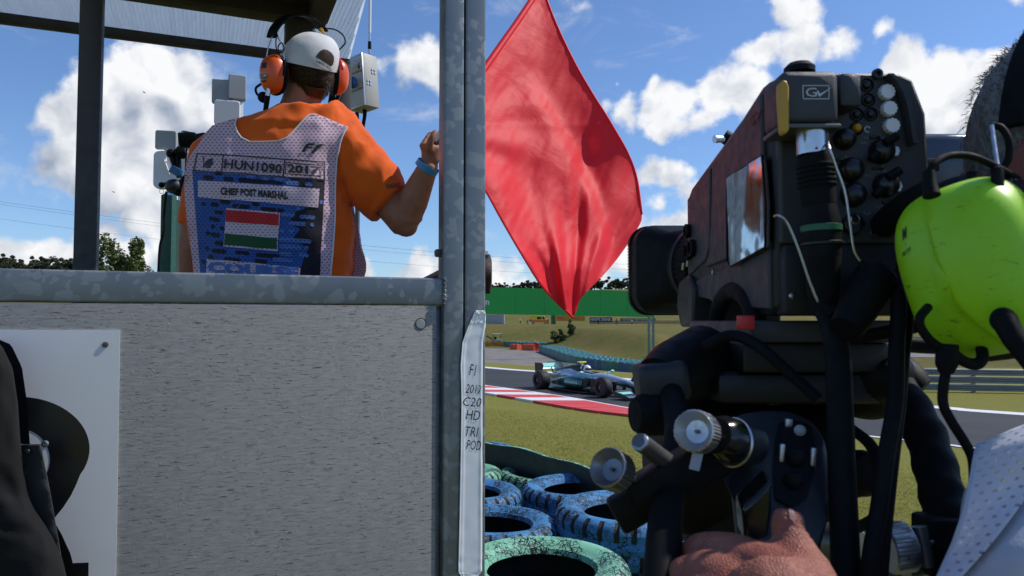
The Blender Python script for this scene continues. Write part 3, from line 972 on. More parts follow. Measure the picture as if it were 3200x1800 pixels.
for px in (2027, 2041):
    q = P(px, 990, 106); bm = bmesh.new()
    box2(bm, (q.x - .15, q.y - .15, terr(q.x, q.y) - .5), (q.x + .15, q.y + .15, zb_ + (.0 if px < 2035 else 3.4)))
    obj('leg', bm, GANTRYS, gt)
la, lb = P(2028, 990, 106), P(2041, 990, 106)
zz = zb_ - .2; k = 0
while zz > terr(la.x, la.y) + .5:
    bm = bmesh.new()
    a, b_ = (la, lb) if k % 2 == 0 else (lb, la)
    tube(bm, [V((a.x, a.y, zz)), V((b_.x, b_.y, zz - 1.6))], .06, 6)
    obj('lattice_brace', bm, CREAM, gt); zz -= 1.75; k += 1
e1, e0 = P(1529, 952, 99.5), P(1436, 949, 99)
nrm = gn * .35
def on_board(px, py):
    r = RAY(px, py); o_ = V((GA.x, GA.y, 0)) + gn * .08
    t_ = (o_ - EYE).dot(gn) / r.dot(gn); return EYE + r * t_
text_on('lettering', 'Heineken', on_board(1432, 950), on_board(1529, 953), on_board(1432, 930), PRINTW, gt, bold=.03)

# ------------------------------------------------------------------ teal tyre wall beyond the track
def wallseg(name, label, pts, depth, h, group=None, faces=None, cat='barrier', topm=TEALTOP, n_per=2.0):
    """low wall along (px, py) feet on the terrain, built of bound tyre stacks"""
    base = [TG(*p) if p[1] < 200 else T(*p) for p in pts]
    t = thing(name, label, cat, base[0], group)
    k = 0
    for a, b_ in zip(base, base[1:]):
        L = (b_ - a).length; m_ = max(1, int(L / n_per)); d_ = (b_ - a).normalized(); nn = V((-d_.y, d_.x, 0)).normalized()
        if nn.y < 0: nn = -nn
        for i in range(m_):
            p, q = a.lerp(b_, i / m_), a.lerp(b_, (i + 1) / m_)
            p, q = p + (q - p) * .01, q - (q - p) * .01
            p.z, q.z = terr(p.x, p.y), terr(q.x, q.y)
            bm = bmesh.new()
            hh = h * (1 + .04 * math.sin(k * 2.7))
            up = V((0, 0, hh))
            loft(bm, [[p - V((0, 0, .2)), q - V((0, 0, .2)), q + up, p + up], [p + nn * depth - V((0, 0, .2)), q + nn * depth - V((0, 0, .2)), q + nn * depth + up, p + nn * depth + up]])
            fm = (faces[k % len(faces)] if faces else TEAL)
            st_ = obj('tyre_stack', bm, fm, t, smooth=False)
            bm = bmesh.new()
            nn2 = int(depth / .62) + 1; mm_ = max(1, int((q - p).length / .62))
            for ii in range(mm_):
                for jj in range(nn2 - 1):
                    c_ = p.lerp(q, (ii + .5) / mm_) + nn * ((jj + .5) * .62) + V((0, 0, hh + .02))
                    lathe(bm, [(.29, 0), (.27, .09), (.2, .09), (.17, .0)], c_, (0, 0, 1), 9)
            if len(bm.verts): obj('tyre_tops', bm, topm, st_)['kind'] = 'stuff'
            else: bm.free()
            k += 1
rs = random.Random(17)
FC = [TEAL] * 55 + [rs.choice([TEAL, TEAL, WALLB, WALLG, WALLB]) for _ in range(120)]
wallseg('tyre_wall', 'long teal and blue tyre wall running along the far side of the track', [(1684, 125), (1722, 110), (1760, 96), (1800, 88), (1880, 80), (1975, 74), (2090, 70), (2230, 68)], 4.2, 1.02, faces=FC, n_per=.7)
wallseg('tyre_wall', 'short teal tyre wall behind the first orange block', [(1575, 1083), (1622, 1087)], 2.5, 1.0)
wallseg('tyre_wall', 'short teal tyre wall behind the longer orange block', [(1629, 1086), (1668, 1090)], 2.5, 1.0)
wallseg('foam_barrier', 'single orange foam block on the runoff', [(1593, 1093), (1616, 1094)], 1.2, .95, faces=[ORB], cat='barrier', topm=ORB, n_per=9)
wallseg('foam_barrier', 'longer row of orange foam blocks beside the two red marshals', [(1630, 1095), (1668, 1097)], 1.2, 1.05, faces=[ORB], cat='barrier', topm=ORB, n_per=1.1)
# advert wall with red lettering
def advert(name, label, pl, pr, h, bg, fg, word, th=.15, cat='banner', z0=0.0):
    a, b_ = pl, pr
    t = thing(name, label, cat, a); d_ = (b_ - a); L = d_.length; d_.normalize(); nn = V((d_.y, -d_.x, 0)).normalized()
    bm = bmesh.new(); u = V((0, 0, 1))
    q = [a + u * z0, b_ + u * z0, b_ + u * (z0 + h), a + u * (z0 + h)]
    loft(bm, [q, [p - nn * th for p in q]]); obj('board', bm, bg, t, smooth=False)
    if word:
        text_on('lettering', word, a + d_ * L * .05 + u * (z0 + h * .15), b_ - d_ * L * .05 + u * (z0 + h * .15), a + d_ * L * .05 + u * (z0 + h * .85), fg, t, bold=.02, lift=.04)
    return t
advert('advert_wall', 'low yellow advert wall with red lettering at the end of the runoff', T(1490, 1082), T(1577, 1083), 1.05, ADY, ADR, 'PIRELLI PIRELLI', .2)
advert('advert_trailer', 'yellow and red advert board on the bank next to the ambulance van', TG(1735, 222), TG(1829, 222), 1.7, ADY, ADR, 'PIRELLI  PIRELLI', .3, z0=.9)
advert('green_screen', 'dark green screen panel between the van and the yellow board', TG(1722, 223), TG(1737, 223), 3.0, WALLG, None, None, .2, cat='screen')
advert('slogan_banner', 'black banner with white capital lettering along the bank top', TG(1842, 222), TG(1913, 222), 1.4, RAILD, PRINTW, 'NEVER DRINK', .1, z0=.6)
advert('slogan_banner', 'long dark fence banner with worn white lettering beside the slogan', TG(1938, 221), TG(2048, 221), .9, RAILD, PRINTW, 'AND DRIVE  ENJOY RESPONSIBLY', .1, z0=.75)
advert('grey_wall', 'plain grey concrete wall on the bank next to the galvanised post', TG(1490, 232), TG(1575, 226), 2.9, GREYP, None, None, .4, cat='wall')

# guard rails
def railing(name, label, pts, h, nb, mats, r, post_every, group=None, w=.31):
    base = [V(p) for p in pts]
    t = thing(name, label, 'guard rail', base[0], group)
    for b in range(nb):
        zc = h * (b + .62) / nb
        bm = bmesh.new()
        prof = [(-.5, 0), (-.38, .06), (-.22, .06), (-.1, 0), (.1, 0), (.22, .06), (.38, .06), (.5, 0)]
        vs = []
        for i, p in enumerate(base):
            d_ = (base[min(i + 1, len(base) - 1)] - base[max(i - 1, 0)]); nn = V((d_.y, -d_.x, 0)).normalized()
            vs.append([bm.verts.new(p + V((0, 0, zc + a * w)) + nn * o_) for a, o_ in prof])
        for A, B in zip(vs, vs[1:]):
            for j in range(len(prof) - 1): bm.faces.new((A[j], B[j], B[j + 1], A[j + 1]))
        obj('rail_beam', bm, mats, t)
    for a, b_ in zip(base, base[1:]):
        m_ = max(1, int((b_ - a).length / post_every))
        for i in range(m_):
            p = a.lerp(b_, (i + .5) / m_); p.z = terr(p.x, p.y); nn = V(((b_ - a).y, -(b_ - a).x, 0)).normalized()
            bm = bmesh.new(); c_ = p - nn * .09
            box2(bm, (c_.x - .05, c_.y - .05, p.z - .3), (c_.x + .05, c_.y + .05, p.z + h))
            obj('post', bm, mats, t)
rl = [TG(2450, 28), TG(2600, 27.2), TG(2890, 26.4), TG(3190, 25.8), TG(3500, 25.4)]
railing('guard_rail', 'triple beam steel guard rail on the grass behind the track', rl, .82, 3, RAILM, .05, 2.0, w=.235)
railing('guard_rail', 'dark rail fence along the top of the bank below the slogan banners', [TG(1842, 220), TG(1950, 220), TG(2060, 220), TG(2160, 219)], 1.0, 3, RAILD, .05, 4.0, w=.2)
railing('guard_rail', 'dark rail fence in front of the yellow helicopter', [TG(2640, 215), TG(2800, 215), TG(3000, 214)], 1.9, 4, RAILD, .05, 4.0, w=.28)
# ------------------------------------------------------------------ ambulance van on the bank
TYREK = mat('tyre_black', (.012, .012, .013), .7, var=.3)
GLASSD = mat('dark_glass', (.01, .012, .015), .08, var=.1)
VANY = mat('van_yellow', (.80, .55, .02), .35, var=.05, coat=.3)
VANO = mat('van_orange', (.80, .16, .02), .35, var=.05, coat=.3)
def wheel_simple(bm, c, axis, r, w):
    lathe(bm, [(0, -w / 2), (r * .9, -w / 2), (r, -w * .3), (r, w * .3), (r * .9, w / 2), (0, w / 2)], c, axis, 20)
vp = TG(1655, 222)
vt = thing('ambulance_van', 'yellow ambulance van with orange side stripe parked on the bank', 'van', vp, rotz=R(-4))
prof = [(0, .45), (0, 2.45), (.25, 2.62), (3.9, 2.62), (4.35, 2.45), (4.95, 1.55), (5.75, 1.22), (5.85, .9), (5.85, .45)]
bm = bmesh.new(); prism(bm, prof, (0, 0, 0), (1, 0, 0), (0, 0, 1), (0, 1, 0), 2.0); vb_ = obj('body', bm, VANY, vt, local=True, ang=30, bev=.06)
bm = bmesh.new(); box2(bm, (.02, -.02, .62), (5.7, 0.0, 1.25)); obj('stripe', bm, VANO, vt, local=True)
bm = bmesh.new(); prism(bm, [(2.25, 1.45), (2.25, 2.15), (3.55, 2.15), (3.55, 1.45)], (0, -.03, 0), (1, 0, 0), (0, 0, 1), (0, 1, 0), .03); obj('side_window', bm, GLASSD, vt, local=True)
bm = bmesh.new(); prism(bm, [(3.85, 1.45), (3.85, 2.2), (4.35, 2.2), (4.8, 1.5)], (0, -.03, 0), (1, 0, 0), (0, 0, 1), (0, 1, 0), .03); obj('door_window', bm, GLASSD, vt, local=True)
bm = bmesh.new(); prism(bm, [(4.40, 2.40), (4.95, 1.58), (4.99, 1.60), (4.44, 2.42)], (0, .15, 0), (1, 0, 0), (0, 0, 1), (0, 1, 0), 1.7); obj('windscreen', bm, GLASSD, vt, local=True)
for x in (1.0, 4.75):
    for y in (.08, 1.92):
        bm = bmesh.new(); wheel_simple(bm, (x, y, .36), (0, 1, 0), .36, .26); w_ = obj('wheel', bm, TYREK, vt, local=True)
        bm = bmesh.new(); lathe(bm, [(0, -.02), (.2, -.02), (.2, .02), (0, .02)], (x, y - .15 if y < 1 else y + .15, .36), (0, 1, 0), 14); obj('rim', bm, ALU, w_, local=True)
bm = bmesh.new(); box2(bm, (3.2, .4, 2.6), (3.7, 1.6, 2.76), .03); obj('light_bar', bm, BLUEP, vt, local=True)
bm = bmesh.new(); box2(bm, (5.82, .2, .9), (5.88, .5, 1.08)); obj('headlight', bm, PRINTW, vt, local=True)

# ------------------------------------------------------------------ people far off
def cmat(name, c): return mat(name, c, .8, var=.2, scale=6)
C_RED, C_WHT, C_ORG, C_BLK, C_BLU, C_KHA = cmat('far_red', (.55, .04, .03)), cmat('far_white', (.7, .7, .7)), cmat('far_orange', (.7, .13, .02)), cmat('far_black', (.015, .015, .02)), cmat('far_blue', (.03, .08, .3)), cmat('far_khaki', (.25, .2, .12))
def far_person(label, base, h, top, leg, head, seed=0, arms=(-.1, .15), group=None, cat='person', facing=0.0):
    """standing figure as one fused skin, coloured by garment"""
    rs = random.Random(seed)
    s = h / 1.75
    bm = bmesh.new()
    for sx in (-1, 1):
        tube(bm, [V((sx * .10, 0, .0)), V((sx * .10, .01, .48)), V((sx * .085, 0, .92))], [.055, .07, .10], 8)
        box(bm, (sx * .10, -.05, .04), (.09, .25, .08))
        a = arms[0 if sx < 0 else 1]
        tube(bm, [V((sx * .19, 0, 1.42)), V((sx * (.25 + abs(a) * .3), -.03 - a * .2, 1.15 + a * .3)), V((sx * (.24 + abs(a) * .4), -.12 - a * .3, .90 + a * .9))], [.062, .05, .042], 8)
    loft(bm, [ering((0, 0, z), rx, ry, n=12) for z, rx, ry in ((.86, .16, .12), (1.0, .17, .12), (1.2, .18, .125), (1.38, .21, .12), (1.47, .14, .09), (1.52, .06, .06), (1.56, .055, .06))])
    ell(bm, (0, 0, 1.64), (.085, .10, .12), u=12, v=9)
    bm = fuse(bm, .03, 3, .5)
    bm.transform(MX.Translation(V(base)) @ MX.Rotation(facing, 4, 'Z') @ MX.Diagonal(V((s, s, s, 1))))
    for f in bm.faces:
        c = f.calc_center_median(); z = (c.z - base[2]) / s; r_ = (V((c.x - base[0], c.y - base[1]))).length / s
        f.material_index = 2 if z > 1.60 and head is not SKIN else (3 if z > 1.5 else (1 if z < .92 and r_ < .2 else (0 if z > 1.15 or r_ < .2 else 3)))
    o = obj('person', bm, [top, leg, head, SKIN])
    return tag(o, label, cat, group)
far_person('marshal in red overalls and white helmet standing at the orange blocks', T(1674, 1098), 1.85, C_RED, C_RED, C_WHT, 1)
far_person('second red marshal in white helmet standing closest to the long teal wall', T(1680, 1100), 1.82, C_RED, C_RED, C_WHT, 2, (.3, .1))
far_person('person in white shirt walking on the bank, arm held out', TG(1626, 222), 1.8, C_WHT, C_BLK, SKIN, 3, (.9, -.1))
far_person('person in dark clothes crouched by the rear of the ambulance van', TG(1648, 218), 1.35, C_BLK, C_RED, SKIN, 4)
far_person('person in dark clothes standing at the near side of the ambulance van', TG(1657, 218), 1.7, C_BLK, C_WHT, C_ORG, 5)
far_person('person in white helmet at the front of the ambulance van', TG(1713, 219), 1.8, C_RED, C_BLK, C_WHT, 6)
far_person('person in orange top standing between the two banners', TG(1928, 205), 2.0, C_ORG, C_BLU, SKIN, 7)
far_person('dark figure in front of the white slogan lettering', TG(1869, 214), 1.7, C_BLK, C_BLK, C_RED, 8)
far_person('figure in white leaning at the dark rail fence', TG(1974, 212), 1.4, C_WHT, C_BLK, SKIN, 9)
mound = [(1841, 395, C_WHT), (1850, 396, C_RED), (1856, 396, C_WHT), (1866, 395, C_BLU), (1874, 396, C_WHT), (1892, 396, C_BLK), (1899, 397, C_WHT), (1927, 396, C_RED), (1932, 396, C_WHT), (1940, 396, C_RED), (1945, 397, C_BLU)]
names_ = {id(C_WHT): 'white', id(C_RED): 'red', id(C_BLU): 'blue', id(C_BLK): 'black'}
for i, (px, d, c) in enumerate(mound):
    b0 = TG(px, d - 14); b0.z = P(px, 906, d - 14).z - 1.2
    far_person('onlooker in %s on the mound above the green bridge' % names_[id(c)], b0, 1.7, c, C_BLK, SKIN, 30 + i, group='onlookers in %s on the mound' % names_[id(c)])
# grassy mound they stand on
mc = TG(1915, 392); bm = bmesh.new()
zt_ = P(1900, 902, 381).z
def fm(u, v):
    x = (u - .5) * 2; y = (v - .5) * 2
    r = min(1, math.hypot(x, y))
    return (mc.x + x * 26, mc.y - 6 + y * 22, terr(mc.x, mc.y) - 4 + (zt_ - terr(mc.x, mc.y) + 3.6) * (1 - sstep(.35, 1, r)))
grid(bm, 24, 20, fm); o = obj('mound', bm, BANKG); tag(o, 'sandy grass mound above the green bridge', kind='structure')

# ------------------------------------------------------------------ telehandler parked at the runoff end
tp = T(1548, 1080); tp.y += 6
t = thing('telehandler', 'small grey open cab loader parked behind the yellow advert wall', 'loader', tp)
bm = bmesh.new(); box2(bm, (-1.0, -.6, .5), (1.2, .6, 1.2), .08); obj('chassis', bm, GREYP, t, local=True)
for x in (-.7, .9):
    for y in (-.7, .7):
        bm = bmesh.new(); wheel_simple(bm, (x, y, .45), (0, 1, 0), .45, .3); obj('wheel', bm, TYREK, t, local=True)
bm = bmesh.new(); box2(bm, (-.75, -.65, 2.35), (1.15, .65, 2.47)); obj('canopy', bm, CREAM, t, local=True)
for x in (-.6, 1.0):
    for y in (-.55, .55):
        bm = bmesh.new(); cyl(bm, (x, y, 1.15), (x, y, 2.36), .05, n=8); obj('canopy_post', bm, RAILD, t, local=True)
bm = bmesh.new(); box2(bm, (-.4, -.3, 1.2), (.1, .3, 1.75), .05); obj('seat', bm, BLACKP, t, local=True)
bm = bmesh.new(); tube(bm, [(-.9, 0, 1.2), (-1.9, 0, 1.9)], .14, 8); box2(bm, (-2.1, -.5, 1.6), (-1.85, .5, 2.0)); obj('boom', bm, RAILD, t, local=True)

# ------------------------------------------------------------------ rescue helicopter
hp = TG(2835, 228)
ht = thing('helicopter', 'yellow rescue helicopter parked behind the dark rail fence', 'helicopter', hp)
bm = bmesh.new()
rings = []
for x, zc, hz, hy in ((-4.5, 2.9, .22, .18), (-3.0, 2.8, .35, .3), (-1.6, 2.45, .75, .62), (-.6, 2.1, 1.15, .85), (.6, 2.0, 1.2, .9), (1.5, 1.85, 1.05, .85), (2.2, 1.55, .7, .6), (2.6, 1.35, .25, .25)):
    rings.append(ering((x, 0, zc), hy, hz, V((0, 1, 0)), V((0, 0, 1)), 16, 2.4))
loft(bm, rings); obj('fuselage', bm, VANY, ht, local=True)
bm = bmesh.new(); prism(bm, [(1.1, 1.7), (1.25, 2.6), (1.75, 2.3), (2.1, 1.75)], (0, -.86, 0), (1, 0, 0), (0, 0, 1), (0, 1, 0), .12); obj('cockpit_window', bm, GLASSD, ht, local=True)
bm = bmesh.new(); prism(bm, [(-.3, 1.9), (-.3, 2.6), (.7, 2.6), (.7, 1.9)], (0, -.92, 0), (1, 0, 0), (0, 0, 1), (0, 1, 0), .1); obj('cabin_window', bm, GLASSD, ht, local=True)
bm = bmesh.new(); tube(bm, [(-4.2, 0, 2.9), (-7.5, 0, 3.1)], [.2, .1], 8); prism(bm, [(-7.6, 2.6), (-7.9, 4.2), (-7.4, 4.2), (-7.0, 3.0)], (0, -.06, 0), (1, 0, 0), (0, 0, 1), (0, 1, 0), .12); obj('tail_boom', bm, REDP, ht, local=True)
bm = bmesh.new(); cyl(bm, (0, 0, 3.1), (0, 0, 3.75), .12, n=8); obj('rotor_mast', bm, RAILD, ht, local=True)
for i in range(4):
    a = R(20 + 90 * i); bm = bmesh.new()
    tube(bm, [(0, 0, 3.7), (5.2 * math.cos(a), 5.2 * math.sin(a), 3.55)], .12, 6, flat=.15); obj('rotor_blade', bm, RAILD, ht, local=True)
for y in (-.8, .8):
    bm = bmesh.new(); tube(bm, [(-1.4, y, .1), (1.6, y, .1), (1.9, y, .25)], .06, 6)
    for x in (-.8, 1.0): tube(bm, [(x, y, .1), (x, y * .7, 1.1)], .05, 6)
    obj('skid', bm, RAILD, ht, local=True)

# far grandstand with spectators beyond the helicopter
st = thing('grandstand', 'far hillside grandstand packed with spectators behind the helicopter', 'grandstand', TG(2900, 300))
sb = TG(2900, 300)
for i in range(10):
    bm = bmesh.new(); box2(bm, (sb.x - 14 + i * .5, sb.y + i * 1.2, sb.z - 3), (sb.x + 30, sb.y + i * 1.2 + 1.2, sb.z + .4 + i * .85)); obj('tier', bm, GREYP, st, smooth=False)
vs = []; fs = []
rs = random.Random(4)
mats_c = [C_WHT, C_BLU, C_BLK, C_RED, C_KHA]
bm = bmesh.new()
for i in range(10):
    x = sb.x - 13.5 + i * .5
    while x < sb.x + 24:
        if rs.random() < .85:
            mm = MX.Translation(V((x, sb.y + i * 1.2 + .4, sb.z + .9 + i * .85)))
            r1 = bmesh.ops.create_icosphere(bm, subdivisions=1, radius=.25, matrix=mm @ MX.Diagonal(V((1, .8, 1.6, 1))))
            mi = rs.randrange(5)
            for f in {f for v in r1['verts'] for f in v.link_faces}: f.material_index = mi
        x += rs.uniform(.5, .8)
o = obj('spectators', bm, mats_c, st); o['kind'] = 'stuff'

# ------------------------------------------------------------------ power lines
WIRE = mat('power_cable', (.05, .055, .06), .6)
def wire(label, a, b, d0, d1, sag, r):
    pa, pb = P(a[0], a[1], d0), P(b[0], b[1], d1)
    pts = [pa.lerp(pb, i / 24) - V((0, 0, sag * 4 * (i / 24) * (1 - i / 24))) for i in range(25)]
    bm = bmesh.new(); tube(bm, pts, r, 5); o = obj('power_line', bm, WIRE)
    tag(o, label, 'power line')
wire('uppermost thin power line crossing the sky and big cloud', (-300, 585), (2400, 840), 260, 330, 6, .040)
wire('second thin power line, close below the uppermost one', (-300, 592), (2400, 858), 262, 335, 6, .036)
wire('lowest thin power line, over the wooded ridge', (-300, 640), (2400, 880), 260, 330, 6, .036)
# birds in front of the cloud
for label, px, py, d in (('tiny dark bird in the middle of the big cloud', 451, 289, 60), ('tiny dark bird under the base of the big cloud', 355, 600, 60)):
    p = P(px, py, d); bm = bmesh.new()
    tube(bm, [p + V((-.10, 0, .05)), p, p + V((.10, 0, -.05))], [.015, .04, .012], 8)
    grid(bm, 4, 2, lambda u, v: p + V(((v - .5) * .10, (u - .5) * .35, .07 * abs(u - .5))))
    o = obj('bird', bm, INK); tag(o, label, 'bird')

# ------------------------------------------------------------------ racing car
PSIL = mat('car_silver', (.46, .50, .56), .24, metal=.7, var=.1, scale=3, coat=.5)
PTEAL = mat('car_teal', (.008, .085, .085), .22, metal=.4, var=.15, scale=3, coat=.6)
PMINT = mat('car_mint', (.25, .72, .66), .3, var=.05, coat=.4)
CARB = mat('carbon_black', (.012, .012, .014), .4, var=.3)
RIMM = mat('wheel_rim', (.10, .10, .11), .35, metal=.8)
STRIPE = mat('tyre_red_band', (.26, .008, .02), .6)
YCAM = mat('camera_pod_yellow', (.75, .80, .10), .4)
def gradient_paint():
    m, b, out = newmat('car_paint_fade')
    co = b.n('ShaderNodeTexCoord').outputs['Object']
    s = b.n('ShaderNodeSeparateXYZ', (co,))
    n = b.noise(co, 5, 4, .6)
    f = b.mapr(b.m('ADD', s.outputs[2], b.m('MULTIPLY', n, .12)), .42, .62)
    c = b.mix(f, (.008, .105, .105), (.46, .50, .57))
    princ(b, out, Base_Color=c, Roughness=.24, Metallic=.6, Coat_Weight=.5)
    return m
PFADE = gradient_paint()
c_fr, c_rr = G(1882, 1243), G(1692, 1217)          # near-side contact points, front and rear
fdir = V((c_fr.x - c_rr.x, c_fr.y - c_rr.y, 0)).normalized(); rdir = V((fdir.y, -fdir.x, 0))
mid = (c_fr + c_rr) / 2 - rdir * .80
car = thing('racing_car', 'silver and teal open wheel racing car on the track', 'racing car', m=MX.Translation(V((mid.x, mid.y, .012))) @ MX.Rotation(math.atan2(fdir.y, fdir.x), 4, 'Z'))
X, Y, Z = V((1, 0, 0)), V((0, 1, 0)), V((0, 0, 1))
def cring(x, zc, hw, hh, p=2.6, n=20): return ering((x, 0, zc), hw, hh, Y, Z, n, p)
bm = bmesh.new()
loft(bm, [cring(3.10, .26, .05, .035), cring(3.0, .275, .10, .055), cring(2.6, .33, .125, .085), cring(2.1, .43, .155, .12), cring(1.5, .50, .19, .14), cring(1.0, .52, .25, .18), cring(.6, .50, .30, .20)])
obj('nose', bm, PFADE, car, local=True)
bm = bmesh.new()
loft(bm, [cring(.62, .47, .32, .23), cring(.2, .44, .36, .26), cring(-.3, .44, .36, .28), cring(-.8, .48, .33, .33), cring(-1.4, .45, .22, .30), cring(-2.0, .38, .12, .2)])
obj('monocoque', bm, PFADE, car, local=True)
bm = bmesh.new()
loft(bm, [cring(-.28, .80, .10, .14, 2), cring(-.45, .80, .13, .15, 2), cring(-.9, .72, .15, .18, 2), cring(-1.5, .58, .11, .2, 2), cring(-2.05, .46, .05, .12, 2)])
obj('engine_cover', bm, CARB, car, local=True)
bm = bmesh.new(); prism(bm, [(-.45, .90), (-.85, .965), (-1.95, .965), (-2.05, .80), (-1.9, .55), (-.6, .6)], (0, -.008, 0), X, Z, Y, .016); obj('shark_fin', bm, PSIL, car, local=True)
bm = bmesh.new(); lathe(bm, [(.085, 0), (.11, 0), (.11, .06), (.085, .06)], (-.30, 0, .84), X, 20, True); obj('air_intake', bm, PSIL, car, local=True)
bm = bmesh.new(); box2(bm, (-.40, -.03, .95), (-.30, .03, 1.02)); box2(bm, (-.42, -.16, 1.01), (-.28, .16, 1.055), .015); obj('onboard_camera', bm, YCAM, car, local=True)
for s_ in (-1, 1):
    bm = bmesh.new()
    rr = []
    for x, yc, zc, hw, hh in ((.55, .52, .38, .19, .16), (.45, .54, .38, .22, .19), (.0, .53, .38, .24, .22), (-.6, .45, .36, .22, .2), (-1.2, .32, .31, .16, .15), (-1.75, .22, .27, .1, .1)):
        rr.append(ering((x, s_ * yc, zc), hw, hh, Y, Z, 18, 3.2))
    loft(bm, rr); sp = obj('sidepod', bm, PTEAL, car, local=True)
    bm = bmesh.new(); box2(bm, (.552, s_ * .52 - .15, .28), (.562, s_ * .52 + .15, .50)); obj('intake', bm, INK, sp, local=True)
    bm = bmesh.new()
    tube(bm, [(.52, s_ * .32, .66), (.50, s_ * .62, .72)], .014, 6); ell(bm, (.50, s_ * .70, .735), (.04, .10, .05), u=10, v=8); obj('mirror', bm, PMINT, car, local=True)
    # turning vanes
    for k, (x, h0) in enumerate(((.9, .40), (.75, .46), (1.15, .3))):
        bm = bmesh.new(); box2(bm, (x, s_ * (.40 + .10 * k) - .006, .08), (x + .16, s_ * (.40 + .10 * k) + .006, .08 + h0)); obj('turning_vane', bm, CARB, car, local=True)
bm = bmesh.new(); prism(bm, [(1.2, .12), (1.2, -.12), (.75, -.70), (-1.45, -.72), (-1.7, -.55), (-2.3, -.5), (-2.3, .5), (-1.7, .55), (-1.45, .72), (.75, .70)], (0, 0, .045), X, Y, Z, .035); obj('floor', bm, CARB, car, local=True)
# sidepod lettering on the near side
text_on('lettering', 'PETRONAS', (-.35, -.785, .33), (.36, -.775, .33), (-.35, -.785, .42), PMINT, car, bold=.03, local=True)
# wings
bm = bmesh.new(); box2(bm, (2.78, -.88, .10), (3.13, .88, .125), .008); fwm = obj('front_wing', bm, PSIL, car, local=True)
for k, (x, z, a) in enumerate(((2.71, .15, 18), (2.61, .19, 26), (2.51, .23, 32))):
    for s_ in (-1, 1):
        bm = bmesh.new(); box(bm, (x, s_ * .58, z), (.16, .58, .012), MX.Rotation(R(a), 3, 'Y')); obj('flap', bm, PMINT if k == 1 else CARB, fwm, local=True)
for s_ in (-1, 1):
    bm = bmesh.new(); prism(bm, [(2.45, .07), (3.15, .07), (3.13, .12), (2.78, .22), (2.45, .25)], (0, s_ * .90 - .008, 0), X, Z, Y, .016); obj('endplate', bm, CARB, fwm, local=True)
    bm = bmesh.new(); prism(bm, [(2.80, .12), (2.98, .12), (2.93, .25), (2.78, .28)], (0, s_ * .10 - .006, 0), X, Z, Y, .012); obj('pylon', bm, PSIL, fwm, local=True)
bm = bmesh.new(); box(bm, (-2.25, 0, .72), (.30, .94, .02), MX.Rotation(R(8), 3, 'Y')); rw = obj('rear_wing', bm, PMINT, car, local=True)
bm = bmesh.new(); box(bm, (-2.45, 0, .83), (.02, .94, .15), MX.Rotation(R(-28), 3, 'Y')); obj('flap', bm, PMINT, rw, local=True)
for s_ in (-1, 1):
    bm = bmesh.new(); prism(bm, [(-2.12, .66), (-2.58, .40), (-2.62, .93), (-2.12, .93), (-2.05, .86)], (0, s_ * .48 - .008, 0), X, Z, Y, .016); ep = obj('endplate', bm, CARB, rw, local=True)
text_on('lettering', 'EPSON', (-2.52, -.495, .50), (-2.24, -.495, .56), (-2.52, -.495, .60), PRINTW, rw, bold=.03, local=True)
bm = bmesh.new(); tube(bm, [(-2.0, 0, .4), (-2.2, 0, .75)], .025, 8); obj('wing_pylon', bm, CARB, car, local=True)
bm = bmesh.new(); box2(bm, (-2.1, -.30, .955), (-1.98, .30, .975)); obj('t_wing', bm, CARB, car, local=True)
# wheels
for x, r_, w_ in ((1.78, .335, .305), (-1.78, .335, .405)):
    for s_ in (-1, 1):
        c_ = V((x, s_ * (.80 if x > 0 else .76), r_))
        bm = bmesh.new()
        lathe(bm, [(.17, -w_ / 2), (.25, -w_ / 2 - .012), (.31, -w_ * .46), (r_, -w_ * .36), (r_, w_ * .36), (.31, w_ * .46), (.25, w_ / 2 + .012), (.17, w_ / 2)], c_, Y, 40)
        wh = obj('wheel', bm, TYREK, car, local=True)
        bm = bmesh.new(); lathe(bm, [(.262, 0), (.278, -.002), (.278, .004), (.262, .006)], c_ + V((0, s_ * (w_ / 2 + .006), 0)), Y, 40, True); obj('coloured_band', bm, STRIPE, wh, local=True)
        bm = bmesh.new(); lathe(bm, [(0, .0), (.05, .02), (.06, -.04), (.15, -.06), (.17, 0), (.172, -.08), (.0, -.09)], c_ + V((0, s_ * (w_ / 2 - .02), 0)), Y * s_, 30)
        for k in range(10):
            a = 2 * PI * k / 10
            tube(bm, [c_ + V((.05 * math.cos(a), s_ * (w_ / 2 - .02), .05 * math.sin(a))), c_ + V((.16 * math.cos(a), s_ * (w_ / 2 - .02), .16 * math.sin(a)))], .010, 5)
        obj('rim', bm, RIMM, wh, local=True)
        for dz, xx in ((.14, .45), (.14, -.35), (-.10, .45), (-.10, -.35)):
            bm = bmesh.new(); tube(bm, [c_ + V((0, -s_ * w_ / 2, dz)), V((x + xx * (1 if x > 0 else 1), s_ * .2, r_ + dz + (.05 if x > 0 else 0)))], .013, 6); obj('suspension_arm', bm, CARB, car, local=True)
bm = bmesh.new(); tube(bm, [(1.05, .0, .66), (1.05, 0, .88)], .008, 6); obj('antenna', bm, CARB, car, local=True)
bm = bmesh.new(); lathe(bm, [(.20, -.01), (.23, 0), (.25, .02), (.22, .03)], (.15, 0, .68), Z, 24, True); bm.transform(MX.Translation(V((.15, 0, 0))) @ MX.Diagonal(V((1.7, 1, 1, 1))) @ MX.Translation(V((-.15, 0, 0)))); obj('cockpit_rim', bm, BLACKR, car, local=True)
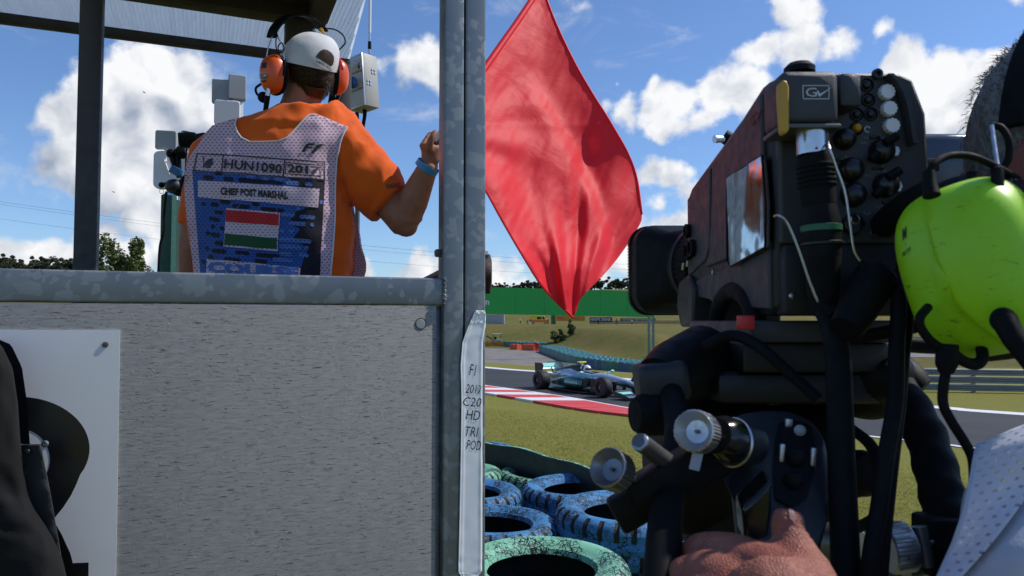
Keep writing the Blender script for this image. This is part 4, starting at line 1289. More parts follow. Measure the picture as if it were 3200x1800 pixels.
# driver
mw = ROOTM[car.name]
bm = bmesh.new()
loft(bm, [ering((-.08, 0, z), a, b_, n=14) for z, a, b_ in ((.40, .16, .19), (.60, .14, .2), (.68, .08, .12), (.72, .06, .06), (.78, .06, .06))])
ell(bm, (-.04, 0, .80), (.11, .09, .125), u=14, v=10)
bm = fuse(bm, .03, 3); bm.transform(mw)
for f in bm.faces: f.material_index = 1 if (mw.inverted() @ f.calc_center_median()).z > .72 else 0
dr = obj('person', bm, [C_BLU, SKIN]); tag(dr, 'driver in white helmet seated in the racing car cockpit', 'person')
bm = bmesh.new(); ell(bm, (-.04, 0, .80), (.155, .125, .145), u=20, v=14); bm.transform(mw); hl = obj('helmet', bm, WHITEP, dr)
bm = bmesh.new(); lathe(bm, [(.135, -.035), (.165, -.03), (.165, .03), (.135, .035)], (-.03, 0, .81), Z, 20, True, X, R(20), R(160)); bm.transform(mw); obj('visor', bm, GLASSD, dr)
# ------------------------------------------------------------------ marshal booth
TH = R(22.5)
OB = V((P(1387, 1000, 2.1).x, 2.1, 0))
BM_ = MX.Translation(OB) @ MX.Rotation(TH, 4, 'Z')
BI = BM_.inverted()
booth = thing('marshal_booth', 'galvanised steel marshal booth with grey plywood side and clear ribbed roof', 'booth', m=BM_)
GZ = .80
def bbox(name, p0, p1, m, bev=.0015, parent=None, **kw):
    bm = bmesh.new(); box2(bm, p0, p1, bev); return obj(name, bm, m, parent or booth, local=True, **kw)
def sqtube(name, p0, p1, m, r=.006):
    """square hollow section with rounded corners, along z"""
    bm = bmesh.new(); w, d_ = p1[0] - p0[0], p1[1] - p0[1]
    pl = rrect(w, d_, r, 4); c_ = ((p0[0] + p1[0]) / 2, (p0[1] + p1[1]) / 2, p0[2])
    prism(bm, pl, c_, X, Y, Z, p1[2] - p0[2]); return obj(name, bm, m, booth, local=True, ang=25)
post1 = sqtube('post', (0, 0, GZ), (.060, .060, 3.80), GALV)
post2 = sqtube('post', (.0645, .0, GZ), (.1275, .060, 3.80), GALV)
bm = bmesh.new(); pl = rrect(.040, .078, .006, 4)
prism(bm, pl, (-1.75, .026, 2.631), Y, Z, X, 1.752); rail = obj('rail', bm, GALV, booth, local=True, ang=25)
# weld bead where rail meets post
bm = bmesh.new()
pts = [V((.003 + .0022 * math.sin(i * 1.9), .002 + .0012 * math.sin(i * 2.3), 2.588 + i * .0042)) for i in range(21)]
tube(bm, pts, [.0042 + .0016 * math.sin(i * 2.9) ** 2 for i in range(21)], 8); obj('weld_bead', bm, GALV, booth, local=True)
panel = bbox('plywood_panel', (-1.75, .007, GZ + .05), (-.021, .025, 2.5905), PLY, .001)
bbox('backing_strip', (-.0195, .030, GZ), (-.0005, .050, 2.59), GALV)
bbox('lower_rail', (-1.75, .028, GZ + .02), (-.001, .058, GZ + .09), GALV)
bm = bmesh.new(); lathe(bm, [(0, .0012), (.0125, .0010), (.0138, -.001), (.0138, -.004), (0, -.004)], BI @ P(1318, 1012, 2.069) * 1.0, -Y, 28)
# plug sits on the panel face
for v in bm.verts: pass
plug_c = BI @ P(1318, 1012, 2.069)
bm.free(); bm = bmesh.new(); lathe(bm, [(0, .0014), (.0122, .0012), (.0136, -.0004), (.0136, -.004), (0, -.004)], (plug_c.x, .0068, plug_c.z), -Y, 28)
obj('plug', bm, GREYP, booth, local=True)
bm = bmesh.new(); lathe(bm, [(.0138, -.003), (.0152, .0004), (.0165, .0006), (.0168, -.003)], (plug_c.x, .0068, plug_c.z), -Y, 28, True); obj('plug_rim', bm, INK, booth, local=True)
# bolt heads either side of the twin post
for x, ax, pz in ((-.001, -X, 2.744), (.129, X, 2.744)):
    bm = bmesh.new(); c_ = V((x, .032, pz)); lathe(bm, [(0, .016), (.010, .016), (.013, .012), (.013, .0)], c_, ax, 6); obj('bolt_head', bm, DARKALU, booth, local=True, ang=20)
# floor of the booth (out of sight behind the panel), legs
bbox('booth_floor', (-1.75, .06, 1.64), (.06, 1.50, 1.70), DARKW)
# roof
RZ = 3.80
def redge(y): return -.009 - .0575 / .653 * (1.53 - y)
bm = bmesh.new(); rp = [(-1.95, -.10), (redge(-.1), -.10), (redge(1.53), 1.53), (-1.95, 1.53)]
prism(bm, rp, (0, 0, RZ), X, Y, Z, .003); prism(bm, rp, (0, 0, RZ + .013), X, Y, Z, .002)
obj('roof_sheet', bm, POLY, booth, local=True, smooth=False)
def flutem():
    m, b, out = newmat('sheet_flute')
    t = b.n('ShaderNodeBsdfTranslucent', {'Color': (.80, .83, .85, 1)}); tr_ = b.n('ShaderNodeBsdfTransparent', {'Color': (.8, .85, .9, 1)})
    mm = b.n('ShaderNodeMixShader', (.55, t.outputs[0], tr_.outputs[0])); b.t.links.new(mm.outputs[0], out.inputs[0])
    return m
FLUTE = flutem()
bm = bmesh.new()
x = -1.94
while x < -.012:
    y0_ = max(-.10, 1.53 - (-.012 - x) * .653 / .0575)
    box2(bm, (x, y0_, RZ + .0032), (x + .0022, 1.53, RZ + .0128)); x += .0165
fl = obj('flutes', bm, FLUTE, booth, local=True, smooth=False); fl['kind'] = 'stuff'
bbox('roof_beam', (-1.95, 1.490, RZ - .040), (-.012, 1.529, RZ - .001), DARKW)
bbox('roof_beam', (-1.02, .900, RZ - .075), (-.205, .990, RZ - .001), DARKW)
bbox('roof_board', (-1.02, -.05, RZ - .035), (-.285, .895, RZ - .0015), DARKW)
bbox('roof_beam', (-.280, -.05, RZ - .085), (-.205, .898, RZ - .001), DARKW)
bbox('roof_beam', (-.36, .88, RZ - .16), (-.255, .985, RZ - .086), DARKW)
lp = BI @ P(272, 700, 2.5)
lpost = bbox('rear_post', (lp.x - .034, lp.y - .034, 1.70), (lp.x + .034, lp.y + .034, RZ - .002), DARKPOST, .004)
bbox('rear_post', (-.07, 1.45, 1.70), (-.01, 1.484, RZ - .041), DARKPOST, .004)

def on_booth(px, py, y):
    """point on the booth-local plane y = const under a photograph pixel"""
    o_ = BI @ EYE; r = (BI.to_3x3() @ RAY(px, py))
    return o_ + r * ((y - o_.y) / r.y)
def flat_poly(name, pts, m, parent, th, y):
    """flat cut film: polygon of photograph pixels on booth plane y, thickness th"""
    vs, fs = fill2d(pts, 60)
    o = pydata(name, [on_booth(px, py, y) for px, py in vs], fs, m, parent, local=True)
    sd_ = o.modifiers.new('s', 'SOLIDIFY'); sd_.thickness = th; sd_.offset = 0
    return o
# ------------------------------------------------------------------ number board screwed to the panel
board = thing('number_board', 'white number board with a large black digit 2 screwed to the plywood', 'sign', m=BM_)
ytop = on_booth(200, 1028, .0025)
r0, r1 = on_booth(375, 1031, .0025), on_booth(362, 1800, .0025)
bm = bmesh.new()
pts = [V((-1.5, 0, r0.z + .004)), V((r0.x, 0, r0.z)), V((r1.x, 0, r1.z)), V((r1.x - .004, 0, r1.z - .45)), V((-1.5, 0, r1.z - .45))]
loft(bm, [[p + Y * .0022 for p in pts], [p + Y * .0066 for p in pts]])
obj('plate', bm, SIGNW, board, local=True, smooth=False)
outer = [(60 + 220 * math.sin(a), 1402 - 162 * math.cos(a)) for a in [R(-75 + 195 * i / 30) for i in range(31)]]
tail = [(240, 1510), (222, 1548), (198, 1585), (168, 1622), (90, 1700), (20, 1765)]
inner = [(40, 1640), (95, 1570), (128, 1510)] + [(62 + 94 * math.sin(a), 1436 - 96 * math.cos(a)) for a in [R(120 - 200 * i / 24) for i in range(25)]]
flat_poly('digit_film', [(x, y) for x, y in outer if True] + tail + [(-40, 1765), (-40, 1720)] + inner, SIGNK, board, .0004, .0017)
flat_poly('digit_film', [(-40, 1768), (190, 1761), (277, 1758), (274, 1960), (-40, 1990)], SIGNK, board, .0004, .0017)
for px, py, r_ in ((329, 1077, .0068), (142, 1386, .0075)):
    c_ = on_booth(px, py, .002); bm = bmesh.new()
    lathe(bm, [(0, .0020), (r_ * .45, .0018), (r_ * .5, .0035), (r_, .0026), (r_ * 1.02, 0), (0, -.001)], (c_.x, .0018, c_.z), -Y, 20); obj('screw', bm, DARKALU if r_ < .007 else SILVER, board, local=True)
# ------------------------------------------------------------------ tape label on the post
tl_ = [(970, 1484, 1517), (985, 1478, 1521), (1020, 1462, 1521), (1070, 1444, 1514), (1140, 1438, 1514), (1250, 1441, 1513), (1384, 1439, 1513), (1500, 1437, 1513), (1611, 1435, 1513), (1730, 1432, 1513), (1786, 1431, 1512), (1800, 1440, 1500), (1850, 1436, 1512)]
tape = thing('tape_label', 'long strip of white tape with handwritten marker lines stuck down the post', 'label', m=BM_)
bm = bmesh.new()
def tape_f(u, v):
    i = v * (len(tl_) - 1); k = min(int(i), len(tl_) - 2); f = i - k
    py = tl_[k][0] + (tl_[k + 1][0] - tl_[k][0]) * f
    xl = tl_[k][1] + (tl_[k + 1][1] - tl_[k][1]) * f; xr = tl_[k][2] + (tl_[k + 1][2] - tl_[k][2]) * f
    p = on_booth(xl + (xr - xl) * u, py, -.003)
    n = NZ.noise(V((u * 2.2, v * 26, 3))) * .0013 * (.35 + abs(u - .5) * 1.6) + NZ.noise(V((u * 7, v * 70, 9))) * .0016 * max(0, 1 - v * 6)
    fold = .0016 * math.exp(-((u - .12) / .05) ** 2) + .0012 * math.exp(-((u - .86) / .06) ** 2)
    crumple = .012 * max(0, 1 - v / .16) * abs(NZ.noise(V((u * 5, v * 40, 1))))
    edge = .010 * sstep(.9, 1, u) - .003 * sstep(.08, 0, u)
    return V((p.x, -.0035 + n - fold - crumple + edge, p.z))
grid(bm, 26, 150, tape_f)
tp_ = obj('strip', bm, TAPEW, tape, local=True)
sd = tp_.modifiers.new('s', 'SOLIDIFY'); sd.thickness = .0006
tb = bvh_of(tp_)
for s_, x0, x1, y0, y1 in (('F1', 1466, 1487, 1172, 1137), ('2017', 1454, 1506, 1228, 1200), ('C20', 1446, 1503, 1268, 1240), ('HD', 1455, 1499, 1310, 1280), ('TRI', 1452, 1494, 1362, 1332), ('POD', 1457, 1502, 1404, 1374)):
    print_text('handwriting', tb, s_, (x0, y0), (x1, y0 + 4), (x0 + 2, y1), INK, tape, .0012, bold=-.005, shear=.2)

# ------------------------------------------------------------------ marshal
marshal_feet = V((P(850, 900, 2.42).x, 2.40, 1.70))
def PR(px, py, d): return P(px, py, d)
def body_rings(scale=1.0, inset=0.0):
    rows = [(1010, 622, 1098, .145), (960, 612, 1105, .150), (860, 606, 1110, .155), (760, 598, 1114, .155), (680, 592, 1104, .155), (600, 586, 1086, .152), (520, 585, 1086, .145), (460, 604, 1090, .132), (425, 640, 1086, .118), (398, 696, 1056, .10), (374, 770, 1014, .085), (352, 840, 992, .075), (336, 866, 996, .068)]
    out = []
    for py, xl, xr, hd in rows:
        c = P((xl + xr) / 2, py, 2.40 - (.02 if py < 420 else 0)); hw = (xr - xl) / 2 / F * 2.40
        out.append(ering(c, (hw - inset), (hd - inset), RGT, V((-.10, 1, 0)).normalized(), 28, 2.35))
    return out
bm = bmesh.new()
loft(bm, body_rings(inset=.022))
# neck and head: turned to his left, chin up a little
HF = V((-.60, .80, .10)).normalized(); HE = V((.80, .60, .0)).normalized(); HU = HE.cross(HF).normalized()
HU = (HU + HE * -.04).normalized()
HC = P(966, 216, 2.44)
HR = MX((HE, HF, HU)).transposed()
tube(bm, [P(930, 372, 2.44), P(940, 325, 2.44), P(955, 265, 2.44)], [.075, .062, .062], 18)
ell(bm, HC, (.076, .097, .108), HR)
ell(bm, HC + HF * .055 - HU * .055, (.052, .050, .055), HR)                 # jaw
ell(bm, HC + HF * .102 - HU * .012, (.013, .020, .026), HR)                 # nose
for s_ in (-1, 1): ell(bm, HC + HE * s_ * .080 - HU * .012, (.010, .020, .032), HR)   # ears
# right arm raised to the flag staff
SH, EL, WR = P(1078, 468, 2.42), P(1264, 688, 2.40), P(1344, 508, 2.34)
tube(bm, smooth_path([SH, SH.lerp(EL, .5) + V((0, 0, .005)), EL, EL + (WR - EL) * .03], 5), [.072, .07, .068, .066, .064, .062, .060, .058, .057, .056, .056, .055, .054, .053, .052, .051][:16], 16)
tube(bm, [EL + V((-.004, 0, -.018)), EL.lerp(WR, .12), EL.lerp(WR, .35), EL.lerp(WR, .65), WR], [.044, .050, .050, .041, .030], 16)
ell(bm, EL + V((.006, -.005, -.022)), (.038, .036, .034))
tube(bm, [WR, P(1347, 480, 2.34), P(1350, 455, 2.34)], [.028, .032, .036], 14, flat=.8)
# fist: four fingers wrapped over the staff, thumb alongside
FA = (P(1700, -55, 2.95) - P(1366, 425, 2.35)).normalized()
for k in range(4):
    q = P(1354, 452, 2.335) + FA * (k * .019 - .012)
    tube(bm, smooth_path([q + V((-.024, -.018, 0)), q + V((-.030, .012, .006)), q + V((-.006, .036, .010)), q + V((.022, .030, .006)), q + V((.026, .006, .0))], 3), [.011] * 13, 8)
tube(bm, smooth_path([P(1340, 470, 2.315), P(1343, 448, 2.30), P(1353, 425, 2.30), P(1362, 408, 2.31)], 3), [.014, .014, .013, .013, .012, .012, .011, .011, .010, .009], 10)
# left arm hanging
LS = P(660, 505, 2.40); LE = P(608, 760, 2.42); LW = P(596, 1010, 2.50)
tube(bm, [LS, LS.lerp(LE, .5), LE], [.066, .058, .050], 14)
tube(bm, [LE, LE.lerp(LW, .3), LW], [.050, .047, .030], 14)
ell(bm, LW + V((0, 0, -.06)), (.030, .045, .06))
for k in range(4): tube(bm, [LW + V((0, -.03 + k * .02, -.09)), LW + V((.012, -.03 + k * .02, -.14)), LW + V((.03, -.03 + k * .02, -.16))], [.010, .009, .008], 8)
tube(bm, [LW + V((0, -.03, -.04)), LW + V((.015, -.06, -.08)), LW + V((.03, -.06, -.11))], [.012, .011, .009], 8)
# hips and legs down to the booth floor
hipc = P(858, 1010, 2.40)
for s_ in (-1, 1):
    h0 = hipc + V((s_ * .11, 0, -.02)); ft = V((hipc.x + s_ * .15, 2.42, 1.70))
    tube(bm, [h0, h0.lerp(ft, .45), h0.lerp(ft, .55), ft + V((0, 0, .06))], [.105, .075, .068, .05], 14)
    box(bm, ft + V((0, .05, .04)), (.10, .27, .08))
bm = fuse(bm, .006, 5, .5)
for f in bm.faces:
    f.material_index = 1 if f.calc_center_median().z < hipc.z - .01 and abs(f.calc_center_median().x - hipc.x) < .24 else 0
man = obj('person', bm, [SKIN, TROUS])
tag(man, 'marshal in orange shirt, mesh tabard and white cap with one arm raised to the flag', 'person')
# shirt
bm = bmesh.new()
loft(bm, body_rings())
sdir = (EL - SH)
tube(bm, [SH - sdir * .35 + V((-.02, 0, .02)), SH + V((0, 0, .004)), SH + sdir * .35 + V((.004, 0, -.006)), SH + sdir * .66 + V((0, 0, -.003)), SH + sdir * .80 + V((-.004, 0, .006))], [.10, .102, .098, .090, .084], 22)
tube(bm, [P(700, 480, 2.40), P(660, 535, 2.40), P(637, 620, 2.41), P(630, 705, 2.41)], [.062, .072, .073, .075], 20)
bm = fuse(bm, .007, 7, .5)
# cloth folds: shallow drapes from the shoulder and the armpit
for v in bm.verts:
    p = v.co
    n = NZ.noise(V((p.x * 9 + p.z * 5, p.y * 6, p.z * 6 - p.x * 8))) * .010 + NZ.noise(V((p.x * 20 - p.z * 16, p.y * 14, p.z * 9 + p.x * 14))) * .006 - abs(NZ.noise(V((p.x * 13 + p.z * 9, p.y * 8, p.z * 7 - p.x * 11 + 4)))) * .007
    if p.x > SH.x - .02: n *= 1.7
    v.co = p + v.normal * n
shirt = obj('shirt', bm, SHIRT, man)
sb_ = bvh_of(shirt)
# collar ribbing
bm = bmesh.new()
cc = P(940, 338, 2.43)
pts = []
for k in range(33):
    a = 2 * PI * k / 32
    pts.append(cc + RGT * (.070 * math.cos(a)) + V((0, 1, .12)) * (.068 * math.sin(a)) + V((0, 0, .006 * math.cos(a * 2))))
tube(bm, pts, .010, 10, cap=False, flat=.6); obj('collar', bm, SHIRT, man)
print_text('sleeve_lettering', sb_, 'HUNGARO', (1208, 590), (1252, 586), (1206, 576), INK, man, .002, bold=.01)
# wristband
bm = bmesh.new(); wc = P(1335, 522, 2.345); wa = (WR - EL).normalized()
lathe(bm, [(.0375, -.010), (.039, -.010), (.039, .010), (.0375, .010)], wc, (wa + V((.25, 0, .1))).normalized(), 30, True)
obj('wristband', bm, mat('wristband_blue', (.03, .28, .62), .4), man)
# lanyard
LANY = []
for k in range(29):
    a = R(-200 + 220 * k / 28)
    LANY.append(P(942, 334, 2.435) + RGT * (.071 * math.cos(a)) + V((0, 1, .32)) * (.071 * math.sin(a)))
bm = bmesh.new()
for off_ in (0,):
    rings = []
    for i, p in enumerate(LANY):
        rad = (p - P(942, 334, 2.435)); rad.z = 0; rad.normalize()
        rings.append([p + rad * .002 + V((0, 0, .0125)), p - rad * .001 + V((0, 0, .0125)), p - rad * .001 - V((0, 0, .0125)), p + rad * .002 - V((0, 0, .0125))])
    loft(bm, rings)
lany = obj('lanyard', bm, WEBBING, man)
print_text('lettering', bvh_of(lany), 'Friction Fighter', (918, 330), (988, 352), (919, 317), PRINTW, man, .0012, bold=.01)

# hair: short crop from under the cap to the nape
tilt = MX.Rotation(R(15), 3, HE) @ MX.Rotation(R(14), 3, HF)
CU, CF = tilt @ HU, tilt @ HF
CB = HC + HU * .030 - HF * .004
bm = bmesh.new()
rs = random.Random(8)
ell(bm, HC - HF * .003, (.0785, .0995, .108), HR, 32, 24)
kill = []
for v in bm.verts:
    l = HR.transposed() @ (v.co - HC)
    if l.y > .03 or l.z < -.088 + (.055 if l.y > 0 else 0) or (v.co - CB).dot(CU) > .004: kill.append(v)
bmesh.ops.delete(bm, geom=kill, context='VERTS')
tube(bm, [HC - HF * .048 - HU * .060, HC - HF * .036 - HU * .088], [.046, .036], 16)
hv = []; hf = []
for i in range(5000):
    a = rs.uniform(PI * .95, PI * 2.05); zz = rs.uniform(-.098, .03)
    rr_ = math.sqrt(max(.05, 1 - (zz / .110) ** 2))
    l = V((math.cos(a) * .079 * rr_, math.sin(a) * .1015 * rr_, zz))
    p = HC + HR @ l
    if (p - CB).dot(CU) > -.022: continue
    n = (HR @ V((l.x, l.y, l.z * .3))).normalized()
    tdir = (n * .6 - HU * .9 + HE * rs.uniform(-.3, .3)).normalized(); sd_ = n.cross(tdir).normalized() * .0009
    ln = rs.uniform(.004, .008); i0 = len(hv)
    hv += [p - sd_, p + sd_, p + tdir * ln + n * .002]; hf.append((i0, i0 + 1, i0 + 2))
o1 = obj('hair', bm, HAIRB, man)
hs = pydata('hair_strands', hv, hf, HAIRB, o1); hs['kind'] = 'stuff'

# cap
bm = bmesh.new()
rings = []
for k in range(15):
    t = k / 14
    h_ = .112 * math.sin(t * PI / 2); rr_ = math.cos(t * PI / 2) ** .70
    if k == 14: rr_ = .03
    rings.append([CB + CU * (h_ - .022) + HE * (math.cos(a) * .093 * rr_) + CF * (math.sin(a) * .113 * rr_) for a in [2 * PI * j / 36 for j in range(36)]])
loft(bm, rings)
for v in bm.verts:
    v.co += (v.co - CB).normalized() * (NZ.noise(v.co * 30) * .0022 + NZ.noise(v.co * 70) * .0008)
capo = obj('cap', bm, CAPM, man)
bm = bmesh.new()
def visor(u, v):
    a = PI * (.08 + .84 * u); r1_ = 1.0 + .62 * v
    return CB + CU * (-.018 - .012 * v - .030 * (math.cos(a)) ** 2 * v) + HE * (math.cos(a) * .088 * (1 + .12 * v)) + CF * (math.sin(a) * .104 * r1_)
grid(bm, 20, 8, visor); vo_ = obj('cap_visor', bm, CAPM, man); sd = vo_.modifiers.new('s', 'SOLIDIFY'); sd.thickness = .003
cb_ = bvh_of(capo)
Z2 = lambda x, y: (700 + .3106 * x, .3106 * y)
print_on('cap_opening', cb_, [Z2(*q) for q in ((922, 572), (940, 545), (965, 515), (1000, 497), (1040, 503), (1080, 530), (1105, 570), (1104, 620), (1092, 655), (1072, 665), (1020, 630))], HAIRB, man, .0009, 5)
print_on('cap_strap', cb_, [Z2(*q) for q in ((902, 585), (1010, 640), (1075, 680), (1090, 735), (1000, 690), (890, 630))], CAPM, man, .0022, 5)
print_text('lettering', cb_, 'HAHN+KO', Z2(925, 622), Z2(1062, 702), Z2(932, 600), INK, man, .0034, bold=.02)
# ---- tabard
Z3 = lambda x, y: (480 + .3864 * x, 330 + .3864 * y)
UVS = 1 / 1572.0
def uv_from(o, pts2, s=UVS):
    uv = o.data.uv_layers.new(name='UVMap')
    for l in o.data.loops: uv.data[l.index].uv = (pts2[l.vertex_index][0] * s, pts2[l.vertex_index][1] * s)
def print_uv(name, bvh, poly, m, parent, lift, step=14, s=UVS):
    vs, fs = fill2d(poly, step)
    o = pydata(name, [onto(bvh, x, y, lift) for x, y in vs], fs, m, parent, smooth=True)
    uv_from(o, vs, s); return o
vest_poly = [(740, 372), (735, 388), (739, 405), (747, 423), (757, 434), (766, 440), (800, 443), (840, 445), (866, 442), (883, 437), (897, 430), (914, 415), (928, 400), (942, 384), (955, 369), (968, 359), (982, 354),
             (1021, 369), (1060, 386), (1088, 397), (1078, 412), (1071, 427), (1064, 446), (1060, 465), (1055, 490), (1052, 515), (1049, 560), (1048, 600), (1048, 678), (1044, 740), (1040, 794), (1033, 860), (1026, 975),
             (622, 975), (606, 850), (598, 790), (592, 736), (584, 680), (578, 625), (576, 575), (578, 535), (588, 500), (602, 476), (622, 448), (640, 418), (664, 392), (700, 380)]
vs2, fs2 = fill2d(vest_poly, 11)
vp3 = []
for x, y in vs2:
    q = onto(sb_, x, y, .009)
    dv = NZ.noise(V((x * .012, y * .006, 1))) * .006 + NZ.noise(V((x * .03 + y * .012, y * .014, 4))) * .0035
    vp3.append(q + V((0, -1, 0)) * dv)
# relax so the cloth bridges hollows instead of clinging
nbr = [set() for _ in vp3]
for f in fs2:
    for a in range(len(f)): nbr[f[a]].add(f[(a + 1) % len(f)]); nbr[f[(a + 1) % len(f)]].add(f[a])
for it in range(6):
    new = []
    for i, p in enumerate(vp3):
        m_ = sum((vp3[j] for j in nbr[i]), V((0, 0, 0))) / max(1, len(nbr[i]))
        r_ = RAY(*vs2[i]); dep = (p - EYE).length
        t_ = (m_ - EYE).dot(r_)
        new.append(EYE + r_ * min(dep, (dep + t_) / 2))
    vp3 = new
vest = pydata('tabard', vp3, fs2, VEST, man, smooth=True); uv_from(vest, vs2)
sd = vest.modifiers.new('s', 'SOLIDIFY'); sd.thickness = .0016; sd.offset = 0
vb = bvh_of(vest)
# bound edge
bm = bmesh.new()
edge_pts = [onto(vb, x, y, .0015) for x, y in [vest_poly[i] for i in range(0, 17)]]
tube(bm, edge_pts, .0026, 6); obj('tabard_binding', bm, CAPM, man)
bm = bmesh.new(); edge_pts = [onto(vb, x - 1, y, .0015) for x, y in vest_poly[19:33]]
tube(bm, edge_pts, .0026, 6); obj('tabard_binding', bm, CAPM, man)
# front half of the tabard, seen past his side
bm = bmesh.new()
def frontv(u, v):
    py = 980 - v * 520
    x0, x1 = 1120 - v * 30, 620 + v * 20
    a = PI * u
    c = P((x0 + x1) / 2, py, 2.40); hw = (x0 - x1) / 2 / F * 2.40 * (1.0 if v < .5 else 1 - (v - .5) * .5)
    return c + RGT * (math.cos(a) * (hw + .015)) + V((0, 1, 0)) * (math.sin(a) * .19 + .03) + V((.03 * NZ.noise(V((u * 4, v * 5, 2))), .02 * NZ.noise(V((u * 5, v * 3, 7))), 0))
vs_ = grid(bm, 30, 24, frontv)
fo = obj('tabard_front', bm, VEST, man); uvl = fo.data.uv_layers.new(name='UVMap')
for l in fo.data.loops:
    co_ = fo.data.vertices[l.vertex_index].co; uvl.data[l.index].uv = (co_.x * .6, co_.z * .6)
LF = .0022
def vq(name, pts, m, lift=LF, step=14): return print_uv(name, vb, [Z3(*p) for p in pts], m, man, lift, step)
def vline(pts, w, m, lift, name='printed_line'):
    for a, b_ in zip(pts, pts[1:]):
        d_ = (V(b_) - V(a)).normalized() * w / 2; n_ = V((-d_.y, d_.x))
        vq(name, [tuple(V(a) - d_ + n_), tuple(V(b_) + d_ + n_), tuple(V(b_) + d_ - n_), tuple(V(a) - d_ - n_)], m, lift, 20)
vq('blue_print', [(318, 533), (700, 558), (1000, 580), (1380, 606), (1372, 800), (1352, 1180), (1345, 1420), (388, 1420), (368, 1180), (345, 900), (325, 640)], VBLUE)
vq('black_print', [(1090, 585), (1380, 606), (1372, 800), (1352, 1180), (1345, 1420), (1180, 1420), (1185, 1320), (1250, 1150), (1120, 1080), (1190, 1000), (1090, 950), (1150, 860), (1260, 820), (1320, 830), (1325, 690), (1180, 660)], VBLACK, LF * 1.5)
# round-ended dashes, dark on blue and blue on black
rs = random.Random(21)
def dash(x0, x1, y, h, m, lift):
    r_ = h / 2; x1 = max(x1, x0 + h); pts = []
    sl = .065
    for k in range(7): a = R(-90 + 30 * k); pts.append((x1 - r_ + r_ * math.cos(a), y + r_ * math.sin(a) + (x1 - 500) * sl))
    for k in range(7): a = R(90 + 30 * k); pts.append((x0 + r_ + r_ * math.cos(a), y + r_ * math.sin(a) + (x0 - 500) * sl))
    vq('print_dash', pts, m, lift, 16)
for x0, x1, y in ((405, 490, 587), (500, 560, 545), (570, 650, 587), (685, 1050, 590), (390, 425, 800), (465, 530, 800), (540, 628, 772), (640, 780, 802), (798, 862, 778), (870, 995, 812), (1000, 1060, 815), (498, 512, 862), (530, 566, 864), (455, 470, 915), (487, 540, 922), (468, 498, 980), (540, 590, 990), (428, 445, 1035), (468, 540, 1046), (500, 570, 1110), (422, 448, 1160), (475, 595, 1175), (665, 775, 1178), (830, 1020, 1185), (450, 490, 1225), (575, 705, 1238), (820, 920, 1235), (393, 408, 1270)):
    dash(x0, x1, y, 34, VBLACK, LF * 1.5)
for x0, x1, y in ((750, 830, 558), (875, 940, 562), (980, 1060, 565), (1070, 1180, 588), (1225, 1285, 590), (1030, 1145, 845), (1155, 1190, 788), (1185, 1305, 855), (1090, 1230, 912), (1262, 1292, 915), (1022, 1060, 980), (1095, 1140, 978), (1015, 1275, 1048), (1020, 1195, 1105), (1220, 1252, 1102), (1020, 1120, 1163), (1172, 1255, 1163), (960, 1130, 1215), (1335, 1365, 728)):
    dash(x0, x1, y, 34, VLBLUE, LF * 2.0)
vq('white_print', [(368, 607), (700, 628), (1000, 650), (1333, 674), (1326, 826), (1000, 795), (700, 768), (370, 742)], VWHITE, LF * 2.4)
print_text('lettering', vb, 'CHIEF POST MARSHAL', Z3(552, 722), Z3(1088, 761), Z3(552, 660), INK, man, LF * 3.2, bold=.045)
# header box
vline([(358, 390), (700, 408), (1060, 436), (1380, 458)], 9, INK, LF * 1.4)
vline([(328, 528), (700, 552), (1060, 580), (1378, 602)], 9, INK, LF * 2.6)
for a, b_ in (((358, 390), (328, 528)), ((568, 402), (552, 542)), ((1062, 437), (1050, 578)), ((1380, 458), (1378, 602))): vline([a, b_], 9, INK, LF * 1.4)
print_text('lettering', vb, 'HUN1090', Z3(575, 512), Z3(1038, 556), Z3(582, 432), INK, man, LF * 2.6, bold=.022)
vline([(1072, 462), (1352, 486)], 7, INK, LF * 1.4); vline([(1066, 552), (1348, 574)], 7, INK, LF * 1.4); vline([(1072, 462), (1066, 552)], 7, INK, LF * 1.4); vline([(1352, 486), (1348, 574)], 7, INK, LF * 1.4)
print_text('lettering', vb, '2017', Z3(1080, 544), Z3(1338, 566), Z3(1082, 474), INK, man, LF * 2.8, bold=.04)
# eagle-like mark in the first box
vq('printed_emblem', [(402, 412), (410, 470), (404, 502), (422, 500), (424, 455), (445, 440), (470, 430), (485, 424), (478, 450), (488, 470), (465, 486), (462, 505), (432, 508), (434, 490), (415, 460), (412, 412)], INK, LF * 1.6, 10)
# F1 mark
vq('printed_emblem', [(1196, 378), (1222, 330), (1238, 312), (1268, 306), (1306, 308), (1296, 322), (1262, 322), (1248, 334), (1288, 336), (1278, 350), (1240, 348), (1222, 380)], INK, LF * 1.6, 10)
vq('printed_emblem', [(1268, 386), (1298, 348), (1322, 318), (1346, 312), (1384, 316), (1348, 330), (1322, 352), (1296, 388)], INK, LF * 1.6, 10)
print_text('lettering', vb, 'FIA Formula 1', Z3(1165, 398), Z3(1310, 408), Z3(1168, 386), INK, man, LF * 1.6, shear=.3)
print_text('lettering', vb, 'World Championship', Z3(1160, 414), Z3(1305, 424), Z3(1162, 405), INK, man, LF * 1.6, shear=.3)
# flag of three bands
vq('white_print', [(595, 829), (810, 848), (1026, 868), (1015, 1020), (1006, 1178), (790, 1160), (574, 1142), (585, 985)], VWHITE, LF * 2.4)
vq('flag_band_red', [(599, 842), (810, 861), (1019, 880), (1012, 970), (800, 954), (592, 938)], VRED, LF * 3.2)
vq('flag_band_green', [(587, 1036), (800, 1056), (1004, 1074), (1001, 1162), (790, 1146), (581, 1128)], VGREEN, LF * 3.2)
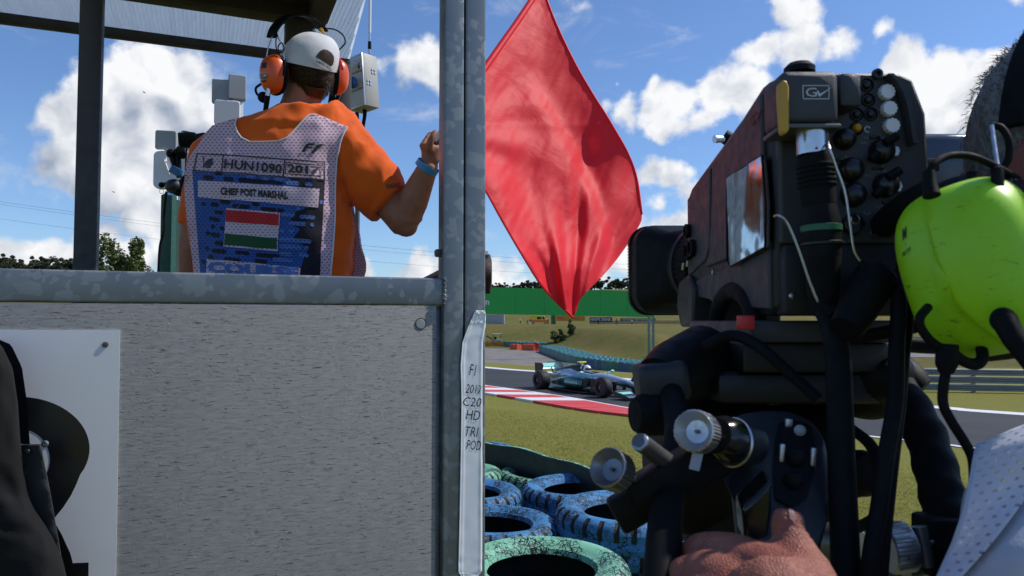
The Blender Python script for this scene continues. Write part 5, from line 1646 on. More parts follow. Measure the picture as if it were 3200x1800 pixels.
# course lettering at the hem
vq('white_print', [(440, 1240), (800, 1270), (1185, 1316), (1180, 1420), (430, 1420)], VWHITE, LF * 2.2)
print_text('lettering', vb, 'COURSE', Z3(448, 1348), Z3(1172, 1400), Z3(450, 1258), VLBLUE, man, LF * 3.2, bold=.06)

# ------------------------------------------------------------------ ear defenders with microphone
hs_t = thing('headset', 'orange ear defender headset with mic boom on the white capped marshal', 'headset', HC)
def cup(name, parent, c, ax, up, rx, ry, th, m, pad_m, flip=1):
    """hearing-protector shell: rounded oblong bowl; ax points outward"""
    ax = V(ax).normalized(); sx = V(up).cross(ax).normalized(); uu = ax.cross(sx).normalized()
    bm = bmesh.new(); rings = []
    for k in range(13):
        t = k / 12; s_ = (1 - t ** 2.4) ** .5 if k < 12 else .04
        rings.append(ering(V(c) + ax * (th * t), rx * s_, ry * s_, sx, uu, 30, 2.5))
    loft(bm, rings); shell = obj(name, bm, m, parent)
    bm = bmesh.new(); rings = []
    for t, s_ in ((-.35, .86), (-.33, 1.0), (-.2, 1.05), (-.05, 1.05), (.02, .98)):
        rings.append(ering(V(c) + ax * (th * t), rx * s_, ry * s_, sx, uu, 30, 2.4))
    loft(bm, rings); obj('ear_cushion', bm, pad_m, parent)
    return shell, ax, sx, uu
LC = HC - HE * .100 - HU * .046 + HF * .012
sh1, a1_, s1_, u1_ = cup('ear_cup', hs_t, LC + V((0, -.03, 0)), -HE + V((.1, -.32, -.1)), HU - HE * .15, .046, .062, .046, ORANGEP, BLACKR)
RC = HC + HE * .098 - HU * .006 + HF * .005
cup('ear_cup', hs_t, RC, HE + V((.05, -.15, 0)), HU, .043, .060, .042, ORANGEP, BLACKR)
sbv = bvh_of(sh1)
print_on('label_patch', sbv, [(808, 232), (836, 230), (836, 243), (808, 246)], INK, sh1, .0008, 6)
print_text('lettering', sbv, 'ICOM', (811, 243), (834, 240), (811, 234), PRINTW, sh1, .0016, bold=.02)
print_on('label_patch', sbv, [(819, 197), (834, 194), (832, 212), (817, 214)], INK, sh1, .0008, 6)
print_on('label_patch', sbv, [(815, 252), (832, 250), (832, 256), (815, 258)], INK, sh1, .0008, 6)
bp = smooth_path([P(846, 118, 2.36), P(858, 88, 2.36), P(888, 58, 2.38), P(928, 47, 2.41), P(968, 56, 2.44), P(1000, 82, 2.47), P(1013, 98, 2.48)], 5)
rings = []
for i, p in enumerate(bp):
    t_ = (bp[min(i + 1, len(bp) - 1)] - bp[max(i - 1, 0)]).normalized(); n_ = t_.cross(HF).normalized()
    w_ = .019 - .004 * abs(i / (len(bp) - 1) - .5) * 2
    wv_ = (HF + V((.1, -.6, .0))).normalized()
    rings.append([p + wv_ * w_ + n_ * .003, p + wv_ * w_ - n_ * .003, p - wv_ * w_ - n_ * .003, p - wv_ * w_ + n_ * .003])
bm = bmesh.new(); loft(bm, rings); obj('headband', bm, BLACKP, hs_t)
for pts in ([P(850, 114, 2.35), P(838, 150, 2.34), P(833, 178, 2.34)], [P(866, 104, 2.36), P(872, 125, 2.35), P(886, 150, 2.34), P(889, 225, 2.34)], [P(1010, 95, 2.47), P(1022, 118, 2.47), P(1046, 140, 2.48)], [P(978, 92, 2.47), P(988, 103, 2.47), P(1000, 118, 2.48)]):
    bm = bmesh.new(); tube(bm, smooth_path(pts, 5), .0017, 8); obj('spring_wire', bm, SILVER, hs_t)
bm = bmesh.new(); tube(bm, [P(1003, 88, 2.465), P(1012, 108, 2.465)], [.006, .005], 8); obj('slider', bm, YELP, hs_t)
bm = bmesh.new(); tube(bm, smooth_path([P(1008, 88, 2.47), P(1045, 92, 2.47), P(1070, 108, 2.47), P(1079, 130, 2.47), P(1070, 146, 2.47), P(1055, 160, 2.46)], 6), .0024, 8); obj('cable', bm, BLACKR, hs_t)
bm = bmesh.new(); tube(bm, smooth_path([P(866, 108, 2.36), P(862, 130, 2.35), P(866, 160, 2.34), P(880, 164, 2.335), P(888, 150, 2.335), P(880, 134, 2.335), P(869, 146, 2.335), P(872, 165, 2.335)], 6), .0020, 8); obj('cable', bm, BLACKR, hs_t)
bm = bmesh.new(); tube(bm, smooth_path([P(816, 262, 2.36), P(800, 275, 2.38), P(802, 292, 2.39), P(815, 305, 2.38), P(828, 318, 2.37)], 6), [.004] * 25, 8); obj('mic_boom', bm, BLACKR, hs_t)
bm = bmesh.new(); ell(bm, P(823, 304, 2.38), (.018, .02, .018)); obj('mic_windshield', bm, BLACKR, hs_t)
bm = bmesh.new(); cyl(bm, P(841, 276, 2.345), P(836, 300, 2.345), .008, n=14); obj('plug_collar', bm, SILVER, hs_t)
bm = bmesh.new(); tube(bm, [P(836, 299, 2.345), P(832, 330, 2.35), P(828, 352, 2.36)], [.009, .008, .007], 12); obj('plug', bm, BLACKR, hs_t)
bm = bmesh.new(); box(bm, P(888, 212, 2.315), (.007, .008, .05), MX.Rotation(R(4), 3, 'Y'), .002); obj('pivot_arm', bm, BLACKP, hs_t)
bm = bmesh.new(); box(bm, P(1063, 195, 2.44), (.010, .012, .05), MX.Rotation(R(-18), 3, 'Y'), .002); obj('pivot_arm', bm, REDP, hs_t)

# ------------------------------------------------------------------ red flag
pole_a, pole_b = P(1358, 440, 2.345), P(1700, -55, 2.95)
flag = thing('red_flag', 'large red flag hanging in folds from a staff held by the marshal', 'flag', pole_a)
def curve2(pts, n=40):
    q = smooth_path([V((p[0], p[1], 0)) for p in pts], 16)
    S = seglen(q); out = []
    for i in range(n): 
        p = along(q, S, S[-1] * i / (n - 1)); out.append((p.x, p.y))
    return out
NU, NV = 90, 120
cA = curve2([(1392, 392), (1515, 213), (1600, 92), (1660, 4), (1693, -46)], NU)                     # along the staff
cD = curve2([(1790, 992), (1800, 975), (1812, 940), (1840, 905), (1895, 850), (1950, 780), (2000, 700), (2006, 670)], NU)   # free edge
cL = curve2([(1392, 392), (1440, 480), (1514, 590), (1570, 690), (1640, 810), (1690, 888), (1730, 935), (1790, 992)], NV)
cR = curve2([(1693, -46), (1732, 60), (1790, 185), (1850, 290), (1912, 390), (1962, 480), (1990, 560), (2006, 670)], NV)
def flag_pt(u, v):
    iu, iv = u * (NU - 1), v * (NV - 1)
    def L(c, f):
        k = min(int(f), len(c) - 2); w = f - k; return (c[k][0] * (1 - w) + c[k + 1][0] * w, c[k][1] * (1 - w) + c[k + 1][1] * w)
    a, d_ = L(cA, iu), L(cD, iu); l, r = L(cL, iv), L(cR, iv)
    A0, A1, D0_, D1_ = cA[0], cA[-1], cD[0], cD[-1]
    x = (1 - v) * a[0] + v * d_[0] + (1 - u) * l[0] + u * r[0] - ((1 - u) * (1 - v) * A0[0] + u * (1 - v) * A1[0] + (1 - u) * v * D0_[0] + u * v * D1_[0])
    y = (1 - v) * a[1] + v * d_[1] + (1 - u) * l[1] + u * r[1] - ((1 - u) * (1 - v) * A0[1] + u * (1 - v) * A1[1] + (1 - u) * v * D0_[1] + u * v * D1_[1])
    return x, y
def flag_depth(u, v, x, y):
    d = 2.345 + .0008 * (x - 1392) + (.00082 if y < 392 else .00046) * (392 - y)
    # belly of the sail
    d += .10 * math.sin(PI * u) * math.sin(PI * min(1, v * 1.1))
    # big fold that tucks the right third behind, from the top corner down
    s_ = u - (.62 + .10 * math.sin(v * 3.0) - .10 * v)
    d += .030 * math.tanh(s_ / .045) * sstep(.10, .45, v) * (1 - .5 * sstep(.7, 1, v))
    # long gathers converging on the low tip
    ph = math.atan2(x - 1790, 1080 - y)
    d += .017 * math.sin(ph * 17 + 1.0 + 1.5 * NZ.noise(V((x * .004, y * .003, 0)))) * sstep(.28, .62, v) * (.5 + .5 * NZ.noise(V((x * .006, y * .004, 5))) + .35)
    d += .006 * math.sin(ph * 41 + 4 * NZ.noise(V((x * .006, y * .004, 2)))) * sstep(.45, .75, v)
    # diagonal drapes from the staff hand
    ph2 = math.atan2(y - 360, x - 1330)
    d += .013 * math.sin(ph2 * 13 + 2.2 * NZ.noise(V((x * .003, y * .003, 8)))) * sstep(.08, .35, v) * (1 - u) * 1.3
    # small ripples
    d += .006 * NZ.noise(V((x * .016, y * .009, 3))) + .003 * NZ.noise(V((x * .045 + y * .02, y * .02, 6)))
    d += .010 * NZ.noise(V((x * .007 + y * .004, y * .006 - x * .003, 13)))
    return d
bm = bmesh.new()
def flag_f(u, v):
    x, y = flag_pt(u, v)
    w = 5 * NZ.noise(V((x * .01, y * .01, 20)))
    return P(x, y + w * .3, flag_depth(u, v, x, y))
grid(bm, NU, NV, flag_f)
fl_o = obj('cloth', bm, FLAGM, flag, ang=180)
bm = bmesh.new()
hem = [flag_f(i / 30, 0) for i in range(31)]
tube(bm, hem, .0125, 10); obj('staff_sleeve', bm, FLAGM, flag)
bm = bmesh.new(); tube(bm, [pole_a] + hem, .008, 8); obj('staff', bm, CREAM, flag)
bm = bmesh.new(); tube(bm, [flag_f(1, i / 50) for i in range(51)], .004, 6); obj('hem', bm, FLAGM, flag)
bm = bmesh.new(); tube(bm, [flag_f(0, i / 50) for i in range(51)], .004, 6); obj('hem', bm, FLAGM, flag)
# ------------------------------------------------------------------ foreground tyre barrier
def tyre_mesh(Rr=.31, ri=.185, w=.20, n=168, seed=0):
    bm = bmesh.new()
    prof = [(ri, -.060), (ri + .010, -.078), (ri + .020, -.080), (ri + .028, -.088), (ri + .06, -.100), (Rr - .035, -.098), (Rr - .020, -.088), (Rr - .010, -.078), (Rr - .002, -.055), (Rr, -.025), (Rr, 0), (Rr, .025), (Rr - .002, .055), (Rr - .010, .078), (Rr - .020, .088), (Rr - .035, .098), (ri + .06, .100), (ri + .028, .088), (ri + .020, .080), (ri + .010, .078), (ri, .060), (ri + .012, .05), (ri + .07, .06), (Rr - .03, .045), (Rr - .02, 0), (Rr - .03, -.045), (ri + .07, -.06), (ri + .012, -.05)]
    rings = []
    for k in range(n):
        a = 2 * PI * k / n; ring = []
        wob = 1 + .012 * math.sin(2 * a + seed) + .006 * math.sin(5 * a + seed * 2)
        for i, (r_, h_) in enumerate(prof):
            rr = r_; hh = h_
            if 4 < i < 16:
                blk = (k % 6 == 0)
                if blk and i in (6, 7, 8): rr -= .009
                if ((k + 3) % 6 == 0) and i in (12, 13, 14): rr -= .009
                if i in (9, 11): rr -= .010
            if i in (3, 17): hh *= .985
            ring.append(V((math.cos(a) * rr * wob, math.sin(a) * rr * wob, hh)))
        rings.append(ring)
    loft(bm, rings, closed=True)
    bmesh.ops.recalc_face_normals(bm, faces=bm.faces)
    me = bpy.data.meshes.new('tyre'); bm.to_mesh(me); bm.free()
    np_ = len(prof)
    for p_ in me.polygons:
        i_, k_ = p_.index % np_, (p_.index // np_) % 6
        groove = (k_ in (0, 5) and 5 <= i_ <= 8) or (k_ in (2, 3) and 11 <= i_ <= 14)
        p_.material_index = 1 if i_ >= 20 or groove else 0
    return me
def tyre_obj(label, c, rad, paint, seed, tilt=0.0, group=None):
    me = tyre_mesh(seed=seed)
    finish(me, [paint, TYREK], True, 30)
    o = bpy.data.objects.new('tyre', me); COL.objects.link(o)
    o.location = c; s_ = rad / .31; o.scale = (s_, s_, s_)
    o.rotation_euler = (tilt, tilt * .6, seed * 1.7)
    ROOTM[o.name] = MX.Identity(4)
    return tag(o, label, 'tyre', group)
ZT = 1.67
stacks = [  # pixel of the top ring's centre, top height, radius, paint, label
 (1690, 1768, 1.69, .325, 'g', 'big mint green tyre with cracked paint, lowest by the taped post'),
 (1530, 1632, 1.66, .315, 'b', 'cracked blue tyre touching the big mint tyre and the taped post'),
 (1962, 1592, 1.72, .325, 'b', 'cracked blue tyre under the silver focus knob beside the pan bar'),
 (1802, 1522, 1.62, .315, 'b', 'flaking blue tyre between the black belt and the other blue tyres'),
 (1455, 1535, 1.62, .315, 'b', 'flaking blue tyre half hidden by the post, beside the middle blue tyre'),
 (1420, 1474, 1.58, .315, 'g', 'flat lying mint green tyre by the post close to the black belt'),
 (1700, 1482, 1.55, .315, 'g', 'mint green tyre wedged behind the flaking blue tyre'),
 (1485, 1408, 1.60, .315, 'b', 'blue tyre in the corner where the post meets the black belt'),
 (2300, 1725, 1.62, .325, 'g', 'mint green tyre behind the tripod and the gripping hand'),
 (2605, 1700, 1.55, .315, 'g', 'mint green tyre behind the tripod column and cables'),
 (2825, 1870, 1.55, .315, 'g', 'mint green tyre under the clamp knob on the far pan bar')]
for i, (px, py, zt, rad, p_, lab) in enumerate(stacks):
    c = G(px, py, zt - .02)
    rs = random.Random(100 + i)
    pm = TBLUE if p_ == 'b' else TGREEN
    gz = terr(c.x, c.y); hgt = .2 * rad / .31
    z = zt - hgt / 2; k = 0
    while z > gz + .02:
        cc = V((c.x + rs.uniform(-.02, .02) * (k > 0), c.y + rs.uniform(-.02, .02) * (k > 0), z))
        col_ = 'blue' if p_ == 'b' else 'mint green'
        tyre_obj(lab if k == 0 else '%s tyre down under the %s' % (['', 'second', 'third', 'fourth', 'fifth', 'sixth'][k], ' '.join(lab.split(',')[0].split()[:11])), cc, rad, pm if k == 0 or p_ == 'g' else TBLUE, i + k * 3.3, rs.uniform(-.03, .03) if k == 0 else 0)
        z -= hgt * .97; k += 1
# belt around the barrier
bl = [G(1330, 1340, 1.70), G(1512, 1379, 1.70), G(1640, 1402, 1.70), G(1760, 1432, 1.70), G(1872, 1464, 1.70), G(2000, 1500, 1.70), G(2200, 1560, 1.69), G(2420, 1640, 1.68), G(2660, 1722, 1.66), G(2900, 1800, 1.64), G(3100, 1900, 1.62)]
blp = smooth_path([V((p.x, p.y, 0)) for p in bl], 6)
belt = thing('barrier_belt', 'black rubber belt wall wrapped round the stacked tyres, paint on its top edge', 'barrier', (blp[10].x, blp[10].y, terr(blp[10].x, blp[10].y)))
bm = bmesh.new(); rings = []
for i, p in enumerate(blp):
    t_ = (blp[min(i + 1, len(blp) - 1)] - blp[max(i - 1, 0)]).normalized(); n_ = V((-t_.y, t_.x, 0))
    if n_.y < 0: n_ = -n_
    zt = 1.70 - .06 * i / len(blp) + .006 * math.sin(i * .7)
    rings.append([p + V((0, 0, terr(p.x, p.y) - .1)), p + V((0, 0, zt)), p + n_ * .014 + V((0, 0, zt)), p + n_ * .014 + V((0, 0, terr(p.x, p.y) - .1))])
loft(bm, rings); obj('belt', bm, BELT, belt)
bm = bmesh.new(); rings = []
for i, p in enumerate(blp):
    t_ = (blp[min(i + 1, len(blp) - 1)] - blp[max(i - 1, 0)]).normalized(); n_ = V((-t_.y, t_.x, 0))
    if n_.y < 0: n_ = -n_
    zt = 1.7005 - .06 * i / len(blp) + .006 * math.sin(i * .7)
    rings.append([p - n_ * .001 + V((0, 0, zt)), p - n_ * .001 + V((0, 0, zt + .004)), p + n_ * .016 + V((0, 0, zt + .004)), p + n_ * .016 + V((0, 0, zt))])
loft(bm, rings); obj('painted_edge', bm, BELTTOP, belt)

# ------------------------------------------------------------------ masts, antennas and fence behind the marshal
MESHG = mat('fence_green', (.012, .075, .045), .5, var=.2)
DISH = mat('antenna_white', (.74, .75, .78), .35, var=.04, coat=.2)
def panel_ant(t, name, c, w, h, th, yaw, m, r=.012, tilt=0):
    rot = MX.Rotation(yaw, 3, 'Z') @ MX.Rotation(tilt, 3, 'Y'); bm = bmesh.new()
    prism(bm, rrect(w, h, r), V(c) - (rot @ Y) * th / 2, rot @ X, rot @ Z, rot @ Y, th)
    return obj(name, bm, m, t, bev=.004)
fd = 4.2
fx = P(548, 800, fd)
fence = thing('mesh_fence', 'tall green welded mesh fence panel with a blue tinted post behind the marshal', 'fence', (fx.x, fx.y, terr(fx.x, fx.y)))
top = P(518, 612, fd); topr = P(640, 585, fd + .6)
bm = bmesh.new(); box2(bm, (top.x - .012, top.y - .03, terr(top.x, top.y) - .2), (top.x + .05, top.y + .03, top.z + .0)); obj('post', bm, MESHG, fence)
bm = bmesh.new(); tube(bm, [P(515, 618, fd - .02), P(580, 575, fd + .25), P(640, 552, fd + .5)], .022, 8); obj('top_rail', bm, BLUEP, fence)
fdir_ = V((topr.x - top.x, topr.y - top.y, 0)).normalized(); L = 1.1
bm = bmesh.new()
for i in range(24):
    p = V((top.x, top.y, 0)) + fdir_ * (.05 + i * .045)
    tube(bm, [p + V((0, 0, terr(p.x, p.y))), p + V((0, 0, top.z + .35 * min(1, i * .045 / .6) * .55))], .0035, 5)
o = obj('mesh_wires', bm, MESHG, fence); o['kind'] = 'stuff'
bm = bmesh.new()
zz = terr(top.x, top.y) + .1
while zz < top.z:
    p = V((top.x, top.y, zz)); tube(bm, [p, p + fdir_ * L], .004, 5); zz += .20
o = obj('mesh_crossbars', bm, MESHG, fence); o['kind'] = 'stuff'
bm = bmesh.new(); p0 = V((top.x, top.y + .02, terr(top.x, top.y))); p1 = p0 + fdir_ * .16
loft(bm, [[p0, p1, p1 + V((0, 0, top.z - p1.z)), p0 + V((0, 0, top.z - p0.z))], [p + V((.01, .03, 0)) for p in (p0, p1, p1 + V((0, 0, top.z - p1.z)), p0 + V((0, 0, top.z - p0.z)))]])
obj('mesh_screen', bm, mat('green_screen_cloth', (.010, .055, .035), .7, var=.4, scale=30), fence)
# radio mast with panel antennas
ad = 4.0
mb = P(560, 560, ad)
mast = thing('antenna_mast', 'pole with two square grey panel antennas over a large white flat antenna', 'antenna', (mb.x, mb.y, terr(mb.x, mb.y)))
bm = bmesh.new(); tube(bm, [V((mb.x, mb.y + .06, terr(mb.x, mb.y) - .1)), V((mb.x, mb.y + .06, P(560, 400, ad).z))], .02, 10); obj('pole', bm, DARKALU, mast)
panel_ant(mast, 'panel_antenna', P(519, 438, ad), .108, .105, .018, R(12), GREYP)
panel_ant(mast, 'panel_antenna', P(592, 446, ad), .115, .110, .018, R(20), GREYP)
panel_ant(mast, 'flat_antenna', P(548, 533, ad - .02), .215, .205, .035, R(10), DISH, .03)
bm = bmesh.new(); tube(bm, [P(517, 468, ad), P(520, 505, ad - .06)], .003, 6); tube(bm, [P(512, 500, ad - .06), P(530, 545, ad - .045)], [.008, .003], 6); obj('antenna_stay', bm, WHITEP, mast)
for q in ((519, 468), (592, 475)):
    bm = bmesh.new(); cyl(bm, P(q[0], q[1] - 5, ad), P(q[0], q[1] + 8, ad), .008, n=8); obj('antenna_stub', bm, GREYP, mast)
bm = bmesh.new(); lathe(bm, [(.012, -.0015), (.0135, 0), (.012, .0015), (.0105, 0)], P(505, 598, ad - .02), (0, 1, 0), 16, True); obj('split_ring', bm, SILVER, mast)
for pts in ([P(520, 600, ad), P(514, 660, ad + .1), P(512, 720, ad + .1), P(500, 770, ad + .1), P(495, 850, ad + .1)],):
    bm = bmesh.new(); tube(bm, smooth_path(pts, 6), .007, 6); obj('cable', bm, BLACKR, mast)
# articulated clamp arms with small cameras
arm = thing('articulated_arm', 'black articulated clamp arm in front of the white flat antenna', 'clamp arm', P(560, 580, 3.7))
for name, a, b_, r_ in (('arm_segment', (535, 480), (552, 530), .016), ('arm_segment', (556, 475), (560, 555), .014), ('lever', (505, 578), (535, 572), .010), ('arm_segment', (560, 590), (590, 555), .026)):
    bm = bmesh.new(); tube(bm, [P(a[0], a[1], 3.7), P(b_[0], b_[1], 3.7)], r_, 10); ell(bm, P(a[0], a[1], 3.7), (r_ * 1.5,) * 3, u=12, v=8); obj(name, bm, BLACKP, arm)
bm = bmesh.new(); lathe(bm, [(0, -.02), (.03, -.018), (.034, 0), (.03, .018), (0, .02)], P(568, 476, 3.68), (1, .3, .2), 14); obj('knob', bm, BLACKP, arm)
bm = bmesh.new(); ell(bm, P(545, 583, 3.69), (.045, .045, .038), u=14, v=10); obj('clamp_joint', bm, GRAPH, arm)
bm = bmesh.new(); box(bm, P(550, 535, 3.66), (.055, .03, .04), MX.Rotation(.5, 3, 'Y'), .004); obj('clamp_screw', bm, BLUEP, arm)
mcam = thing('mini_camera', 'small black camera pod on a thin stalk by the marshal’s shoulder'.replace('’', "'"), 'camera', P(585, 450, 3.2))
bm = bmesh.new(); lathe(bm, [(0, -.04), (.032, -.04), (.036, 0), (.030, .03), (0, .035)], P(590, 437, 3.2), (1, .35, .15), 18); obj('lens_pod', bm, BLACKP, mcam)
bm = bmesh.new(); tube(bm, [P(600, 437, 3.22), P(640, 432, 3.26)], [.022, .026], 12); obj('housing', bm, BLACKP, mcam)
bm = bmesh.new(); tube(bm, smooth_path([P(584, 455, 3.2), P(580, 520, 3.2), P(578, 650, 3.2)], 4), .0035, 6); obj('cable', bm, BLACKR, mcam)
bm = bmesh.new(); tube(bm, [P(620, 440, 3.22), P(640, 700, 3.25), V((P(640, 900, 3.25).x, 3.25, 1.2))], .012, 8); obj('stalk', bm, BLACKP, mcam)
# second antenna pair above the shoulder
ant2 = thing('antenna_mast', 'mast with a folded pair of grey panels above a white radio box behind the shoulder', 'antenna', (P(715, 300, 3.8).x, 3.8, terr(P(715, 300, 3.8).x, 3.8)))
panel_ant(ant2, 'panel_antenna', P(692, 287, 3.8), .090, .125, .03, R(14), GREYP, .006)
panel_ant(ant2, 'panel_antenna', P(741, 275, 3.82), .086, .128, .045, R(24), GREYP, .006)
panel_ant(ant2, 'radio_box', P(711, 356, 3.8), .125, .13, .05, R(16), DISH, .015)
panel_ant(ant2, 'radio_box', P(738, 352, 3.82), .06, .12, .04, R(40), DISH, .012)
for q in ((700, 326), (738, 320)):
    bm = bmesh.new(); cyl(bm, P(q[0], q[1] - 8, 3.82), P(q[0], q[1] + 12, 3.82), .010, n=10); obj('stub', bm, GREYP, ant2)
bm = bmesh.new(); q = P(716, 380, 3.86); tube(bm, [V((q.x, q.y, terr(q.x, q.y))), q], .022, 10); obj('pole', bm, DARKALU, ant2)
# equipment box numbered 6 with whip aerial
bd = 3.6
bx_ = thing('radio_box', 'grey metal radio box numbered 6 under a white whip aerial', 'radio box', (P(1130, 300, bd).x, bd, terr(P(1130, 300, bd).x, bd)))
rotb = MX.Rotation(R(-4), 3, 'Y') @ MX.Rotation(R(-38), 3, 'Z')
cb0 = P(1134, 262, bd)
bm = bmesh.new(); box(bm, cb0, (.125, .085, .255), rotb, .003); obj('case', bm, BOXG, bx_)
fn = rotb @ V((0, -1, 0)); sx_ = rotb @ V((1, 0, 0)); sz_ = rotb @ V((0, 0, 1))
# framed door panels on the left-facing side, colour lightened to stand in for skylight
fn2 = rotb @ V((-1, 0, 0)); 
for dz in (-.085, .0, .085):
    bm = bmesh.new(); box(bm, cb0 + fn * .0445 + sz_ * dz, (.110, .006, .075), rotb, .001); obj('door_panel', bm, mat('door_skylit', (.62, .62, .58), .5, var=.1), bx_)
for e in (-1, 1):
    bm = bmesh.new(); box(bm, cb0 + fn * .0455 + sx_ * e * .058, (.006, .010, .25), rotb, .001); obj('edge_strip', bm, ALU, bx_)
    bm = bmesh.new(); box(bm, cb0 + fn * .0455 + sz_ * e * .124, (.122, .010, .006), rotb, .001); obj('edge_strip', bm, ALU, bx_)
rn = rotb @ V((1, 0, 0)); ry = rotb @ V((0, 1, 0))
for px, py in ((1167, 223), (1153, 257)):
    o_ = EYE; r = RAY(px, py); pl_ = cb0 + rn * .063; t_ = (pl_ - o_).dot(rn) / r.dot(rn); q = o_ + r * t_
    for dy in (-.008, .008):
        for dz in (-.008, .008):
            bm = bmesh.new(); lathe(bm, [(0, .003), (.005, .003), (.006, 0), (0, 0)], q + ry * dy + sz_ * dz, rn, 8); obj('rivet', bm, ALU, bx_)
q = cb0 + fn * .050 + sz_ * .07 + sx_ * .035
text_on('numeral', '6', q - sx_ * .008 - sz_ * .015, q + sx_ * .008 - sz_ * .015, q - sx_ * .008 + sz_ * .015, INK, bx_, bold=.02)
for name, a, b_, r0_, r1_, m in (('aerial_base', (1155, 168), (1155, 152), .007, .007, ALU), ('aerial_boot', (1155, 154), (1155, 130), .009, .008, BLACKR), ('aerial_ferrule', (1155, 131), (1155, 102), .007, .0065, SILVER), ('aerial_rod', (1155, 103), (1157, -60), .0075, .0070, WHITEP), ('cable_plug', (1115, 352), (1117, 390), .010, .009, BLACKR), ('mount_tube', (1117, 388), (1119, 430), .008, .008, ALU)):
    bm = bmesh.new(); cyl(bm, P(a[0], a[1], bd), P(b_[0], b_[1], bd), r0_, r1_, 14); obj(name, bm, m, bx_)
bm = bmesh.new(); tube(bm, smooth_path([P(1137, 330, bd), P(1140, 355, bd), P(1136, 385, bd), P(1130, 415, bd + .05)], 5), [.012, .0115, .011, .0105, .010, .010, .0095, .009, .009, .009, .009, .009, .009, .009, .009, .009], 10); obj('cable', bm, BLACKR, bx_)
bm = bmesh.new(); ell(bm, P(1104, 258, bd - .06), (.018, .02, .03), u=12, v=10); box(bm, P(1095, 258, bd - .06), (.04, .008, .008)); obj('clamp', bm, BLUEP, bx_)
q = P(1119, 430, bd); bm = bmesh.new(); tube(bm, [V((q.x, q.y, terr(q.x, q.y))), q], .012, 10); obj('pole', bm, DARKALU, bx_)
# black arm and its stand beside the headset
arm2 = thing('articulated_arm', 'slim black articulated arm rising between the marshal and the radio box', 'clamp arm', P(1030, 380, 2.75))
for a, b_ in (((1042, 275), (1030, 350)), ((1072, 265), (1040, 360))):
    bm = bmesh.new(); tube(bm, [P(a[0], a[1], 2.75), P(b_[0], b_[1], 2.75)], .012, 10); obj('arm_segment', bm, BLACKP, arm2)
bm = bmesh.new(); ell(bm, P(1074, 262, 2.75), (.018, .018, .024)); obj('joint', bm, BLACKP, arm2)
text_on('lettering', 'Manfrotto', P(1054, 336, 2.735), P(1071, 288, 2.735), P(1048, 334, 2.735), PRINTW, arm2, bold=.01)
bm = bmesh.new(); lathe(bm, [(.013, -.02), (.016, 0), (.013, .02)], P(1032, 365, 2.75), (.2, 0, 1), 14, False); obj('joint_collar', bm, ALU, arm2)
bm = bmesh.new(); q = P(1030, 380, 2.75); tube(bm, [q, V((q.x, q.y, 1.70))], .014, 10); obj('stand', bm, BLACKP, arm2)
# dark object peeping over the rail at the post
cv = thing('camera_cover', 'dark rain cover peak showing over the rail next to the twin post', 'cover', P(1360, 880, 2.9))
bm = bmesh.new()
c_ = P(1430, 900, 2.9)
loft(bm, [ering(c_ + V((dx, 0, dz)), rx, .06, V((0, .2, 1)).normalized(), Y, 12) for dx, dz, rx in ((-.16, .015, .012), (-.10, .03, .03), (0, .045, .07), (.09, .06, .085), (.128, .055, .08), (.134, .05, .06))])
obj('hood', bm, mat('rain_cover', (.030, .022, .018), .7, var=.4, scale=30, bump=.4), cv)
bm = bmesh.new(); tube(bm, [c_ + V((.02, 0, -.02)), V((c_.x, c_.y, terr(c_.x, c_.y)))], .02, 8); obj('stand', bm, BLACKP, cv)
# ------------------------------------------------------------------ television camera
CX0, CX1 = .252, .392            # left and right sides
CY0, CY1 = .700, 1.050           # rear and front
def onX(px, py, x):
    r = RAY(px, py); return EYE + r * ((x - EYE.x) / r.x)
def onY(px, py, y):
    r = RAY(px, py); return EYE + r * ((y - EYE.y) / r.y)
tv = thing('television_camera', 'large black broadcast television camera with lens hood on a tripod', 'camera', (.32, .85, EYE.z - .01))
def wbx(name, p0, p1, m, parent=tv, bev=.002, rot=None):
    bm = bmesh.new(); box2(bm, p0, p1, bev); return obj(name, bm, m, parent)
def ez(z): return EYE.z + z
# body: side profile swept across the width, top sloping down to the front
prof = [(.702, .010), (.702, .225), (.712, .236), (.735, .236), (.80, .222), (1.030, .186), (1.046, .178), (1.050, .165), (1.050, .055), (1.040, .040), (.98, .030), (.82, .020), (.72, .004)]
bm = bmesh.new(); prism(bm, prof, (CX0, 0, EYE.z), Y, Z, X, CX1 - CX0 - .004); obj('body', bm, BODYD, tv, bev=.006, ang=30)
# side cover plate standing proud, with a stepped front edge
sp = [(.724, .085), (.724, .226), (.80, .212), (.905, .196), (.915, .120), (.925, .085), (.945, .068), (.80, .072)]
bm = bmesh.new(); prism(bm, sp, (CX0 - .004, 0, EYE.z), Y, Z, X, .006); obj('side_cover', bm, BODYG, tv, bev=.0025, ang=30)
sp2 = [(.930, .092), (.948, .078), (1.042, .062), (1.042, .172), (.922, .192)]
bm = bmesh.new(); prism(bm, sp2, (CX0 - .0025, 0, EYE.z), Y, Z, X, .005); obj('front_cover', bm, BODYG, tv, bev=.002, ang=30)
sp3 = [(.712, .010), (.712, .078), (.80, .062), (.93, .058), (1.042, .050), (1.042, .036), (.93, .026), (.90, .018), (.86, .040), (.83, .042), (.79, .014)]
bm = bmesh.new(); prism(bm, sp3, (CX0 - .003, 0, EYE.z), Y, Z, X, .005); obj('lower_cover', bm, BODYG, tv, bev=.002, ang=30)
# curved shoulder pad under the body
bm = bmesh.new()
pts = [V((CX0 + .002, .84 + .075 * math.cos(a), EYE.z - .012 + .046 * math.sin(a))) for a in [R(-10 + 200 * i / 16) for i in range(17)]]
tube(bm, pts, .011, 10); obj('shoulder_pad', bm, BLACKR, tv)
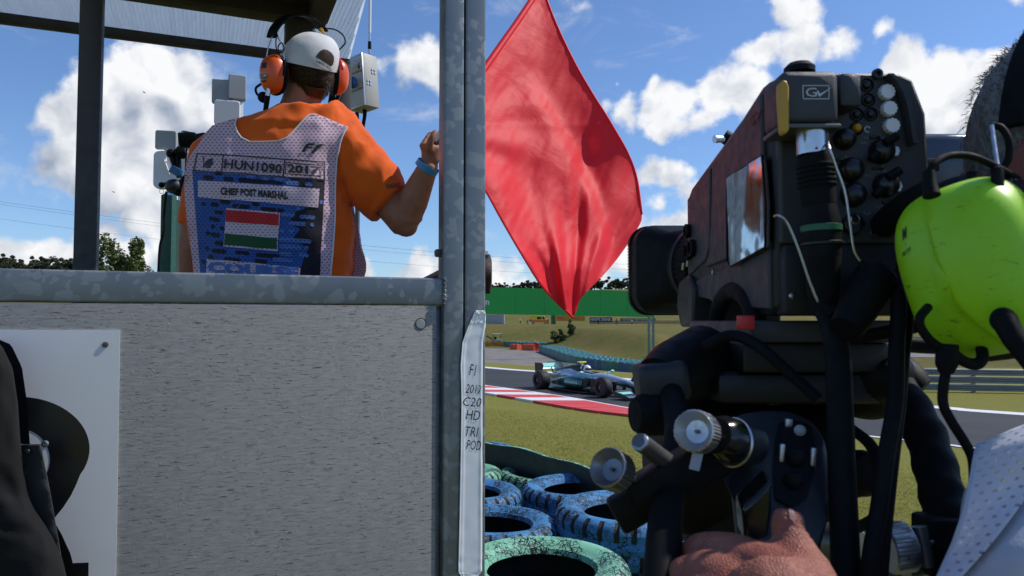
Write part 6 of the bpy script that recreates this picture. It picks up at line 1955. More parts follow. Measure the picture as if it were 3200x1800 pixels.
# front lower block
bm = bmesh.new(); prism(bm, [(.99, -.008), (.985, .045), (1.02, .062), (1.07, .055), (1.085, .02), (1.06, -.010)], (CX0 - .010, 0, EYE.z), Y, Z, X, .12); obj('lens_mount_block', bm, BODYD, tv, bev=.004)
# control knobs and screws on the flank
for px, py in ((2228, 850), (2327, 935)):
    q = onX(px, py, CX0 - .0045); bm = bmesh.new(); lathe(bm, [(0, .0008), (.002, .001), (.0034, .001), (.0036, -.002), (0, -.002)], q, -X, 16); obj('screw', bm, SILVER, tv)
for px, py, r_ in ((2152, 722, .010), (2155, 785, .012), (2166, 775, .012), (2150, 930, .014)):
    q = onX(px, py, CX0 - .004); bm = bmesh.new(); lathe(bm, [(0, .001), (r_ * .7, .001), (r_ * .75, .006), (r_, .005), (r_, -.004), (0, -.004)], q, -X, 20); obj('dial', bm, BLACKP, tv)
for px, py in ((2134, 842), (2148, 832)):
    q = P(px, py, 1.03); bm = bmesh.new(); cyl(bm, q, q + V((0, -.004, .008)), .0022, n=8); obj('toggle_switch', bm, SILVER, tv)
# clear pocket on the side cover
pk = [onX(px, py, CX0 - .0065) for px, py in ((2277, 556), (2388, 486), (2400, 640), (2398, 772), (2290, 832), (2278, 815))]
bm = bmesh.new()
loft(bm, [pk, [p + V((.002, 0, 0)) for p in pk]]); obj('label_pocket', bm, mat('pocket_card', (.05, .055, .06), .3, var=.7, scale=30), tv)
FILM = newmat('clear_film')
def film():
    m, b, out = FILM
    g = b.n('ShaderNodeBsdfGlossy', {'Color': (.95, .97, 1, 1), 'Roughness': .07}); t = b.n('ShaderNodeBsdfTransparent')
    fr = b.n('ShaderNodeFresnel', {'IOR': 1.55})
    co = b.n('ShaderNodeTexCoord').outputs['Object']
    bn = b.n('ShaderNodeBump', {'Strength': .16, 'Distance': .010, 'Height': b.noise(b.vm('MULTIPLY', co, (1, 1, .3)), 20, 1, .4, .3)})
    b.t.links.new(bn.outputs[0], g.inputs['Normal'])
    mm = b.n('ShaderNodeMixShader', (fr.outputs[0], t.outputs[0], g.outputs[0])); b.t.links.new(mm.outputs[0], out.inputs[0])
    return m
FILMM = film()
ctr = sum(pk, V((0, 0, 0))) / len(pk); bm = bmesh.new()
def pocket_f(u, v):
    a = pk[0].lerp(pk[1], u).lerp(V((pk[4].x, pk[4].y, pk[4].z)).lerp(pk[3], u), v)
    return a + V((-.0030 - .0004 * NZ.noise(V((u * 3, v * 4, 0))), 0, 0))
grid(bm, 20, 34, pocket_f); obj('pocket_film', bm, FILMM, tv)
bm = bmesh.new(); tube(bm, [p + V((-.002, 0, 0)) for p in pk] + [pk[0] + V((-.002, 0, 0))], .0013, 6); obj('pocket_rim', bm, BLACKP, tv)
# emblem on the flank
q0, q1, q2 = onX(2340, 388, CX0 - .0050), onX(2372, 348, CX0 - .0050), onX(2340, 348, CX0 - .0050)
text_on('emblem', 'GV', onX(2338, 398, CX0 - .0055), onX(2374, 376, CX0 - .0055), onX(2340, 362, CX0 - .0055), BLACKM, tv, bold=.03)
text_on('emblem', 'GRASS VALLEY', onX(2337, 432, CX0 - .0055), onX(2374, 402, CX0 - .0055), onX(2337, 425, CX0 - .0055), BLACKM, tv)
# rear frame
fr_ = [(CX0 + .000, .072), (CX0 + .000, .222), (CX0 + .010, .236), (CX0 + .115, .234), (CX0 + .128, .228), (CX0 + .1395, .195), (CX0 + .141, .150), (CX0 + .146, .10), (CX0 + .148, .072)]
bm = bmesh.new(); prism(bm, fr_, (0, .688, EYE.z), X, Z, Y, .013); obj('rear_panel', bm, BODYG, tv, bev=.003, ang=30)
# curved guard along the right edge
bm = bmesh.new()
gp = smooth_path([onY(2784, 232, .675), onY(2815, 262, .675), onY(2842, 330, .675), onY(2857, 420, .675), onY(2862, 450, .675)], 6)
rings = []
for p in gp: rings.append([p + V((-.002, 0, .001)), p + V((.0025, 0, .001)), p + V((.0025, .03, .001)), p + V((-.002, .03, .001))])
loft(bm, rings); obj('edge_guard', bm, BODYG, tv)
# adaptor box with emblem
AY = .640
a0, a1 = onY(2445, 384, AY), onY(2622, 218, AY)
bm = bmesh.new(); box2(bm, (a0.x, AY, a0.z), (a1.x, .690, a1.z), .006, 3); obj('adaptor_box', bm, BODYG, tv)
e = onY(2510, 306, AY - .0004); w_, h_ = .0235, .0125
bm = bmesh.new()
oc = rrect(w_, h_, .001, 3); ic = rrect(w_ - .0014, h_ - .0014, .0007, 3); c_ = onY(2550, 288, AY - .0004)
n_ = len(oc); A_ = [bm.verts.new(c_ + V((x, 0, z))) for x, z in oc]; B_ = [bm.verts.new(c_ + V((x, 0, z))) for x, z in ic]
for k in range(n_): bm.faces.new((A_[k], A_[(k + 1) % n_], B_[(k + 1) % n_], B_[k]))
obj('emblem_frame', bm, PRINTW, tv)
text_on('emblem', 'G', onY(2518, 302, AY - .0006), onY(2553, 302, AY - .0006), onY(2518, 274, AY - .0006), PRINTW, tv, bold=.0)
bm = bmesh.new()
ck = [onY(*p, AY - .0006) for p in ((2552, 284), (2560, 303), (2602, 271), (2563, 293), (2557, 283))]
bm.faces.new([bm.verts.new(p) for p in ck]); obj('emblem', bm, PRINTW, tv)
wbx('adaptor_foot', (a0.x - .001, AY - .002, a0.z - .0050), (a1.x + .001, .689, a0.z - .0005), DARKALU)
b0, b1 = onY(2625, 332, .655), onY(2695, 224, .655)
wbx('adaptor_side', (b0.x, .655, b0.z), (b1.x, .689, b1.z), BODYG, bev=.005)
bm = bmesh.new()
yl = [onY(px, py, AY - .004) for px, py in ((2437, 262), (2448, 248), (2460, 252), (2467, 270), (2468, 405), (2455, 420), (2444, 412), (2436, 300))]
loft(bm, [yl, [p + V((0, .010, 0)) for p in yl]]); obj('latch', bm, YELP, tv, bev=.0015)
q = onY(2498, 216, .672); bm = bmesh.new(); lathe(bm, [(0, .006), (.010, .005), (.014, .001), (.014, -.004)], q, Z, 24); obj('top_knob', bm, BLACKP, tv)
# rear panel knobs
def knob(name, px, py, rpx, m, y=.688, h=.008, n=20, ridged=False, sub=None):
    q = onY(px, py, y); r_ = rpx / F * y
    bm = bmesh.new()
    if ridged:
        x_, y_, a_ = basis(-Y); rings = []
        for rr, hh in ((1.0, 0), (1.0, .7), (.9, 1.0)):
            rings.append([q - Y * (h * hh) + (x_ * math.cos(t) + y_ * math.sin(t)) * (r_ * rr * (1 + .06 * math.cos(t * 12))) for t in [2 * PI * k / 72 for k in range(72)]])
        loft(bm, rings)
    else:
        lathe(bm, [(r_ * 1.05, 0), (r_, h * .35), (r_ * .92, h * .7), (r_ * .7, h * .95), (r_ * .3, h * 1.05), (0, h * 1.07)], q, -Y, n)
    o = obj(name, bm, m, tv)
    return o, q, r_
for px, py in ((2708, 267), (2712, 313), (2720, 357), (2676, 358)):
    q = onY(px, py, .688); bm = bmesh.new(); lathe(bm, [(.0062, .0), (.0066, .0012), (.0056, .0012), (.0052, 0)], q, -Y, 20); obj('button_ring', bm, BLACKR, tv)
    knob('push_button', px, py, 13, KNOBB, h=.0035)
for px, py in ((2766, 291), (2773, 343), (2781, 396)): knob('white_knob', px, py, 24, WHITEP, h=.006, ridged=True)
knob('button_ring', 2676, 402, 21, BLACKP, h=.002); knob('yellow_button', 2676, 401, 14, YELP, h=.005, y=.6865)
for px, py, r_ in ((2636, 436, 33), (2752, 475, 38), (2656, 532, 38), (2765, 580, 38), (2664, 610, 38)): knob('large_knob', px, py, r_, KNOBB, h=.011, n=28)
for a, b_ in (((2765, 448), (2802, 425)), ((2774, 556), (2812, 532)), ((2722, 500), (2742, 476)), ((2735, 612), (2755, 586))):
    bm = bmesh.new(); p0, p1 = onY(a[0], a[1], .676), onY(b_[0], b_[1], .676); tube(bm, [p0, p1], .0042, 8); obj('knob_lever', bm, BLACKP, tv)
for px, py in ((2797, 473), (2805, 583)):
    q = onY(px, py, .6876); bm = bmesh.new(); lathe(bm, [(0, .003), (.0032, .003), (.004, .002), (.004, 0)], q, -Y, 6); bm.transform(MX.Translation(q) @ MX.Diagonal(V((1, 1, 1.4, 1))) @ MX.Translation(-q)); obj('hex_nut', bm, ALU, tv, ang=20)
for px, py in ((2735, 428), (2630, 498), (2744, 527), (2775, 632)):
    q = onY(px, py, .687); bm = bmesh.new(); box(bm, q, (.0105, .002, .0030), None, .0009); obj('switch_slot', bm, INK, tv)
    bm = bmesh.new(); cyl(bm, q, q + V((.002, -.005, .001)), .0013, n=8); obj('switch_lever', bm, SILVER, tv)
for px, py, s_, w_ in ((2688, 445, 'Audio 1', 27), (2702, 548, 'Audio 2', 27), (2700, 430, 'Front', 16), (2752, 430, 'Rear', 14), (2727, 535, 'Line Mic +48V', 45), (2735, 645, 'Line Mic', 30), (2632, 755, 'Power DC', 26)):
    text_on('lettering', s_, onY(px, py + 4, .6874), onY(px + w_, py + 4, .6874), onY(px, py - 4, .6874), PRINTG, tv)
bm = bmesh.new(); q = onY(2711, 404, .6873); lathe(bm, [(.0022, 0), (.003, 0)], q, -Y, 14, False, V((0, 0, 1)), R(20), R(300)); obj('printed_symbol', bm, PRINTW, tv)
bm = bmesh.new(); q = onY(2710, 660, .6873); lathe(bm, [(.0026, 0), (.0033, 0)], q, -Y, 14, False, V((0, 0, 1)), R(180), R(360)); obj('printed_symbol', bm, PRINTG, tv)
q = onY(2740, 232, .6872); bm = bmesh.new(); lathe(bm, [(0, .0008), (.002, .0004), (.0025, .003), (.0048, .003), (.0052, 0)], q, -Y, 20); obj('socket_screw', bm, BLACKM, tv)
for px, py, r_ in ((2662, 702, 33), (2765, 702, 36), (2768, 905, 33)):
    q = onY(px, py, .688); rr = r_ / F * .688; bm = bmesh.new(); lathe(bm, [(rr, -.002), (rr, .006), (rr * .93, .0065), (rr * .88, .004), (rr * .88, -.004)], q, -Y, 30); cn = obj('connector', bm, BLACKM, tv)
    bm = bmesh.new(); lathe(bm, [(rr * .94, .006), (rr * .90, .0072), (rr * .86, .006)], q, -Y, 30); obj('bright_ring', bm, SILVER, cn)
for px, py in ((2673, 685),):
    q = onY(px, py, .68); bm = bmesh.new(); lathe(bm, [(.0040, -.0010), (.0047, 0), (.0040, .0010), (.0034, 0)], q, -Y, 20, True); obj('ring', bm, SILVER, tv)
for px, py in ((2613, 716), (2728, 724), (2604, 556), (2476, 925), (2535, 918), (2796, 870), (2802, 930)):
    q = onY(px, py, .6875); bm = bmesh.new(); lathe(bm, [(0, .002), (.0026, .0015), (.0033, 0)], q, -Y, 12); obj('screw', bm, SILVER, tv)
# lower rear block and power unit
l0, l1 = onY(2440, 985, .690), onY(2810, 760, .690)
wbx('rear_lower_block', (l0.x + .004, .690, l0.z), (l1.x, .80, l1.z), BODYD, bev=.004)
# antenna stub near the top edge
q = P(2262, 425, .93); bm = bmesh.new(); tube(bm, [q + V((.012, 0, -.008)), q], .009, 12); obj('stub_housing', bm, BLACKP, tv)
bm = bmesh.new(); cyl(bm, q + V((-.002, -.004, -.005)), q + V((-.014, -.008, -.006)), .0042, .005, 16); obj('bnc_connector', bm, SILVER, tv)
# lens: barrel, ribbed ring, hood
LX, LZ = .318, ez(.086)
def lens_ring(name, r0, r1, y0, y1, m, n=48, ridges=0):
    bm = bmesh.new(); rings = []
    for yy, rr in ((y0, r0), (y0 + .002, r0 + .001), (y1 - .002, r1 + .001), (y1, r1)):
        rings.append([V((LX + math.cos(t) * rr * (1 + (.012 * math.copysign(1, math.sin(t * ridges)) if ridges else 0)), yy, LZ + math.sin(t) * rr * (1 + (.012 * math.copysign(1, math.sin(t * ridges)) if ridges else 0)))) for t in [2 * PI * k / n for k in range(n)]])
    loft(bm, rings); return obj(name, bm, m, tv)
lens_ring('lens_barrel', .045, .052, 1.045, 1.10, BLACKM)
lens_ring('focus_ring', .060, .064, 1.10, 1.155, BLACKR, 192, 48)
lens_ring('lens_front', .068, .070, 1.155, 1.20, BLACKM)
bm = bmesh.new()
hw, hh = .109, .0735
o1 = rrect(hw * 2, hh * 2, .030, 8); o2 = rrect(hw * 2.06, hh * 2.06, .031, 8); i1 = rrect(.132, .132, .0655, 8); i2 = rrect(hw * 2.0, hh * 2.0, .03, 8)
def rg(pl, y): return [V((LX + x, y, LZ + z)) for x, z in pl]
loft(bm, [rg(i1, 1.185), rg([(x * .72, z * .80) for x, z in o1], 1.20), rg(o1, 1.235), rg(o2, 1.30), rg(i2, 1.30), rg([(x * .95, z * .94) for x, z in o1], 1.24), rg(i1, 1.21)], closed=True); obj('lens_hood', bm, BLACKP, tv, bev=.002)
bm = bmesh.new()
oo = rrect(hw * 2.075, hh * 2.08, .032, 16)
for k in range(len(oo)):
    a = V(oo[k]); b_ = V(oo[(k + 1) % len(oo)]); m_ = max(1, int((b_ - a).length / .005))
    for j in range(m_):
        p = a + (b_ - a) * (j / m_); box(bm, (LX + p.x, 1.285, LZ + p.y), (.0022, .020, .0022))
o = obj('hood_knurling', bm, BLACKP, tv); o['kind'] = 'stuff'
# triax connector and its cable
def stack(name, pts, radii, m, parent=tv, n=24):
    bm = bmesh.new(); tube(bm, pts, radii, n); return obj(name, bm, m, parent)
TY = .655
def tp(px, py, y=TY): return onY(px, py, y)
stack('connector_collar', [tp(2538, 400), tp(2541, 484)], [.0138, .0142], SILVER)
q = tp(2552, 462, TY - .0145); bm = bmesh.new(); ell(bm, q, (.0012, .0006, .0012), u=8, v=6); obj('index_dot', bm, REDP, tv)
stack('connector_grip', [tp(2541, 482), tp(2546, 500), tp(2556, 600), tp(2560, 640)], [.0148, .0152, .0150, .0146], BLACKR)
for i in range(5):
    c0 = tp(2548 + i * 1.6, 520 + i * 15); bm = bmesh.new(); lathe(bm, [(.0150, -.0016), (.0165, -.0008), (.0165, .0008), (.0150, .0016)], c0, (tp(2556, 600) - tp(2546, 500)).normalized(), 28, True); obj('grip_rib', bm, BLACKR, tv)
stack('connector_sleeve', [tp(2560, 636), tp(2565, 690), tp(2568, 760), tp(2570, 800)], [.0140, .0165, .0168, .0160], BLACKP)
bm = bmesh.new(); lathe(bm, [(.0167, -.003), (.0176, -.0026), (.0176, .0026), (.0167, .003)], tp(2566, 714), (tp(2568, 760) - tp(2565, 690)).normalized(), 30, True); obj('colour_band', bm, GREENT, tv)
bm = bmesh.new(); lathe(bm, [(.0166, -.002), (.0185, -.001), (.0185, .001), (.0166, .002)], tp(2569, 762), (tp(2568, 760) - tp(2565, 690)).normalized(), 30, True); obj('sleeve_ring', bm, BLACKM, tv)
stack('cable_boot', [tp(2570, 798), tp(2572, 900), tp(2580, 985)], [.0158, .0140, .0115], BLACKR)
tc_ = smooth_path([tp(2576, 960), tp(2600, 1010, .64), tp(2618, 1120, .62), tp(2625, 1300, .60), tp(2632, 1500, .58), tp(2640, 1700, .56), tp(2650, 1950, .54), tp(2700, 2600, .55)], 6)
stack('camera_cable', tc_, [.0105] * len(tc_), BLACKR)
# thin steel lanyards
for pts in ([(2586, 436), (2592, 462), (2612, 520), (2640, 600), (2656, 700), (2668, 780), (2690, 820)], [(2420, 676), (2436, 674), (2462, 700), (2496, 780), (2530, 880), (2556, 942), (2580, 962)]):
    pp = smooth_path([onY(x, y, .635 if i else .655) for i, (x, y) in enumerate(pts)], 6)
    stack('steel_lanyard', pp, [.0011] * len(pp), ALU, n=8)
stack('lanyard_crimp', [onY(2690, 815, .635), onY(2700, 845, .635)], [.0022, .0034], BLACKR, n=10)
stack('lanyard_crimp', [onY(2556, 945, .635), onY(2600, 978, .630)], [.0022, .0048], BLACKR, n=10)
# second connector with angled boot
stack('angled_connector', [onY(2765, 905, .69), onY(2740, 880, .65), onY(2715, 890, .635)], [.012, .0165, .0170], BLACKR)
stack('angled_boot', [onY(2735, 870, .640), onY(2705, 930, .630), onY(2660, 1000, .615), onY(2640, 1030, .61)], [.018, .0165, .0150, .0130], BLACKR)
c2 = smooth_path([onY(2790, 860, .66), onY(2808, 940, .62), onY(2802, 1080, .60), onY(2798, 1250, .58), onY(2770, 1420, .56), onY(2745, 1600, .55), onY(2715, 1800, .53), onY(2690, 2200, .52)], 6)
stack('cable', c2, [.0062] * len(c2), BLACKR, n=12)
c3 = smooth_path([onY(2820, 830, .67), onY(2835, 980, .63), onY(2822, 1120, .61), onY(2810, 1260, .59), onY(2790, 1420, .57), onY(2770, 1600, .56), onY(2752, 1800, .54), onY(2735, 2200, .53)], 6)
stack('cable', c3, [.0052] * len(c3), BLACKR, n=12)
# headphone-socket plug and cable sweeping right
stack('jack_plug', [onY(2765, 702, .68), onY(2800, 672, .655), onY(2850, 630, .63), onY(2895, 600, .615)], [.0125, .0135, .0120, .0095], BLACKR)
# viewfinder beyond the camera on its right
v0, v1 = P(2872, 600, .95), P(3080, 405, .95)
bm = bmesh.new(); box2(bm, (v0.x, .95, v0.z), (v1.x, 1.02, v1.z), .012, 3); obj('viewfinder', bm, mat('viewfinder_shell', (.05, .065, .10), .22, var=.2), tv)
wbx('viewfinder_arm', (CX1 - .01, .93, P(2900, 540, .95).z), (v0.x + .02, .96, P(2900, 500, .95).z), BLACKP)

# ------------------------------------------------------------------ tripod with fluid head
tri = thing('tripod', 'black tripod and fluid head carrying the television camera, two pan bars', 'tripod', (.30, .86, .85))
def tb_(name, p0, p1, m=BLACKP, bev=.004): return wbx(name, p0, p1, m, tri, bev)
tb_('camera_plate', (.235, .72, ez(-.022)), (.375, .98, ez(-.0005)), BODYG)
tb_('sliding_plate', (.228, .73, ez(-.052)), (.385, .97, ez(-.0225)), BODYD)
r0_, r1_ = onY(2303, 1030, .725), onY(2346, 986, .725)
wbx('release_lever', (r0_.x, .712, r0_.z), (r1_.x, .728, r1_.z), REDP, tri, .0015)
tb_('head_cradle', (.205, .74, ez(-.085)), (.40, .96, ez(-.0525)), BODYD, .010)
bm = bmesh.new(); cyl(bm, (.165, .87, ez(-.160)), (.362, .87, ez(-.160)), .086, n=48); obj('fluid_drum', bm, BLACKP, tri, bev=.012)
bm = bmesh.new(); cyl(bm, (.268, .86, ez(-.50)), (.268, .86, ez(-.20)), .068, n=48); obj('pan_column', bm, BLACKP, tri, bev=.006)
bm = bmesh.new(); lathe(bm, [(.070, -.004), (.078, -.002), (.078, .010), (.070, .012)], (.268, .86, ez(-.345)), Z, 48, True); obj('bearing_ring', bm, DARKALU, tri)
bm = bmesh.new(); lathe(bm, [(.082, -.02), (.095, -.02), (.095, .03), (.082, .03)], (.268, .86, ez(-.425)), Z, 48, True); obj('bowl_ring', bm, DARKALU, tri)
text_on('lettering', 'Perfect Balance', onY(2400, 1268, .755), onY(2500, 1258, .755), onY(2400, 1250, .755), PRINTG, tri)
for i, a in enumerate((200, 330, 90)):
    d_ = V((math.cos(R(a)), math.sin(R(a)), 0)); bm = bmesh.new()
    tube(bm, [V((.268, .86, ez(-.46))) + d_ * .06, V((.268, .86, .85)) + d_ * .60], [.03, .018], 12); obj('leg', bm, BLACKM, tri)
# pan bar sockets
bm = bmesh.new(); tube(bm, [onY(2200, 1130, .80), onY(2110, 1165, .76), onY(2060, 1200, .74)], [.040, .034, .028], 20); obj('pan_bar_socket', bm, BLACKP, tri)
bm = bmesh.new(); box(bm, P(2066, 1192, .74), (.050, .050, .040), MX.Rotation(R(-8), 3, 'Y'), .008, 3); obj('socket_clamp', bm, GRAPH, tri)
bm = bmesh.new(); lathe(bm, [(0, .022), (.016, .022), (.020, .016), (.021, -.01), (.018, -.012)], P(2048, 1295, .72), (-1, -.25, 0), 24); obj('drag_knob', bm, BLACKR, tri)
bm = bmesh.new(); tube(bm, [P(2040, 1295, .72), P(2110, 1295, .76)], .012, 12); obj('drag_shaft', bm, BLACKP, tri)
# near (left) pan bar coming down towards the operator
pbp = smooth_path([P(2085, 1175, .76), P(2105, 1260, .70), P(2120, 1350, .65), P(2100, 1480, .60), P(2080, 1620, .56), P(2070, 1800, .52), P(2060, 2050, .48)], 6)
bm = bmesh.new(); tube(bm, pbp, [.0115 + .0025 * i / len(pbp) for i in range(len(pbp))], 18); obj('pan_bar', bm, BLACKR, tri)
# right pan bar
bm = bmesh.new(); tube(bm, [onY(2600, 1150, .86), onY(2700, 1180, .83), onY(2780, 1180, .80)], [.038, .034, .026], 20); obj('pan_bar_socket', bm, BLACKP, tri)
bm = bmesh.new(); ell(bm, onY(2765, 1175, .75), (.030, .03, .028)); ell(bm, onY(2715, 1235, .78), (.036, .03, .026)); bm = fuse(bm, .004, 4); obj('socket_clamp', bm, BLACKP, tri)
bm = bmesh.new(); tube(bm, [onY(2800, 1165, .76), onY(2850, 1200, .74), onY(2878, 1222, .735)], [.022, .019, .014], 16); obj('socket_knob', bm, BLACKP, tri)
pr_ = smooth_path([onY(2800, 1170, .75), onY(2860, 1280, .70), onY(2905, 1400, .66), onY(2940, 1530, .62), onY(2965, 1640, .59), onY(3000, 1760, .56), onY(3060, 2000, .52)], 6)
bm = bmesh.new(); tube(bm, pr_, [.012 + .0055 * min(1, i / 10) + .0010 * math.sin(i * 1.4) for i in range(len(pr_))], 20); obj('pan_bar', bm, BLACKR, tri)
# balance knob with yellow scale
bm = bmesh.new(); k0, k1 = onY(2600, 1480, .76), onY(2725, 1478, .70)
tube(bm, [k0, k0.lerp(k1, .8), k1], [.024, .022, .017], 30); obj('balance_knob', bm, BLACKR, tri)
bm = bmesh.new(); kc = k0.lerp(k1, .42); lathe(bm, [(.0235, -.007), (.0248, -.006), (.0240, .006), (.0228, .007)], kc, (k1 - k0).normalized(), 36, True); ksc = obj('yellow_scale', bm, mat('scale_yellow', (.52, .40, .01), .45), tri)
ksb = bvh_of(ksc)
for s_, py in (('6', 1452), ('7', 1491), ('8', 1524)):
    print_text('numeral', ksb, s_, (2650, py + 8), (2660, py + 8), (2650, py - 7), INK, ksc, .0004, bold=.03)
# loop cable on the column
pp = smooth_path([onY(2660, 1340, .70), onY(2720, 1390, .66), onY(2745, 1460, .64), onY(2755, 1540, .64), onY(2730, 1620, .66), onY(2650, 1660, .70)], 6)
bm = bmesh.new(); tube(bm, pp, .0052, 10); obj('control_cable', bm, BLACKR, tri)
bm = bmesh.new(); cyl(bm, onY(2600, 1695, .76), onY(2670, 1700, .74), .020, n=30); obj('pan_lock', bm, DARKALU, tri)
# cross arms behind, reaching right
bm = bmesh.new(); tube(bm, [onY(2560, 1060, .84), onY(2900, 1080, .82), onY(3300, 1088, .80)], .0095, 10); obj('support_arm', bm, BLACKP, tri)
pp = smooth_path([onY(2660, 1058, .70), onY(2760, 1040, .68), onY(2860, 1020, .66), onY(2920, 990, .64)], 6)
bm = bmesh.new(); tube(bm, pp, .0062, 10); obj('cable', bm, BLACKR, tri)
# cables crossing the cradle
pp = smooth_path([onY(2200, 1085, .735), onY(2280, 1048, .725), onY(2360, 1075, .70), onY(2450, 1150, .68), onY(2560, 1250, .66)], 6)
bm = bmesh.new(); tube(bm, pp, .0055, 10); obj('cable', bm, BLACKR, tri)

# ------------------------------------------------------------------ focus and zoom demand on the near pan bar
dem = thing('lens_controller', 'graphite thumb controller unit clamped on the pan bar', 'controller', P(2420, 1600, .58))
cen = P(2430, 1480, .60)
ax_ = (P(2560, 1300, .62) - P(2380, 1660, .57)).normalized()
bm = bmesh.new(); rings = []
for px, py, d, w_, h_ in ((2440, 1320, .64, .020, .018), (2430, 1350, .63, .036, .030), (2420, 1420, .62, .042, .036), (2415, 1500, .60, .040, .036), (2430, 1570, .58, .034, .034), (2425, 1650, .565, .030, .030), (2420, 1740, .55, .026, .026)):
    rings.append(ering(P(px, py, d), w_, h_, RGT, V((0, .9, .45)).normalized(), 28, 3.0))
loft(bm, rings); bod = obj('body', bm, GRAPH, dem, bev=.002)
bb = bvh_of(bod)
def face(px, py, l): return onto(bb, px, py, l, .58)
fcp = [(2432, 1330), (2470, 1318), (2530, 1335), (2545, 1400), (2542, 1470), (2520, 1560), (2470, 1590), (2420, 1560), (2415, 1450), (2422, 1380)]
print_on('face_plate', bb, fcp, BLACKP, dem, .0025, 12)
for px, py, r_, m in ((2498, 1355, 17, GREYP), (2482, 1435, 24, BLACKP), (2476, 1508, 24, BLACKP)):
    q = face(px, py, .003); bm = bmesh.new(); rr = r_ / F * .59
    nn = (EYE - q).normalized(); lathe(bm, [(rr * 1.15, -.002), (rr * 1.1, .003), (rr, .006), (rr * .6, .0075), (0, .008)], q, nn, 24); obj('thumb_button', bm, m, dem)
for px, py, w_ in ((2438, 1428, .004), (2534, 1440, .0045), (2462, 1335, .006)):
    q = face(px, py, .004); bm = bmesh.new(); box(bm, q, (w_, .004, .018 if w_ < .006 else .008), MX.Rotation(R(6), 3, 'Y'), .001); obj('bright_edge', bm, ALU, dem)
bm = bmesh.new(); tube(bm, [P(2350, 1390, .60), P(2290, 1382, .585), P(2262, 1375, .58)], [.016, .019, .0185], 24); obj('pivot_boss', bm, GRAPH, dem)
bm = bmesh.new(); lathe(bm, [(.0185, -.0015), (.0195, 0), (.0185, .0015), (.016, 0)], P(2288, 1382, .575), (P(2262, 1375, .58) - P(2350, 1390, .60)).normalized(), 30, True); obj('bright_collar', bm, ALU, dem)
bm = bmesh.new(); tube(bm, [P(2288, 1378, .57), P(2252, 1366, .565), P(2235, 1360, .56)], [.0175, .0172, .014], 24); obj('dark_drum', bm, GLOSSB, dem)
# lower paddles flanking the thumb
for pts in ([(2320, 1590), (2370, 1545), (2412, 1500), (2414, 1600), (2400, 1700), (2330, 1720)],):
    q = [P(x, y, .548) for x, y in pts]; bm = bmesh.new(); loft(bm, [q, [p + V((0, .02, .006)) for p in q]]); obj('rocker', bm, GLOSSB, dem, bev=.003)
# clamp block with knurled aluminium knobs
clp = thing('pan_bar_clamp', 'dark clamp block with three aluminium thumb knobs on the pan bar', 'clamp', P(2090, 1470, .6))
bm = bmesh.new(); rot = MX.Rotation(R(-30), 3, 'Y'); box(bm, P(2075, 1490, .585), (.062, .026, .024), rot, .003); obj('clamp_block', bm, BLACKP, clp)
bm = bmesh.new(); box(bm, P(2105, 1508, .592), (.110, .020, .030), rot, .004); obj('bracket', bm, BLACKP, clp)
def thumb(a, b_, ra, la, dish=True, m=ALU, shaft=.0055):
    """knurled cup-shaped thumb knob; a: outer face, b_: inner end of the shaft"""
    a, b_ = V(a), V(b_); ax = (a - b_).normalized(); x_, y_, _ = basis(ax)
    bm = bmesh.new(); rings = []
    prof = [(.0, -la * .55), (.55, -la * .5), (.86, -la * .12), (.93, 0), (1.0, -la * .05), (1.0, -la), (.5, -la * 1.06), (.0, -la * 1.06)]
    n = 96
    for rr, hh in prof:
        kn = .022 if rr == 1.0 else 0
        rings.append([a + ax * hh + (x_ * math.cos(t) + y_ * math.sin(t)) * max(.0004, ra * rr * (1 + kn * math.copysign(1, math.sin(t * 40)))) for t in [2 * PI * k / n for k in range(n)]])
    loft(bm, rings); k_ = obj('thumb_knob', bm, m, clp)
    bm = bmesh.new(); cyl(bm, a - ax * la * 1.0, b_, shaft, n=16); obj('knob_shaft', bm, m, clp)
    bm = bmesh.new(); cyl(bm, a - ax * la * .52, a - ax * la * .35, ra * .10, n=6); obj('knob_screw', bm, DARKALU, k_)
thumb(P(2166, 1345, .545), P(2262, 1375, .60), .0155, .017, shaft=.0065)
thumb(P(1897, 1458, .560), P(1992, 1512, .595), .0155, .017, m=mat('grey_anodised', (.26, .26, .27), .38, metal=.85, var=.1, scale=80))
bm = bmesh.new(); tube(bm, [P(1999, 1381, .560), P(2004, 1384, .562), P(2090, 1448, .585)], [.0068, .0072, .0072], 20); obj('grip_rod', bm, DARKALU, clp)
bm = bmesh.new(); lathe(bm, [(.0045, .0), (.0068, .0005), (.0072, -.001)], P(1999, 1381, .560), (P(1999, 1381, .560) - P(2090, 1448, .585)).normalized(), 20); obj('rod_rim', bm, ALU, clp)
q = P(2180, 1420, .555); bm = bmesh.new(); box(bm, q, (.008, .002, .024), MX.Rotation(R(14), 3, 'Y'), .0005); obj('sticker', bm, mat('sticker_pale', (.35, .40, .52), .4), clp)
# clamp at the far pan bar, with knob
clr = thing('pan_bar_clamp', 'steel clamp with a large aluminium knob on the far pan bar', 'clamp', P(2880, 1720, .55))
kk = P(2768, 1715, .56); ke = P(2880, 1700, .56)
x_, y_, a_ = basis((kk - ke).normalized()); bm = bmesh.new(); rings = []
for rr, hh in ((.0, .0), (.94, 0), (1, -.0012), (1, -.016), (.92, -.018), (0, -.018)):
    rings.append([kk + a_ * hh + (x_ * math.cos(t) + y_ * math.sin(t)) * max(.0004, .0185 * rr * (1 + (.015 * math.copysign(1, math.sin(t * 40)) if rr == 1 else 0))) for t in [2 * PI * k / 96 for k in range(96)]])
loft(bm, rings); obj('thumb_knob', bm, ALU, clr)
bm = bmesh.new(); cyl(bm, kk - a_ * .016, ke, .0060, n=16); cyl(bm, ke, P(3010, 1685, .57), .0030, n=12); obj('knob_shaft', bm, ALU, clr)
